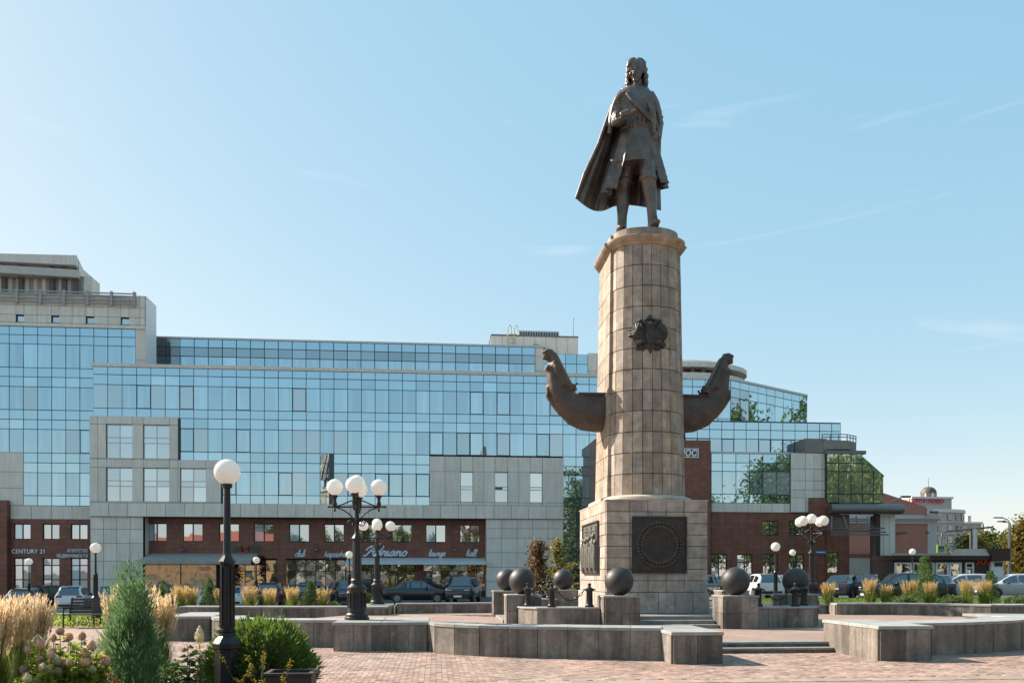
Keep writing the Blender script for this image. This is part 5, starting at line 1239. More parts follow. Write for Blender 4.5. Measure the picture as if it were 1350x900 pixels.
# ================================================================== SIGNS ON THE BUILDING
M['sign_white'] = mat('sign_letters_white', (.72, .76, .78), .4); M['sign_blue'] = mat('sign_letters_pale', (.55, .62, .68), .35); M['sign_red'] = mat('sign_red', (.45, .04, .03), .4)
M['sign_green'] = mat('sign_green', (.02, .10, .07), .4)
def sign(label, s, px, py, Y, hpx, m, align='LEFT', xs=1.0, par=None, off=.004, sp=1.05):
    p = P(px, py, Y - .06); sz = hpx * p.y / 1100 / .70
    o = text('sign_lettering', s, sz, m, None, (p.x, p.y, p.z), ext=.04, align=align, off=off, space=sp, xscale=xs); tag(o, label, 'sign'); kind(o, 'thing'); return o
sign('white raised lettering CENTURY 21 on the brown wall', 'CENTURY 21', 15.2, 729, YL - .05, 5.2, M['sign_white'], xs=.92, off=.006)
sign('tiny grey lettering under the CENTURY 21 sign', 'Эксклюзив', 16.5, 734, YL - .05, 2.6, M['metal_grey'])
o = sign('white raised lettering of a real estate agency in two lines, upper word', 'АГЕНТСТВО', 116.5, 727.6, YL - .05, 3.9, M['sign_white'], 'RIGHT', xs=.74, off=.006)
o = sign('white raised lettering of a real estate agency in two lines, lower word', 'НЕДВИЖИМОСТИ', 116.5, 734.4, YL - .05, 3.9, M['sign_white'], 'RIGHT', xs=.74, off=.006)
kl = thing('cafe_sign', 'green and red raised lettering over the door with garlands', 'sign', P(307.5, 726.5, YR - .06))
p0 = P(307.5, 726.5, YR - .06); step = (PX(342, YR) - PX(307.5, YR)) / 6.6
for i, ch in enumerate('КЛЮКВА'): text('letter', ch, .62, M['sign_red'] if ch == 'Ю' else M['sign_green'], kl, (step * (i + (0.0 if i < 3 else .55)), 0, 0), ext=.05, align='LEFT', off=.012)
# cursive channel letters drawn as strokes
GL = {'c': ([[(.75, .8), (.5, 1), (.15, .7), (.15, .25), (.45, 0), (.85, .25)]], .85), 'l': ([[(0, .2), (.35, .9), (.5, 1.7), (.3, 1.95), (.15, 1.5), (.12, .3), (.3, 0), (.6, .25)]], .55),
      'u': ([[(0, .6), (.2, 1), (.2, .3), (.4, 0), (.75, .5), (.8, 1), (.78, .3), (.95, 0), (1.15, .25)]], 1.1), 'b': ([[(0, .2), (.35, .9), (.5, 1.7), (.3, 1.95), (.15, 1.5), (.15, .2), (.45, 0), (.8, .35), (.6, .85), (.3, .7)]], .95),
      'k': ([[(.1, 1.7), (.15, .8), (.1, 0)], [(.75, 1.0), (.2, .55), (.5, .35), (.85, 0)]], .85), 'a': ([[(.8, .9), (.5, 1), (.12, .6), (.2, .05), (.5, .1), (.8, .9), (.78, .25), (.95, 0), (1.1, .2)]], 1.05),
      'p': ([[(.1, .9), (.2, .2), (.1, -.8)], [(.15, .6), (.5, 1), (.85, .6), (.6, .05), (.2, .2)]], .95), 'o': ([[(.5, 1), (.12, .6), (.2, .1), (.55, .05), (.85, .5), (.65, .95), (.45, 1), (.8, .75), (1.0, .8)]], .95),
      'e': ([[(.1, .4), (.7, .6), (.6, 1), (.25, .9), (.12, .4), (.4, 0), (.85, .25)]], .85), 'A': ([[(-.5, .2), (-.3, -.1), (.1, .3), (.9, 1.9), (1.05, 2.1), (1.05, .6), (1.2, 0), (1.45, .2)], [(.2, .85), (.7, .95), (1.3, .9)], [(.95, 2.1), (.4, 2.0), (-.2, 1.4), (-.1, 1.1)]], 1.45),
      'd': ([[(.75, .9), (.4, 1), (.1, .5), (.25, .0), (.55, .15), (.8, .9), (1.1, 2.1)], [(.85, 1.1), (.8, .25), (.95, 0), (1.15, .25)]], 1.1), 'r': ([[(0, .3), (.25, 1.1), (.35, .95), (.6, .95), (.5, .3), (.65, 0), (.9, .25)]], .8),
      'i': ([[(0, .4), (.2, 1), (.2, .25), (.4, 0), (.6, .25)], [(.27, 1.38), (.3, 1.42)]], .55), 'n': ([[(0, .6), (.2, 1), (.2, 0), (.25, .6), (.55, 1), (.7, .8), (.7, .2), (.85, 0), (1.05, .25)]], 1.0),
      'g': ([[(.8, .9), (.5, 1), (.12, .6), (.2, .1), (.5, .1), (.8, .9), (.75, -.4), (.5, -.8), (.2, -.6), (.5, -.1), (1.0, .2)]], 1.0), 'h': ([[(0, .2), (.35, .9), (.5, 1.7), (.3, 1.95), (.15, 1.5), (.12, 0), (.3, .8), (.6, .95), (.65, .3), (.8, 0), (1.05, .25)]], 1.0)}
def script(label, s, px0, px1, py, Y, xh, wgt):
    b = MB(); p = P(px0, py, Y - .08); wtot = sum(GL[c][1] for c in s); sc = (PX(px1, Y) - PX(px0, Y)) / wtot; hz_ = xh * Y / 1100; x = 0
    for c in s:
        for st_ in GL[c][0]:
            q = catmull([((x + a) * sc + bb * hz_ * .28, 0, bb * hz_) for a, bb in st_], 4); b.tube(q, wgt * hz_, 6)
        x += GL[c][1]
    o = b.build('sign_lettering', M['sign_blue'], None, p); tag(o, label, 'sign'); kind(o, 'thing')
script('pale cursive sign reading club', 'club', 388.5, 402, 733.5, YR, 4.6, .17)
script('pale cursive sign reading karaoke', 'kapaoke', 427.5, 455.5, 733.5, YR, 4.3, .17)
script('large pale cursive sign reading Adriano', 'Adriano', 483, 536, 732, YR, 6.0, .2)
script('pale cursive sign reading launge', 'launge', 565, 586.5, 732.5, YR, 4.4, .17)
script('pale cursive sign reading hall', 'hall', 614.5, 627.5, 732.5, YR, 4.4, .17)
ps = thing('framed_sign', 'white framed lettering on the brown block beside the column', 'sign', P(921, 597, YK - .08))
q = P(921, 597, YK - .08); w_ = 2.9; fr = MB(); h_ = .74
for a, b_, c, d in ((-w_, 0, h_ - .07, h_), (-w_, 0, 0, .07), (-.07, 0, .071, h_ - .071), (-w_, -w_ + .07, .071, h_ - .071)): fr.box(a, b_, 0, .06, c - .37, d - .37)
fr.build('frame', M['sign_white'], ps); text('letters', 'ПЛЮС', .66, M['sign_white'], ps, (-.14, .03, -.23), ext=.03, align='RIGHT', shear=.15, off=.02)
dp = P(902, 640, YK); MB().box(dp.x - 1.2, dp.x + .35, -3.12, -3.0, 5.0, 8.0).build('wall_panel', M['frame_br'], ob)
# ================================================================== CARS
M['tyre'] = mat('tyre', (.02, .02, .02), .85); M['rim'] = mat('rim', (.22, .22, .23), .35, .7); M['car_glass'] = glassmat('car_glass', (.55, .62, .66), (.015, .017, .018), .28, .02, .05, 0)
M['tail'] = mat('tail_light', (.32, .012, .012), .25); M['head'] = mat('head_light', (.7, .72, .74), .12); M['trim'] = mat('black_trim', (.02, .02, .022), .55); M['plate'] = mat('number_plate', (.7, .7, .68), .5)
def paint(n, c, r=.28):
    m = mat(n, c, r); m.node_tree.nodes['Principled BSDF'].inputs['Coat Weight'].default_value = .6; return m
PT = {'white': paint('white_car', (.62, .63, .64)), 'silver': paint('silver_car', (.36, .38, .40)), 'grey': paint('grey_car', (.10, .105, .11)), 'black': paint('black_car', (.012, .012, .014), .2), 'navy': paint('navy_car', (.015, .02, .035)), 'red': paint('dark_red_car', (.10, .015, .018))}
# station: x, zbottom, zbelt, ztop, half width at belt, half width at roof   (x forward)
KINDS = {
 'sedan': dict(L=4.4, st=[(-2.2, .38, .72, .74, .70, .66), (-2.12, .26, .92, .95, .80, .70), (-1.55, .22, .97, 1.02, .85, .62), (-.75, .2, .96, 1.40, .86, .58), (.1, .2, .94, 1.45, .86, .59), (.55, .2, .93, 1.38, .86, .57), (1.25, .2, .91, .94, .85, .64), (1.95, .22, .80, .82, .80, .62), (2.15, .26, .70, .71, .70, .55), (2.2, .34, .55, .56, .62, .5)], win=(2, 6), roof=(3, 5), wb=1.3),
 'suv': dict(L=4.4, st=[(-2.2, .42, .80, .84, .76, .70), (-2.14, .30, 1.02, 1.06, .86, .74), (-1.95, .28, 1.06, 1.42, .88, .64), (-1.5, .26, 1.06, 1.62, .89, .63), (-.4, .25, 1.04, 1.68, .89, .64), (.45, .25, 1.03, 1.62, .89, .62), (1.05, .25, 1.03, 1.08, .88, .68), (1.85, .27, .97, .99, .85, .66), (2.12, .30, .86, .87, .78, .6), (2.2, .38, .65, .66, .70, .55)], win=(1, 6), roof=(3, 5), wb=1.33),
 'hatch': dict(L=4.0, st=[(-2.0, .36, .78, .82, .72, .68), (-1.95, .26, .94, .98, .80, .70), (-1.7, .24, .97, 1.30, .83, .60), (-1.2, .22, .96, 1.48, .84, .58), (-.2, .22, .94, 1.51, .84, .59), (.4, .22, .93, 1.42, .84, .57), (1.1, .22, .92, .96, .83, .64), (1.7, .24, .82, .84, .79, .6), (1.95, .28, .72, .73, .70, .55), (2.0, .34, .55, .56, .62, .5)], win=(1, 6), roof=(3, 5), wb=1.22)}
KINDS['wagon'] = dict(L=4.3, st=[(x * 1.07, a, b, c, d, e) for x, a, b, c, d, e in KINDS['hatch']['st']], win=(1, 6), roof=(3, 5), wb=1.3)
def car_parts(kd):
    k = KINDS[kd]; st = k['st']; R = []
    # densify
    S2 = catmull([(a, b, c) for a, b, c, *_ in st], 3); S3 = catmull([(d, e, f) for _, _, _, d, e, f in st], 3)
    stn = [(p.x, p.y, p.z, q.x, q.y, q.z) for p, q in zip(S2, S3)]
    def ring(s_, grow=0.0):
        x, zb, zm, zt, w1, w2 = s_; zt = max(zt, zm + .015)
        h = [(0, zb), (w1 * .86, zb), (w1 * .97, zb + .10), (w1 * 1.0, zb + (zm - zb) * .55), (w1 * .985, zm - .03), (w1 * .955, zm), (w2 + (w1 * .955 - w2) * .08, zm + (zt - zm) * .93), (w2 * .88, zt), (0, zt + .015)]
        return h
    body = MB(); rings = []
    for s_ in stn:
        h = ring(s_); rings.append([(s_[0], y, z) for y, z in h] + [(s_[0], -y, z) for y, z in h[-2:0:-1]])
    body.loft(rings)
    # glazing: side windows, windscreen, rear window as proud panels
    g = MB(); a, b = k['win'][0] * 3, k['win'][1] * 3
    def side(i, t, sg):
        h = ring(stn[i]); (y0, z0), (y1, z1) = h[5], h[6]; y, z = y0 + (y1 - y0) * t, z0 + (z1 - z0) * t; return (stn[i][0], sg * (y + .012), z)
    ra, rb = k['roof'][0] * 3, k['roof'][1] * 3
    for sg in (-1, 1):
        segs = [(a + 2, ra), (ra, (ra + rb) // 2), ((ra + rb) // 2, rb), (rb, b - 1)]
        for (i, j) in [(a + 3, ra + 1), (ra + 1, rb - 2), (rb - 2, b - 1)]:
            for q in range(i, j):
                lo = .12; f0 = .06 if q == i else 0; f1 = .06 if q == j - 1 else 0
                p = [Vector(side(q, lo, sg)), Vector(side(q + 1, lo, sg)), Vector(side(q + 1, .9, sg)), Vector(side(q, .9, sg))]
                if f0: p[0] = p[0].lerp(p[1], .3); p[3] = p[3].lerp(p[2], .3)
                if f1: p[1] = p[1].lerp(p[0], .2); p[2] = p[2].lerp(p[3], .2)
                if (p[2] - p[1]).length < .06 and (p[3] - p[0]).length < .06: continue
                g.add(p if sg < 0 else p[::-1], [(0, 1, 2, 3)])
    for (i, j) in ((a, ra), (rb, b)):
        for q in range(i, j):
            t0, t1 = stn[q], stn[q + 1]
            if abs(t0[3] - t1[3]) < .02: continue
            up = (t1[3] - t0[3]); nx_ = -.012 if i == a else .012
            p = [(t0[0] + nx_, -t0[5] * .84, t0[3] + .018), (t1[0] + nx_, -t1[5] * .84, t1[3] + .018), (t1[0] + nx_, t1[5] * .84, t1[3] + .018), (t0[0] + nx_, t0[5] * .84, t0[3] + .018)]
            g.add(p, [(0, 1, 2, 3)])
    return body, g, stn
CARS = {}
def car_proto(kd):
    body, g, stn = car_parts(kd); k = KINDS[kd]; L = k['L']; wb = k['wb']; sc = 1.0
    me = {}
    def mk(n, mb, m, sm=True, ang=40):
        q = bpy.data.meshes.new(n); q.from_pydata(mb.v, [], mb.f); q.materials.append(m)
        if sm: q.shade_smooth(); q.set_sharp_from_angle(angle=radians(ang))
        me[n] = q
    mk('body', body, PT['black']); mk('glazing', g, M['car_glass'])
    r = .36 if kd == 'suv' else .32
    mk('wheel', MB().prism_y([(r * cos(2 * pi * i / 20), r * sin(2 * pi * i / 20)) for i in range(20)], -.11, .11), M['tyre'])
    rim = MB().prism_y([(r * .66 * cos(2 * pi * i / 16), r * .66 * sin(2 * pi * i / 16)) for i in range(16)], -.125, .125)
    mk('rim', rim, M['rim'])
    xr, xf = stn[2][0], stn[-4][0]; zr = .86 if kd != 'suv' else .98; zf = .66 if kd != 'suv' else .80
    mk('tail_light', MB().obox((0, 0, 0), .16, .34, .15), M['tail']); mk('headlight', MB().obox((0, 0, 0), .22, .34, .12), M['head'])
    mk('arch', MB().prism_y([((r + .07) * cos(pi * i / 12), (r + .07) * sin(pi * i / 12)) for i in range(13)], -.02, .02), M['trim'])
    mk('bumper', MB().obox((0, 0, 0), .12, 1.3, .16), M['trim']); mk('plate', MB().obox((0, 0, 0), .03, .5, .11), M['plate'])
    mk('mirror', MB().ball((0, 0, 0), .09, .12, .08, 8, 6), M['trim']); mk('grille', MB().obox((0, 0, 0), .06, .9, .14), M['trim'])
    return me, r, wb, zr, zf, L
def car(kd, col, loc, rz, label, sc=1.0):
    if kd not in CARS: CARS[kd] = car_proto(kd)
    me, r, wb, zr, zf, L = CARS[kd]
    t = thing('parked_car', label, 'car', loc, rz, 'cars parked by the buildings'); t.scale = (sc, sc, sc)
    o = obj('body', me['body'], None, t); o.material_slots[0].link = 'OBJECT'; o.material_slots[0].material = PT[col]
    obj('glazing', me['glazing'], None, t)
    for sx in (-1, 1):
        for sy in (-1, 1):
            y = sy * (.76 if kd != 'suv' else .79)
            obj('wheel_arch', me['arch'], None, t, (sx * wb, sy * (.845 if kd != 'suv' else .875), r + .0))
            w_ = obj('wheel', me['wheel'], None, t, (sx * wb, y, r)); obj('rim', me['rim'], None, w_)
    for sy in (-1, 1):
        obj('tail_light', me['tail_light'], None, t, (-L / 2 + .10, sy * .60, zr)); obj('headlight', me['headlight'], None, t, (L / 2 - .16, sy * .55, zf))
        obj('mirror', me['mirror'], None, t, (.62, sy * .93, .98 if kd != 'suv' else 1.1))
    obj('bumper', me['bumper'], None, t, (-L / 2 + .05, 0, .42)); obj('bumper', me['bumper'], None, t, (L / 2 - .06, 0, .36)); obj('grille', me['grille'], None, t, (L / 2 - .06, 0, .55 if kd != 'suv' else .66))
    obj('number_plate', me['plate'], None, t, (-L / 2 - .005, 0, .62 if kd != 'suv' else .7)); obj('number_plate', me['plate'], None, t, (L / 2 + .0, 0, .45))
    return t
AWAY = pi / 2; TOW = -pi / 2; ZG = -0.055
def cg(px, d):
    g = G(px, d); g.z = zg(g.x, g.y) + .004; return g
car('suv', 'white', cg(98, 57), AWAY + .25, 'white SUV seen from behind beside the bench lamp')
car('hatch', 'silver', cg(37, 58), AWAY + .1, 'silver hatchback under the real estate signs')
car('suv', 'black', cg(64, 61.5), AWAY - .2, 'black SUV between the silver hatchback and the white SUV')
car('suv', 'silver', cg(150, 58), AWAY + .2, 'silver car behind the tall juniper')
car('sedan', 'navy', cg(222, 59), AWAY - .1, 'dark blue sedan under the grey awning')
car('hatch', 'white', cg(266, 57.5), AWAY + .1, 'white hatchback between the feather grass and the conical juniper')
car('sedan', 'white', cg(318, 57.5), AWAY - .1, 'white sedan behind the large lamp post')
car('suv', 'red', cg(358, 59), AWAY + .05, 'dark red SUV with a black roof near the garlanded door')
car('hatch', 'black', cg(404, 59.5), AWAY + .1, 'black hatchback in front of the wide shop windows')
car('suv', 'black', cg(457, 57), TOW + .25, 'black car with number plate showing behind the five-globe lamps')
car('sedan', 'black', cg(550, 55), .02, 'black sedan parked side-on below the Adriano sign')
car('suv', 'black', cg(611, 54.5), TOW - .2, 'black crossover facing the square below the hall sign')
car('hatch', 'grey', cg(929, 52), AWAY - .9, 'grey hatchback beside the stone pedestal')
car('hatch', 'white', cg(1004, 51), AWAY - .1, 'white hatchback behind the right dark ball')
car('sedan', 'grey', cg(1036, 53), AWAY + .1, 'grey car behind the lamp between the two right balls')
car('sedan', 'navy', cg(1112, 52), AWAY - .7, 'dark sedan left of the feather grass on the right lawn')
car('hatch', 'black', cg(1143, 52.5), AWAY - .5, 'black hatchback under the steel canopy')
car('suv', 'black', cg(1189, 47.5), pi - .15, 'black SUV in front of the concrete pillar')
car('sedan', 'navy', cg(1237, 50), AWAY - .5, 'dark sedan beside the juniper in front of the kiosk')
car('wagon', 'silver', cg(1271, 53), pi - .35, 'silver sedan in front of the kiosk door')
car('wagon', 'silver', cg(1337, 51), pi - .3, 'silver estate car beside the street at the edge of the lawn')
# ================================================================== BACKGROUND
M['pink'] = mat('pink_render', (.46, .20, .155), .8, 0, .1, .6); M['cornice_w'] = mat('white_cornice', (.55, .54, .53), .7, 0, .08, 1)
pb = thing('pink_building', 'pink rendered building with white cornice and low gable behind the kiosk', 'building', (PX(1180, 95), 95, 0)); po = Vector((PX(1180, 95), 95, 0))
def bp(px, py, Y=95): p = P(px, py, Y) - po; return p
x0, x1 = bp(1100, 700).x, bp(1233, 700).x; zc_ = bp(1200, 690).z; z2 = bp(1200, 679).z
MB().box(x0, x1 - 1.0, 0, 22, -.1, zc_).build('wall', M['pink'], pb)
MB().box(x1 - 1.0, x1, -.1, 22, -.1, zc_).build('corner_pilaster', M['cornice_w'], pb)
for k, (g, za, zb) in enumerate(((0.15, zc_, zc_ + .35), (.35, zc_ + .351, zc_ + .55), (.6, zc_ + .551, z2))): MB().box(x0 - .2, x1 + g, -g, 22, za, zb).build('cornice', M['cornice_w'], pb)
gp_ = [bp(1100, 655), bp(1164, 649), bp(1235, 671), bp(1235, 679.5), bp(1100, 679.5)]
xr_ = bp(1224, 670).x
MB().prism_y([(x0, z2 + .0), (xr_, z2 + .0), (xr_, bp(1224, 668).z), (bp(1166, 649).x, bp(1166, 649).z), (x0, bp(1100, 660).z)], .3, 20).build('gable', M['pink'], pb)
MB().box(xr_, x1 - .2, .2, 20, z2, bp(1224, 668.5).z).build('gable_end', M['cornice_w'], pb)
MB().box(bp(1221, 675).x, bp(1221, 675).x + .25, -.3, 0, bp(1200, 702).z, bp(1200, 701).z).build('wall_vent', M['frame'], pb)
MB().box(bp(1110, 736).x, bp(1175, 736).x, -.5, 0.05, -.1, bp(1150, 735).z).build('lower_wall', mat('pale_wall', (.35, .33, .29), .8, 0, .1, 1), pb)
MB().box(bp(1108, 736).x, bp(1176, 736).x, -.55, 0.0, bp(1150, 735).z, bp(1150, 730).z).build('lower_coping', M['brown'], pb)
# flood lights sticking out
for px, py in ((1221, 676), (1181, 703)):
    q = bp(px, py); b = MB(); b.tube([(q.x - 1.2, .2, q.z - .5), (q.x, -1.2, q.z)], .06, 6); b.obox((q.x, -1.3, q.z), 1.1, .5, .25); b.build('flood_light', M['metal_grey'], pb)
# ---- kiosk
YKo = 62.0
kk = thing('kiosk', 'low brown kiosk with white framed windows and red lettering', 'kiosk', (PX(1250, YKo), YKo, 0)); ko = Vector((PX(1250, YKo), YKo, 0))
def kp(px, py): return P(px, py, YKo) - ko
xk0, xk1 = kp(1178, 0).x, kp(1305, 0).x; zk = kp(1250, 738).z; zkt = kp(1250, 732).z
body = MB().box(xk0, xk1, .12, 3, -.1, zk).build('body', M['frame_br'], kk)
MB().box(xk0 - .1, xk1 + .9, -.35, 3.1, zk, zkt).build('fascia', mat('kiosk_brown', (.035, .012, .01), .45), kk)
MB().box(kp(1306, 0).x - .25, kp(1326, 0).x, -.5, 3.2, zk - .05, kp(1315, 722.5).z).build('fascia_end', mat('kiosk_brown2', (.05, .018, .014), .45), kk)
MB().box(xk0, kp(1248, 0).x, .0, .3, zkt, kp(1200, 729).z).build('roof_edge', mat('kiosk_cream', (.42, .38, .31), .6), kk)
rf = MB(); rf.hexa([(kp(1260, 0).x, -.3, zkt), (kp(1306, 0).x, -.3, zkt), (kp(1306, 0).x, 1.0, zkt), (kp(1262, 0).x, 1.0, zkt), (kp(1266, 0).x, .2, kp(1280, 723).z), (kp(1305, 0).x, .2, kp(1280, 723).z), (kp(1305, 0).x, .9, kp(1280, 723).z), (kp(1268, 0).x, .9, kp(1280, 723).z)]); rf.build('roof', mat('kiosk_roof', (.40, .34, .26), .7, 0, .15, 2), kk)
MB().lathe([(.17, 0), (.17, 2.05), (.14, 2.12), (.0, 2.14)], 14, (kp(1292, 0).x, .6, zkt)).build('flue', M['metal_pale'], kk, smooth=True)
zw1 = kp(1250, 741).z; zw0 = .25
for a, b_, c, tr in ((1180, 1202, 1, 1), (1203, 1232, 1, 0), (1234, 1251, 1, 1), (1252, 1268, 1, 0)):
    fmx = MB(); xa, xb2 = kp(a, 0).x, kp(b_, 0).x; f_ = .13
    fmx.box(xa, xa + f_, 0, .14, zw0, zw1); fmx.box(xb2 - f_, xb2, 0, .14, zw0, zw1); fmx.box(xa + f_, xb2 - f_, 0, .14, zw1 - f_, zw1); fmx.box(xa + f_, xb2 - f_, 0, .14, zw0, zw0 + f_)
    if tr: fmx.box(xa + f_, xb2 - f_, 0, .14, zw0 + .55, zw0 + .67)
    wo = fmx.build('window', M['frame_w'], kk); sbox('pane', round(xb2 - xa - .2, 2), .02, round(zw1 - zw0 - .2, 2), M['glass_shop'], wo, ((xa + xb2) / 2, .08, (zw0 + zw1) / 2))
da, db = kp(1273, 0).x, kp(1284, 0).x; d_ = MB(); d_.box(da, da + .1, -.02, .1, 0, zw1); d_.box(db - .1, db, -.02, .1, 0, zw1); d_.box(da + .1, db - .1, -.02, .1, zw1 - .1, zw1); d_.box(da + .1, db - .1, -.02, .1, zw1 - .45, zw1 - .36); d_.box(da + .1, db - .1, -.02, .1, 0, .25)
do = d_.build('door', M['frame_w'], kk); sbox('pane', round(db - da - .2, 2), .02, 1.9, M['glass_shop'], do, ((da + db) / 2, .04, 1.2))
MB().box(kp(1306, 0).x, kp(1322, 0).x, -.1, 4, -.1, zw1 + .1).build('side_booth', M['white'], kk); sbox('booth_window', .65, .04, .3, M['frame_br'], kk, (kp(1315, 0).x, -.13, zw1 - .15))
text('lettering', 'ЖАRА', .62, mat('neon_red', (.75, .08, .05), .4), kk, (kp(1287.5, 0).x, -.05 + .12, kp(1290, 744).z), ext=.05, align='LEFT', off=.015)
# ---- domed building far behind
YDm = 190.0
dm = thing('domed_tower_block', 'pale stepped apartment tower with a small dome and red rooftop lettering', 'building', (PX(1220, YDm), YDm, 0)); do_ = Vector((PX(1220, YDm), YDm, 0))
def dp_(px, py): return P(px, py, YDm) - do_
M['far_wall'] = mat('far_wall', (.44, .40, .36), .8, 0, .1, .3); M['far_white'] = mat('far_white', (.6, .58, .55), .8); M['far_glass'] = glassmat('far_glass', (.6, .65, .7), (.10, .10, .10), .22, .05, .3, .0)
rr = 6.0; xa, xb2 = dp_(1232, 0).x, PX(1267, YDm + rr) - do_.x; zt_ = dp_(1250, 675).z
segs = 8; ra = xb2 - xa
MB().prism([(xa - 6, 30), (xa - 6, 0)] + [(xa + ra * sin(pi / 2 * i / segs), rr - rr * cos(pi / 2 * i / segs)) for i in range(segs + 1)] + [(xb2, 30)], 0, zt_).build('body', M['far_wall'], dm)
MB().prism([(xa - 8, 29), (xa - 8, -.3)] + [(xa + (ra + .4) * sin(pi / 2 * i / segs), rr - (rr + .4) * cos(pi / 2 * i / segs)) for i in range(segs + 1)] + [(xb2 + .4, 29)], zt_, zt_ + .8).build('cornice', M['far_white'], dm)
x2, zt2 = dp_(1258, 0).x, dp_(1250, 657).z
MB().box(dp_(1205, 0).x, x2, 1, 25, zt_, zt2).build('upper_storey', M['far_wall'], dm); MB().box(dp_(1204, 0).x, x2 + .2, .6, 25, zt2, zt2 + .5).build('upper_cornice', M['far_white'], dm)
nf = 9
for f in range(nf):
    z = dp_(1250, 681).z - f * 2.75
    for i in range(6):
        a = pi / 2 * (i + .5) / 6; sbox('window', 1.15, .3, 1.45, M['far_glass'], dm, (xa + (ra + .02) * sin(a), rr - (rr + .02) * cos(a), z), (0, 0, atan2(rr * sin(a), ra * cos(a))))
    b = MB(); b.prism([(xa - 3, 5)] + [(xa - 3, -.1)] + [(xa + (ra + .25) * sin(pi / 2 * i / segs), rr - (rr + .25) * cos(pi / 2 * i / segs)) for i in range(segs + 1)] + [(xb2 + .1, 9)], z - 1.5, z - .95); b.build('balcony_band', M['far_wall'], dm)
cxd, czd = PX(1224, YDm + 4) - do_.x, dp_(1224, 655).z
MB().lathe([(1.75, -.2), (1.75, 1.2)], 20, (cxd, 4, czd)).build('drum', M['far_glass'], dm, smooth=True)
MB().lathe([(1.85, 1.2), (1.8, 1.7), (1.5, 2.3), (.95, 2.75), (.1, 2.95)], 20, (cxd, 4, czd)).build('dome', mat('dome_brown', (.10, .072, .048), .6, 0), dm, smooth=True, ang=60)
MB().tube([(cxd, 4, czd + 2.9), (cxd, 4, czd + 5)], .06, 5).build('spire', M['metal_grey'], dm)
for a in (-1.3, .0, 1.3): sbox('drum_pier', .35, .3, 1.5, M['far_white'], dm, (cxd + a, 4 - 1.7 + abs(a) * .5, czd + .5))
text('rooftop_lettering', 'ЦЕНТР-НОВО', 1.35, mat('roof_sign_red', (.5, .05, .06), .5), dm, (dp_(1223, 0).x, .5, dp_(1225, 662.3).z), ext=.1, align='CENTER', off=.04)
MB().box(dp_(1205, 0).x, dp_(1244, 0).x, .8, .95, dp_(1225, 663).z, dp_(1225, 658).z).build('sign_board', M['far_white'], dm)
# ---- further apartment blocks
def block(px0, px1, pyt, Y, label, m, rows, cols, chim=()):
    o_ = Vector((PX((px0 + px1) / 2, Y), Y, 0)); t = thing('apartment_block', label, 'building', o_)
    a, b_ = PX(px0, Y) - o_.x, PX(px1, Y) - o_.x; zt = PZ((px0 + px1) / 2, pyt, Y)
    MB().box(a, b_, 0, 14, 0, zt).build('wall', m, t); MB().box(a - .3, b_ + .3, -.3, 14.3, zt, zt + .6).build('roof', M['far_white'], t)
    for r in range(rows):
        for c in range(cols): sbox('window', round((b_ - a) / cols * .5, 2), .2, 1.5, M['far_glass'], t, (a + (b_ - a) * (c + .5) / cols, -.03, zt - 2 - 2.9 * r))
    for c in chim: sbox('chimney', 1.2, 1.2, 2.4, M['far_wall'], t, (PX(c, Y) - o_.x, 3, zt + 1.6))
block(1262, 1294, 690, 260, 'beige apartment block with two chimneys beside the domed tower', mat('far_beige', (.42, .33, .27), .8, 0, .1, .3), 5, 7, (1270, 1284))
block(1296, 1330, 706, 420, 'far pale apartment block above the trees', mat('far_pale', (.48, .44, .4), .8, 0, .1, .2), 3, 9)
block(1310, 1345, 716, 330, 'low far house row with pale walls behind the street trees', mat('far_pale2', (.5, .45, .4), .8, 0, .1, .2), 2, 9)
hl = MB(); n = 60
hl.loft([[(-2500, 1500, 0), (2800, 1500, 0), (2800, 1500, 8), (-2500, 1500, 8)], [(-2500, 2500, 0), (2800, 2500, 0), (2800, 2500, 30), (-2500, 2500, 30)]]); kind(hl.build('far_hills', mat('far_hill', (.10, .13, .09), .9)), 'structure')
# ---- street lights, road sign
def mast(px, d, pyt, pts, label):
    g = G(px, d, -.05); zt = zof(pyt, d); t = thing('street_light', label, 'street light', g); s = d / 1100
    MB().tube([(0, 0, 0), (0, 0, zt * .6), (0, 0, zt)], [.11, .08, .06], 8).build('pole', M['metal_grey'], t)
    q = MB(); q.tube([(0, 0, zt)] + [(dx * s, 0, zof(py, d)) for dx, py in pts], .05, 6); q.build('arm', M['metal_grey'], t)
    for dx, py in pts[-1:]: MB().obox((dx * s - .25, 0, zof(py, d)), .9, .25, .12).build('lamp_head', M['metal_grey'], t)
mast(1330, 85, 686, [(-2, 684), (-8, 682), (-12, 681.5)], 'tall grey twin street light by the street trees')
mast(1332, 86, 689, [(-4, 687.5), (-9, 686.5)], 'shorter grey street light arm beside the twin street light')
g = P(1190, 654.5, 80); t = thing('street_light', 'thin grey street light arm in front of the pink gable', 'street light', (PX(1165, 80), 80, -.05)); o_ = Vector((PX(1165, 80), 80, 0))
MB().tube([(0, 0, 0), (0, 0, PZ(1165, 664, 80)), (g.x - o_.x, 0, g.z)], .07, 6).build('pole', M['metal_grey'], t); MB().obox((g.x - o_.x + .3, 0, g.z + .05), 1.0, .3, .2).build('lamp_head', M['metal_grey'], t)
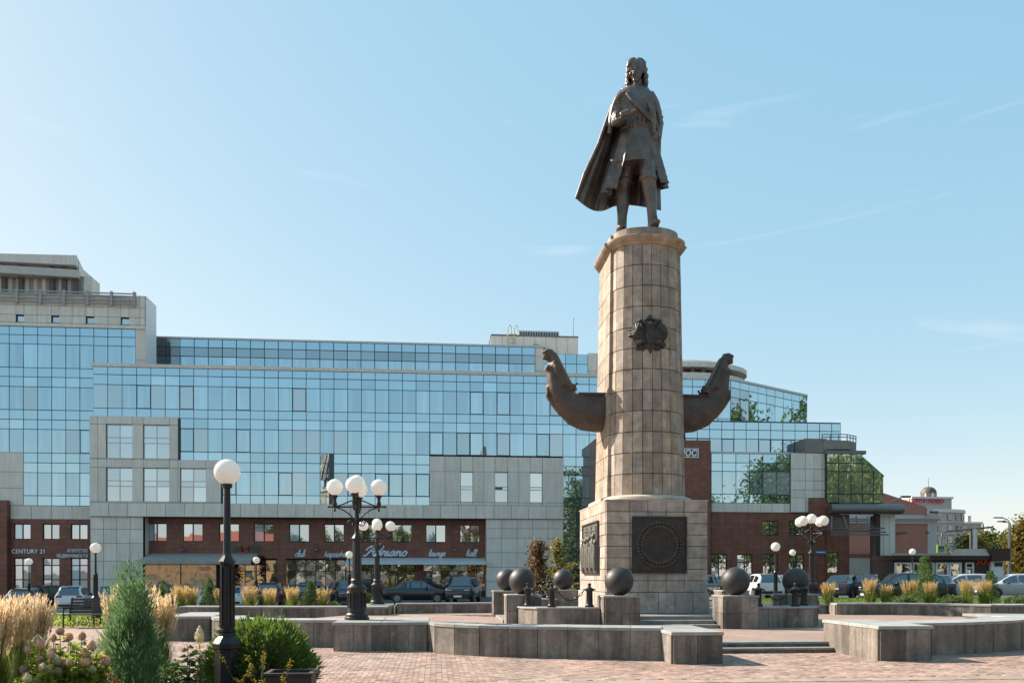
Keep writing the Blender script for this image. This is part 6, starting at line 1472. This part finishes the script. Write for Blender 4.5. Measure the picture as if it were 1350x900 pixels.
# gantry with traffic lights
t = thing('gantry', 'thin steel gantry over the street holding the crossing sign', 'gantry', (PX(1280, 78), 78, 0)); o_ = Vector((PX(1280, 78), 78, 0))
def gp2(px, py): p = P(px, py, 78) - o_; return (p.x, 0, p.z)
MB().tube([gp2(1280, 760), gp2(1280, 698)], .12, 8).build('post', M['metal_grey'], t)
MB().tube([gp2(1240, 716), gp2(1242, 703), gp2(1247, 700), gp2(1280, 697), gp2(1308, 694.5), gp2(1311, 697)], .09, 6).build('beam', M['metal_grey'], t)
for a in (1296,): MB().tube([gp2(a, 700), gp2(a, 690)], .08, 6).build('upright', M['metal_grey'], t)
YS_ = 77.0
c = P(1241, 723, YS_); cs = thing('crossing_sign', 'yellow-green bordered pedestrian crossing sign in front of the domed tower', 'road sign', c)
M['sign_yg'] = mat('fluorescent_yellow', (.50, .72, .02), .5); M['sign_bl'] = mat('sign_blue_panel', (.01, .10, .35), .45)
h = (PZ(1241, 718.5, YS_) - PZ(1241, 728, YS_)) / 2 + .03
MB().box(-h * 1.12, h * 1.12, 0, .06, -h, h).build('board', M['sign_yg'], cs); MB().box(-h * .72, h * .72, -.02, 0, -h * .68, h * .68).build('blue_panel', M['sign_bl'], cs)
MB().prism_y([(-h * .55, -h * .5), (h * .55, -h * .5), (0, h * .55)], -.04, -.021).build('white_triangle', M['white'], cs)
pd = MB(); pd.tube([(0, -.05, h * .15), (-.02, -.05, -h * .1), (-.12, -.05, -h * .4)], .035, 5); pd.tube([(-.02, -.05, -h * .1), (.1, -.05, -h * .4)], .035, 5); pd.tube([(-.12, -.05, -.0), (.12, -.05, .02)], .03, 5); pd.ball((.01, -.05, h * .3), .05, .03, .05, 6, 5); pd.build('walking_figure', M['trim'], cs)
MB().tube([(0, .1, h), (0, .1, PZ(1241, 703, YS_) - c.z)], .04, 6).build('hanger', M['metal_grey'], cs)
MB().tube([(0, .1, -h), (0, .1, -c.z)], .04, 6).build('post', M['metal_grey'], cs)
# blue street-name plate on the right brown wall and door garlands
q = P(1082, 728, 65.85); pl_ = thing('street_name_plate', 'small blue street name plate on the brown wall', 'sign', q)
MB().box(-.48, .48, -.03, 0, -.17, .17).build('plate', mat('plate_blue', (.05, .12, .30), .4), pl_); MB().box(-.36, .36, -.035, -.031, .0, .07).build('white_line', M['white'], pl_)
M['garland'] = leafmat('garland_leaf', (.10, .012, .015), .2)
for px, nm in ((312, 'left'), (345, 'right')):
    q = P(px, 745, 68.6); b = MB(); rg = random.Random(px)
    for i in range(220):
        p = Vector((rg.gauss(0, .13), rg.gauss(0, .1), rg.uniform(-2.0, .75))); a = Vector((rg.gauss(0, 1), rg.gauss(0, 1), rg.gauss(0, 1))).normalized() * .09; c2 = a.cross(Vector((rg.random(), rg.random(), 1))).normalized() * .06
        b.add([p - a, p + c2, p + a, p - c2], [(0, 1, 2, 3)])
    o = b.build('flower_garland', M['garland'], None, q); tag(o, 'dark red flower garland at the %s of the cafe door' % nm, 'garland'); kind(o, 'thing')
# person by the street
def person(loc, hgt, label, top, legc, rz=0):
    t = thing('person', label, 'person', loc, rz); b = MB(); k = hgt / 1.75
    def V(*a): return Vector(a) * k
    b.tube([V(.09, 0, .95), V(.11, .06, .5), V(.10, .02, .08)], [.09 * k, .065 * k, .045 * k], 8); b.tube([V(-.09, 0, .95), V(-.10, -.12, .52), V(-.10, -.02, .08)], [.09 * k, .065 * k, .045 * k], 8)
    b.ball(V(.10, .10, .05), .05 * k, .13 * k, .05 * k); b.ball(V(-.10, .06, .05), .05 * k, .13 * k, .05 * k)
    b.loft([[V(w_ * cos(2 * pi * i / 12), d_ * sin(2 * pi * i / 12), z) for i in range(12)] for w_, d_, z in ((.12, .1, .82), (.18, .12, .95), (.16, .11, 1.12), (.2, .12, 1.35), (.17, .10, 1.45), (.06, .06, 1.5), (.055, .055, 1.57))])
    for s in (-1, 1): b.tube([V(s * .19, 0, 1.40), V(s * .25, .02, 1.12), V(s * .24, .12, .88)], [.055 * k, .045 * k, .035 * k], 7)
    b.ball(V(0, .01, 1.645), .078 * k, .095 * k, .115 * k); b.ball(V(0, .10, 1.63), .02 * k)
    me = remesh(b, 'person_body', .03 * k, 2); m = mat('clothes_' + label[:8], top, .8)
    N = m.node_tree.nodes; L = m.node_tree.links; tcn = N.new('ShaderNodeTexCoord'); sp = N.new('ShaderNodeSeparateXYZ'); L.new(tcn.outputs['Object'], sp.inputs[0]); cr_ = N.new('ShaderNodeValToRGB'); cr_.color_ramp.interpolation = 'CONSTANT'
    e = cr_.color_ramp.elements; e[0].color = (*legc, 1); e[1].position = .52; e[1].color = (*top, 1); e2 = cr_.color_ramp.elements.new(.845); e2.color = (.45, .26, .18, 1); e3 = cr_.color_ramp.elements.new(.965); e3.color = (.04, .025, .02, 1)
    mm = N.new('ShaderNodeMath'); mm.operation = 'DIVIDE'; mm.inputs[1].default_value = hgt; L.new(sp.outputs['Z'], mm.inputs[0]); L.new(mm.outputs[0], cr_.inputs['Fac']); L.new(cr_.outputs[0], N['Principled BSDF'].inputs['Base Color'])
    obj('body', me, m, t, smooth=True, ang=180)
person(G(1326, 66, .285), 1.72, 'person in a pale shirt standing beside the kiosk booth', (.55, .52, .5), (.08, .09, .12), 1.2)
person(G(1279, 57.5, .285), 1.75, 'person in dark clothes standing at the kiosk door', (.05, .04, .04), (.03, .03, .04), 2.6)
# ================================================================== PLANTS
M['l_plume'] = leafmat('feather_plume', (.78, .61, .39), .5, .12, .25, 5)
M['l_plume2'] = leafmat('golden_plume', (.70, .48, .23), .5, .12, .25, 5)
M['l_blade'] = leafmat('feather_blade', (.20, .25, .05), .5, .15, .3, 5)
M['l_jun'] = leafmat('juniper', (.16, .265, .115), .45, .12, .35, 3)
M['l_jun2'] = leafmat('juniper_green', (.11, .17, .055), .4, .15, .35, 3)
M['l_thuja'] = leafmat('thuja', (.13, .20, .035), .4, .1, .4, 5)
M['l_hyd'] = leafmat('hydrangea_leaf', (.30, .37, .055), .6, .1, .4, 6)
M['l_dark'] = leafmat('dark_leaf', (.10, .155, .045), .45, .2, .4, 6)
M['l_petal'] = leafmat('hydrangea_petal', (.78, .56, .40), .5, .18, .2, 9)
M['l_petal_g'] = leafmat('hydrangea_petal_pale', (.70, .64, .44), .5, .1, .2, 9)
M['l_rust'] = leafmat('rust_leaf', (.28, .10, .03), .4, .1, .4, 6)
M['l_gold'] = leafmat('golden_leaf', (.30, .22, .03), .4, .1, .35, 2)
M['l_brown'] = leafmat('brown_foliage', (.13, .085, .05), .3, .15, .4, 7)
M['l_tree'] = leafmat('tree_leaf', (.10, .13, .03), .4, .2, .4, 1.2)
M['l_tree2'] = leafmat('autumn_leaf', (.20, .15, .03), .4, .15, .4, 1.0)
M['l_maple'] = leafmat('maple_red_green', (.17, .10, .045), .4, .05, .6, 2.2)
M['l_maple2'] = leafmat('maple_yellow_green', (.24, .21, .05), .4, .05, .45, 2.2)
M['bark'] = mat('bark', (.07, .05, .035), .9, 0, .3, 6, .4, 20)
RG = random.Random(21)
def rv(s=1.0): return Vector((RG.gauss(0, s), RG.gauss(0, s), RG.gauss(0, s)))
def leaf(b, p, d, L, w, bend=0.0):
    """a pointed leaf: 4 corner quad from p along d"""
    d = d.normalized(); s = d.cross(rv()).normalized() * w; m_ = p + d * (L * .5) + Vector((0, 0, -bend * L * .2)); t = p + d * L + Vector((0, 0, -bend * L))
    o = len(b.v); b.v += [tuple(p), tuple(m_ + s), tuple(t), tuple(m_ - s)]; b.f.append((o, o + 1, o + 2, o + 3))
def blade(b, p, h, lean, w):
    d = Vector((lean.x, lean.y, 0)); s = Vector((-lean.y, lean.x, 0)); s = (s.normalized() if s.length > 1e-4 else Vector((1, 0, 0))) * w
    o = len(b.v); q = [p, p + d * .25 + Vector((0, 0, h * .55)), p + d * .9 + Vector((0, 0, h))]
    b.v += [tuple(q[0] - s), tuple(q[0] + s), tuple(q[1] - s), tuple(q[1] + s), tuple(q[2])]; b.f += [(o, o + 1, o + 3, o + 2), (o + 2, o + 3, o + 4)]
def fgrass_mesh(nb, np_, r, h, plume_n, pl=(.2, .3), ls=.75):
    fb, pl_ = MB(), MB()
    for _ in range(nb):
        a = RG.uniform(0, 2 * pi); q = r * .45 * sqrt(RG.random()); ln = Vector((cos(a), sin(a), 0)) * RG.uniform(.1, .9) * r
        blade(fb, Vector((q * cos(a), q * sin(a), 0)), h * RG.uniform(.35, .68), ln, .006)
    for _ in range(np_):
        a = RG.uniform(0, 2 * pi); q = r * .4 * sqrt(RG.random()); le = RG.uniform(.05, ls) * r; hh = h * RG.uniform(.78, 1.0)
        b0 = Vector((q * cos(a), q * sin(a), h * .3)); tp = Vector(((q + le) * cos(a), (q + le) * sin(a), hh)); dr = (tp - b0).normalized()
        blade(fb, b0, hh - h * .3, Vector((le * cos(a), le * sin(a), 0)), .004)
        L = h * RG.uniform(*pl); base = tp - dr * L
        for k in range(plume_n):
            t = RG.random(); p = base + dr * (L * t * .9) + rv(.004); leaf(pl_, p, dr + rv(.16), h * RG.uniform(.035, .07), .0045 + .002 * (1 - t))
    return fb, pl_
def me_of(b, n, m):
    me = bpy.data.meshes.new(n); me.from_pydata(b.v, [], b.f); me.materials.append(m); return me
FG = []
for k in range(3):
    f, p = fgrass_mesh(260, 100, .34, 1.35, 26, (.32, .5), .62); FG.append((me_of(f, 'blades', M['l_blade']), me_of(p, 'plumes', M['l_plume2'])))
FGn = []
for k in range(2):
    f, p = fgrass_mesh(620, 130, .27, 1.5, 40); FGn.append((me_of(f, 'blades', M['l_blade']), me_of(p, 'plumes', M['l_plume'])))
def fgrass(loc, sc, label, near=False, sz=1.0):
    t = thing('feather_grass', label, 'grass', loc, RG.uniform(0, 6.28), 'clumps of feather reed grass'); t.scale = (sc * (1 if near else 1.2), sc * (1 if near else 1.2), sc * sz * (1 if near else .84))
    f, p = RG.choice(FGn if near else FG); obj('blades', f, None, t); obj('plumes', p, None, t)
def conifer_mesh(h, r, n, L, w, lead=5, up=1.0, taper=.55):
    b = MB(); leads = [(0, 0, 1.0)] + [(RG.uniform(-r, r) * .45, RG.uniform(-r, r) * .45, RG.uniform(.55, 1.0)) for _ in range(lead)]
    for _ in range(n):
        lx_, ly_, lh = RG.choice(leads); t = RG.random() ** .8; z = h * lh * t; a = RG.uniform(0, 2 * pi)
        env = r * (.35 + .75 * sin(min(1, t * 1.5 + .15) * pi * .62)) * (1 - t) ** taper * (1 if (lx_, ly_) == (0, 0) else .75)
        q = env * RG.uniform(.55, 1.05) * (1 + .22 * sin(a * 5 + z * 9) + .10 * sin(a * 11 - z * 5)); p = Vector((lx_ * (1 - t * .3) + q * cos(a), ly_ * (1 - t * .3) + q * sin(a), z))
        d = Vector((cos(a) * .55, sin(a) * .55, up)) + rv(.22); leaf(b, p, d, L * RG.uniform(.6, 1.3), w * RG.uniform(.7, 1.3))
    return b
def conifer(loc, h, r, n, L, w, label, m, lead=5, taper=.55):
    t = thing('juniper', label, 'shrub', loc, RG.uniform(0, 6), 'junipers'); conifer_mesh(h, r, n, L, w, lead, taper=taper).build('foliage', m, t)
    MB().tube([(0, 0, -.02), (0, 0, h * .6)], [.03, .01], 6).build('trunk', M['bark'], t)
def globe_shrub(loc, rx, rz, n, L, w, label, m, name='round_shrub'):
    t = thing(name, label, 'shrub', loc); b = MB()
    for _ in range(n):
        a = RG.uniform(0, 2 * pi); u = RG.uniform(-.25, 1); s = sqrt(max(0, 1 - u * u)); k = RG.uniform(.78, 1.0) * (1 + .07 * sin(a * 4 + u * 7 + rx * 9) + .05 * sin(a * 11 - u * 6))
        p = Vector((rx * k * s * cos(a), rx * k * s * sin(a), rz * .3 + rz * .7 * k * u)); d = Vector((s * cos(a), s * sin(a), u + .55)) + rv(.3); leaf(b, p, d, L * RG.uniform(.6, 1.9), w * RG.uniform(.7, 1.3), .1)
    b.build('foliage', m, t)
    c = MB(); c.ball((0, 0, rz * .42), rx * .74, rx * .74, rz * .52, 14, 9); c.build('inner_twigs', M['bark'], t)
    return t
# ---- foreground bed
for px, d, s in ((4, 9.6, 1.0), (33, 10.3, 1.0), (60, 11.8, .98)):
    fgrass(G(px - 14, d), s, {4: 'tall golden feather grass clump at the outer end of the flower bed', 33: 'golden feather grass clump behind the hydrangea', 60: 'golden feather grass clump in front of the black SUV'}[px], True)
for px, d, s in ((186, 12.6, 1.05), (208, 12.2, .98), (160, 13.2, 1.05)):
    fgrass(G(px, d), s, {186: 'tall feather grass clump right behind the large juniper', 208: 'feather grass clump between the juniper and the granite end block', 160: 'feather grass clump behind the tip of the large juniper'}[px], True)
conifer(G(171, 10.6), 1.9, .44, 15000, .09, .006, 'large blue-green juniper in the flower bed', M['l_jun'], 12, .36)
t = globe_shrub(G(343, 12.3), .78, 1.06, 11000, .085, .011, 'round bright green shrub behind the large lamp post', M['l_thuja'])
def head_mesh(conical):
    b = MB()
    for _ in range(170):
        d = rv().normalized(); k = RG.uniform(.8, 1.0); p = Vector((d.x * k, d.y * k, d.z * k * (1.35 if conical else .95)))
        if conical: q = 1 - max(0, p.z) * .45; p.x *= q; p.y *= q
        n = d; s = n.cross(rv()).normalized() * .22; u = n.cross(s).normalized() * .22; o = len(b.v)
        b.v += [tuple(p - s), tuple(p + u + n * .06), tuple(p + s), tuple(p - u + n * .06)]; b.f.append((o, o + 1, o + 2, o + 3))
    b.ball((0, 0, 0), .78, .78, .85, 8, 6)
    return b
HD = [me_of(head_mesh(False), 'flower_head', M['l_petal']), me_of(head_mesh(True), 'flower_head', M['l_petal']), me_of(head_mesh(True), 'flower_head', M['l_petal_g'])]
def hydrangea(loc, w_, h, nst, nhead, label, hr=.06, pale=.25, lm=None):
    t = thing('hydrangea', label, 'shrub', loc); st_, lf = MB(), MB()
    for i in range(nst):
        a = RG.uniform(0, 2 * pi); r = w_ * sqrt(RG.random()); tp = Vector((r * cos(a), r * sin(a) * .8, h * RG.uniform(.6, 1.0) * (1 - .25 * (r / w_) ** 2)))
        b0 = Vector((r * .25 * cos(a), r * .25 * sin(a), 0)); md = b0.lerp(tp, .55) + Vector((r * .12 * cos(a), r * .12 * sin(a), 0)); st_.tube([b0, md, tp], [.008, .006, .004], 5)
        for k in range(40):
            u = RG.uniform(.25, 1.0); p = (b0.lerp(md, u / .55) if u < .55 else md.lerp(tp, (u - .55) / .45)); aa = RG.uniform(0, 2 * pi)
            leaf(lf, p, Vector((cos(aa), sin(aa), .35)), RG.uniform(.07, .13), RG.uniform(.02, .036), .35)
        if i < nhead:
            rr = hr * RG.uniform(.75, 1.25); me = HD[2] if RG.random() < pale else HD[RG.randrange(2)]; o = obj('flower_head', me, None, t, tp + Vector((0, 0, rr * .7)), (RG.gauss(0, .35), RG.gauss(0, .35), RG.uniform(0, 6))); o.scale = (rr, rr, rr)
    st_.build('stems', M['bark'], t); lf.build('leaves', lm or M['l_hyd'], t)
hydrangea(G(88, 9.7), .46, 1.14, 62, 36, 'cream and pink flowering hydrangea in the flower bed', .05)
hydrangea(G(52, 9.2), .30, .75, 22, 9, 'low hydrangea with faded pale heads at the front of the bed', .045, .6)
hydrangea(G(238, 9.9), .26, .98, 14, 0, 'young leafy shrub without flowers beside the lamp post', lm=M['l_dark'])
t_ = thing('hydrangea', 'single upright stem with a pale green cone-shaped flower by the lamp post', 'shrub', G(263, 9.9)); ss, lf = MB(), MB(); ss.tube([(0, 0, 0), (.02, 0, .5), (0, 0, .96)], [.008, .006, .004], 5)
for k in range(30): a = RG.uniform(0, 6.28); leaf(lf, Vector((0, 0, RG.uniform(.2, .93))), Vector((cos(a), sin(a), .4)), .1, .025, .3)
o = obj('flower_head', HD[2], None, t_, (0, 0, 1.03)); o.scale = (.058, .058, .085); ss.build('stem', M['bark'], t_); lf.build('leaves', M['l_hyd'], t_)
def lowplant(px, d, r, h, n, m, label, L=.07, w=.02, cat='plant', name='bedding_plant', group=None):
    t = thing(name, label, cat, G(px, d), 0, group); b = MB()
    for _ in range(n):
        a = RG.uniform(0, 2 * pi); q = r * sqrt(RG.random()); z = h * RG.uniform(.1, 1) * (1 - .5 * (q / r) ** 2); leaf(b, Vector((q * cos(a), q * sin(a), z)), Vector((cos(a), sin(a), .7)) + rv(.4), L * RG.uniform(.6, 1.3), w * RG.uniform(.7, 1.3), .2)
    b.build('leaves', m, t)
lowplant(129, 9.9, .24, .78, 900, M['l_rust'], 'orange-red leaved small shrub between hydrangea and juniper', .05, .014)
lowplant(118, 9.6, .30, .58, 900, M['l_hyd'], 'low green plant in front of the orange shrub')
for i, (px, d, m) in enumerate(((20, 8.9, 'l_brown'), (70, 8.8, 'l_dark'), (110, 9.2, 'l_dark'), (150, 9.3, 'l_brown'), (185, 9.4, 'l_brown'), (215, 9.6, 'l_dark'), (245, 9.5, 'l_dark'), (280, 9.7, 'l_brown'), (270, 10.2, 'l_dark'), (315, 10.0, 'l_brown'))):
    lowplant(px, d, .32, .42, 700, M[m], 'low dark bedding plant at the near edge of the flower bed' if m == 'l_dark' else 'low brownish bedding plant at the near edge of the flower bed', .05, .018, group='bedding plants at the near edge')
gr = thing('goldenrod', 'thin arching goldenrod stalks in front of the round shrub', 'plant', G(345, 10.2)); ss, lf = MB(), MB()
for i in range(11):
    a = RG.uniform(-1, 1); x0_ = RG.uniform(-.35, .35); tp = Vector((x0_ + a * .3, RG.uniform(-.1, .1), RG.uniform(.45, .82))); md = Vector((x0_ + a * .08, 0, tp.z * .6)); ss.tube([(x0_, 0, 0), md, tp], [.006, .005, .003], 4)
    for k in range(46):
        u = RG.random(); p = md.lerp(tp, u) if u > .4 else Vector((x0_, 0, 0)).lerp(md, u / .4); leaf(lf, p, rv() + Vector((0, 0, .8)), .05, .008, .2)
ss.build('stalks', M['bark'], gr); lf.build('leaves', M['l_gold'], gr)
# wooden planter trough
M['wood_dark'] = mat('dark_stained_wood', (.05, .035, .028), .6, 0, .3, 6, .3, 30)
pq_ = thing('wooden_planter', 'dark slatted wooden planter box in front of the round shrub', 'planter', G(384, 10.9)); zt_ = 1.75 - 130 * 10.9 / 1100
for sgn in (-1, 1):
    for k in range(3):
        sbox('slat', .58, .03, .13, M['wood_dark'], pq_, (0, sgn * .22, zt_ - .07 - .14 * k)); sbox('slat', .03, .40, .13, M['wood_dark'], pq_, (sgn * .275, 0, zt_ - .07 - .14 * k))
    for s2 in (-1, 1): sbox('post', .05, .05, round(zt_ - .02, 2), M['wood_dark'], pq_, (sgn * .25, s2 * .19, zt_ / 2 - .01))
    sbox('rim_board', .62, .06, .03, M['wood_dark'], pq_, (0, sgn * .225, zt_ + .015)); sbox('rim_board', .06, .388, .03, M['wood_dark'], pq_, (sgn * .28, 0, zt_ + .015))
MB().box(-.255, .255, -.2, .2, .02, zt_ - .1).build('soil', M['soil'], pq_)
# bench
M['slat'] = mat('bench_slat', (.045, .028, .022), .55, 0, .25, 5)
bn = thing('park_bench', 'dark slatted park bench with iron legs beside the lawn', 'bench', G(128, 27.6), -YAW + .05); 
for k in range(5): sbox('back_slat', 2.05, .03, .075, M['slat'], bn, (0, .28 + .03 * k, .50 + .105 * k), (radians(-14), 0, 0))
for k in range(5): sbox('seat_slat', 2.05, .075, .03, M['slat'], bn, (0, -.2 + .095 * k, .44))
for x in (-.98, 0, .98):
    MB().tube([(x, -.24, 0), (x, -.22, .42), (x, .2, .42), (x, .42, .98)], .028, 6).tube([(x, .22, .42), (x, .3, 0)], .028, 6).build('leg', M['iron'], bn)
    if x: MB().tube([(x, -.22, .42), (x, -.22, .62), (x, .3, .64)], .024, 6).build('armrest', M['iron'], bn)
# ---- middle strips
LW = ['beside the granite end block', 'left of the conical juniper', 'just behind the large lamp post', 'in front of the white sedan', 'in front of the dark red SUV', 'left of the upright juniper by the dark hatchback', 'right of the upright juniper by the dark hatchback']
for (px, s), lb in zip(((238, 1.12), (252, 1.05), (292, 1.0), (329, 1.08), (356, 1.0), (385, 1.08), (425, 1.0)), LW): fgrass(G(px, 35.5 + RG.uniform(-.4, .6), .08), s, 'feather grass clump ' + lb)
for i, (px, d, h, r, lb) in enumerate(((276, 35.6, 1.5, .42, 'conical juniper behind the long low wall'), (409, 35.5, 1.35, .40, 'upright juniper in front of the black hatchback'), (342, 36, .75, .4, 'small juniper between feather grass clumps'), (215, 35, 1.4, .3, 'slender juniper behind the feather grass'))): conifer(G(px, d, .08), h, r, 3200, .09, .012, lb, M['l_jun2'], 3)
globe_shrub(G(477, 36.0, .08), .42, .95, 1600, .09, .016, 'clipped green shrub between the two five-globe lamps', M['l_thuja'])
globe_shrub(G(440, 35.4, .08), .3, .5, 700, .07, .016, 'small green shrub left of the near five-globe lamp', M['l_thuja'])
RL = ['beside the right dark ball', 'in front of the black hatchback', 'with pinkish tint in front of the concrete pillar', 'left of the tall juniper', 'right of the tall juniper', 'in front of the silver sedan', 'left of the slim juniper']
for (px, s), lb in zip(((1092, .95), (1147, 1.1), (1168, .85), (1199, 1.02), (1226, .98), (1275, 1.05), (1297, 1.05)), RL): fgrass(G(px, 36 + RG.uniform(-.5, .5), .40), s, 'feather grass clump ' + lb + ' on the right lawn')
conifer(G(1218.5, 36.8, .40), 2.1, .62, 4500, .11, .012, 'tall feathery juniper on the right lawn', M['l_jun2'], 5, .7)
conifer(G(1307, 36.2, .40), 1.5, .42, 3000, .10, .012, 'slim juniper on the right lawn', M['l_jun2'], 2, .8)
for px, lb in ((1189, 'low round evergreen left of the tall juniper'), (1255, 'low round evergreen right of the tall juniper'), (1345, 'low evergreen at the end of the right lawn')): globe_shrub(G(px, 35.2, .40), .52, .42, 900, .09, .02, lb, M['l_dark'])
# ground cover beds
def cover(name, label, box, n, m, h=.25, L=.1, w=.03, z0=.05):
    x0_, x1_, y0_, y1_ = box; b = MB()
    for _ in range(n): leaf(b, Vector((RG.uniform(x0_, x1_), RG.uniform(y0_, y1_), z0 + RG.uniform(0, h))), rv() + Vector((0, 0, .8)), L * RG.uniform(.6, 1.3), w * RG.uniform(.7, 1.3), .2)
    o = b.build(name, m); kind(o, 'stuff'); tag(o, label, 'ground cover')
kind(MB().box(-12, -1.8, 34.0, 37.2, -.05, .10).build('planting_bed', M['soil']), 'structure')
cover('ground_cover', 'leafy ground cover under the feather grass row', (-11.5, -2.0, 34.1, 37.0), 3800, M['l_thuja'], .22)
cover('ground_cover', 'reddish and golden low flowers along the long low wall', (-8, -2.2, 34.0, 34.9), 500, M['l_rust'], .2, .07, .03)
cover('ground_cover', 'green bedding inside the sunlit corner ledge of the monument', (CX - 3.6, CX - 1.8, CY - 3.8, CY - 2.6), 900, M['l_thuja'], .45, .12, .03, LV)
cover('ground_cover', 'green bedding inside the shaded corner ledge of the monument', (CX + 1.8, CX + 3.6, CY - 3.8, CY - 2.6), 900, M['l_thuja'], .45, .12, .03, LV)
cover('ground_cover', 'low leafy plants behind the park bench', (-14.5, -10.5, 28.6, 29.6), 1400, M['l_hyd'], .3, .09, .03, 0)
# ---- trees
def tree_meshes(h, cr, cz, n, L, w, seed, nl=16, clump=.32, cone=0.0):
    rg = random.Random(seed); tr, lf = MB(), MB(); tr.tube([(0, 0, 0), (rg.uniform(-.1, .1) * cr, 0, h * .3), (0, 0, h * .6), (0, 0, h * .92)], [.028 * h * .7, .02 * h * .7, .012 * h * .7, .004 * h * .7], 8)
    z0, z1 = cz; cl = []
    for i in range(nl):
        t = (i + rg.random()) / nl; z = h * (z0 + (z1 - z0) * t); env = cr * (sin(pi * min(1, .12 + .88 * t) ** (.8)) ** .7 if not cone else (1 - t * cone)) * rg.uniform(.55, 1.0); a = i * 2.4 + rg.uniform(-.5, .5)
        e = Vector((env * cos(a), env * sin(a), z)); s = Vector((0, 0, max(h * .15, z - env * .7))); tr.tube([s, s.lerp(e, .5) + Vector((0, 0, .04 * h)), e], [.008 * h * .7, .005 * h * .7, .002 * h * .7], 5); cl += [(e, 1.0), (s.lerp(e, .55) + Vector((0, 0, .02 * h)), .8)]
    for _ in range(n):
        c, k = rg.choice(cl); s_ = cr * clump * k; p = c + Vector((rg.gauss(0, s_), rg.gauss(0, s_), rg.gauss(0, s_ * .75))); d = Vector((rg.gauss(0, 1), rg.gauss(0, 1), rg.gauss(-.2, .6))); leaf(lf, p, d, L * rg.uniform(.6, 1.3), w * rg.uniform(.7, 1.3), .15)
    return tr, lf
def tree(loc, h, cr, cz, n, L, w, seed, label, m, nl=16, clump=.32, cone=0, group=None, name='tree'):
    t = thing(name, label, 'tree', loc, 0, group); tr, lf = tree_meshes(h, cr, cz, n, L, w, seed, nl, clump, cone)
    tr.build('trunk', M['bark'], t); lf.build('crown', m, t); return t
tree(G(709, 40, 0), zof(712, 40), .72, (.18, .98), 2300, .15, .055, 4, 'young maple with reddish brown leaves beside the pedestal', M['l_maple'], 20, .24, .75, name='maple_tree')
tree(G(735, 39, 0), zof(711, 39), .62, (.2, .98), 1300, .15, .055, 5, 'young maple with yellow-green leaves beside the pedestal', M['l_maple2'], 18, .24, .75, name='maple_tree')
tree(G(752, 40.5, 0), zof(738, 40.5), .5, (.3, .98), 420, .13, .05, 9, 'small thin maple touching the pedestal edge', M['l_maple2'], 9, .26, .6, name='maple_tree')
tree(G(1350, 92, -.05), zof(688, 92), 2.3, (.15, .99), 4200, .34, .14, 6, 'golden green tree at the edge of the street', M['l_tree2'], 26, .26)
tree(G(1282, 100, -.05), zof(703, 100), 2.4, (.3, .98), 2600, .34, .14, 7, 'yellowing tree behind the kiosk flue', M['l_tree2'], 22, .28)
tree(G(1304, 104, -.05), zof(700, 104), 2.0, (.3, .98), 2200, .34, .14, 8, 'green tree behind the kiosk end', M['l_tree'], 20, .28)
trr, lff = tree_meshes(9, 3.2, (.2, .99), 7000, .27, .10, 12, 34, .2); tm_, lm_ = me_of(trr, 'trunk', M['bark']), me_of(lff, 'crown', M['l_tree'])
def stree(x, y, sc, label, group, sz=1.0, z=-.05):
    t = thing('tree', label, 'tree', (x, y, z), RG.uniform(0, 6), group); t.scale = (sc, sc, sc * sz); obj('trunk', tm_, None, t); obj('crown', lm_, None, t)
for px, d, s in ((1312, 190, 1.25), (1325, 170, 1.05), (1338, 150, 1.1), (1348, 200, 1.6), (1300, 230, 1.3), (1330, 240, 1.6), (1285, 250, 1.2), (1356, 130, 1.0)):
    g = G(px, d); stree(g.x, g.y, s * .95, 'green tree in the far row along the street', 'far street trees')
# trees of the park across the road, mirrored in the glazing
for x, y, s, sz in ((52, 6, 1.9, 1.1), (60, -4, 2.2, 1.1), (68, 8, 2.1, 1.2), (45, -10, 1.9, 1.0), (76, -2, 2.4, 1.2), (57, 16, 1.8, 1.1), (84, 12, 2.4, 1.2), (66, 22, 2.0, 1.2), (92, -12, 2.4, 1.2), (26, -14, 2.0, 1.1), (30, -24, 2.1, 1.1),
                    (76, 62, 2.2, 1.2), (72, 55, 2.2, 1.15), (84, 74, 2.4, 1.25), (86, 62, 2.4, 1.2)): stree(x, y, s, 'tall park tree across the road, mirrored in the right wing', 'park trees across the road', sz)
for i in range(13): stree(-34 + i * 6.2 + RG.uniform(-1.5, 1.5), -30 + RG.uniform(-6, 4), RG.uniform(1.0, 1.35), 'tree of the avenue behind the viewer, mirrored in the shop windows', 'avenue trees')
# a low yellow house across the square, mirrored in the left shop windows
yh = thing('townhouse', 'low ochre townhouse with red roof across the square, mirrored in the windows', 'building', (-44, -34, 0)); MB().box(-14, 14, 0, 9, 0, 6.2).build('wall', mat('ochre_wall', (.45, .30, .16), .8), yh); MB().prism_x([(-.6, 6.2), (9.6, 6.2), (4.5, 9.5)], -14.6, 14.6).build('roof', mat('red_roof', (.26, .07, .045), .7), yh)
for i in range(7):
    for z in (1.9, 4.6): sbox('window', 1.3, .1, 1.7, M['glass_d'], yh, (-12 + i * 4, 9.05, z))
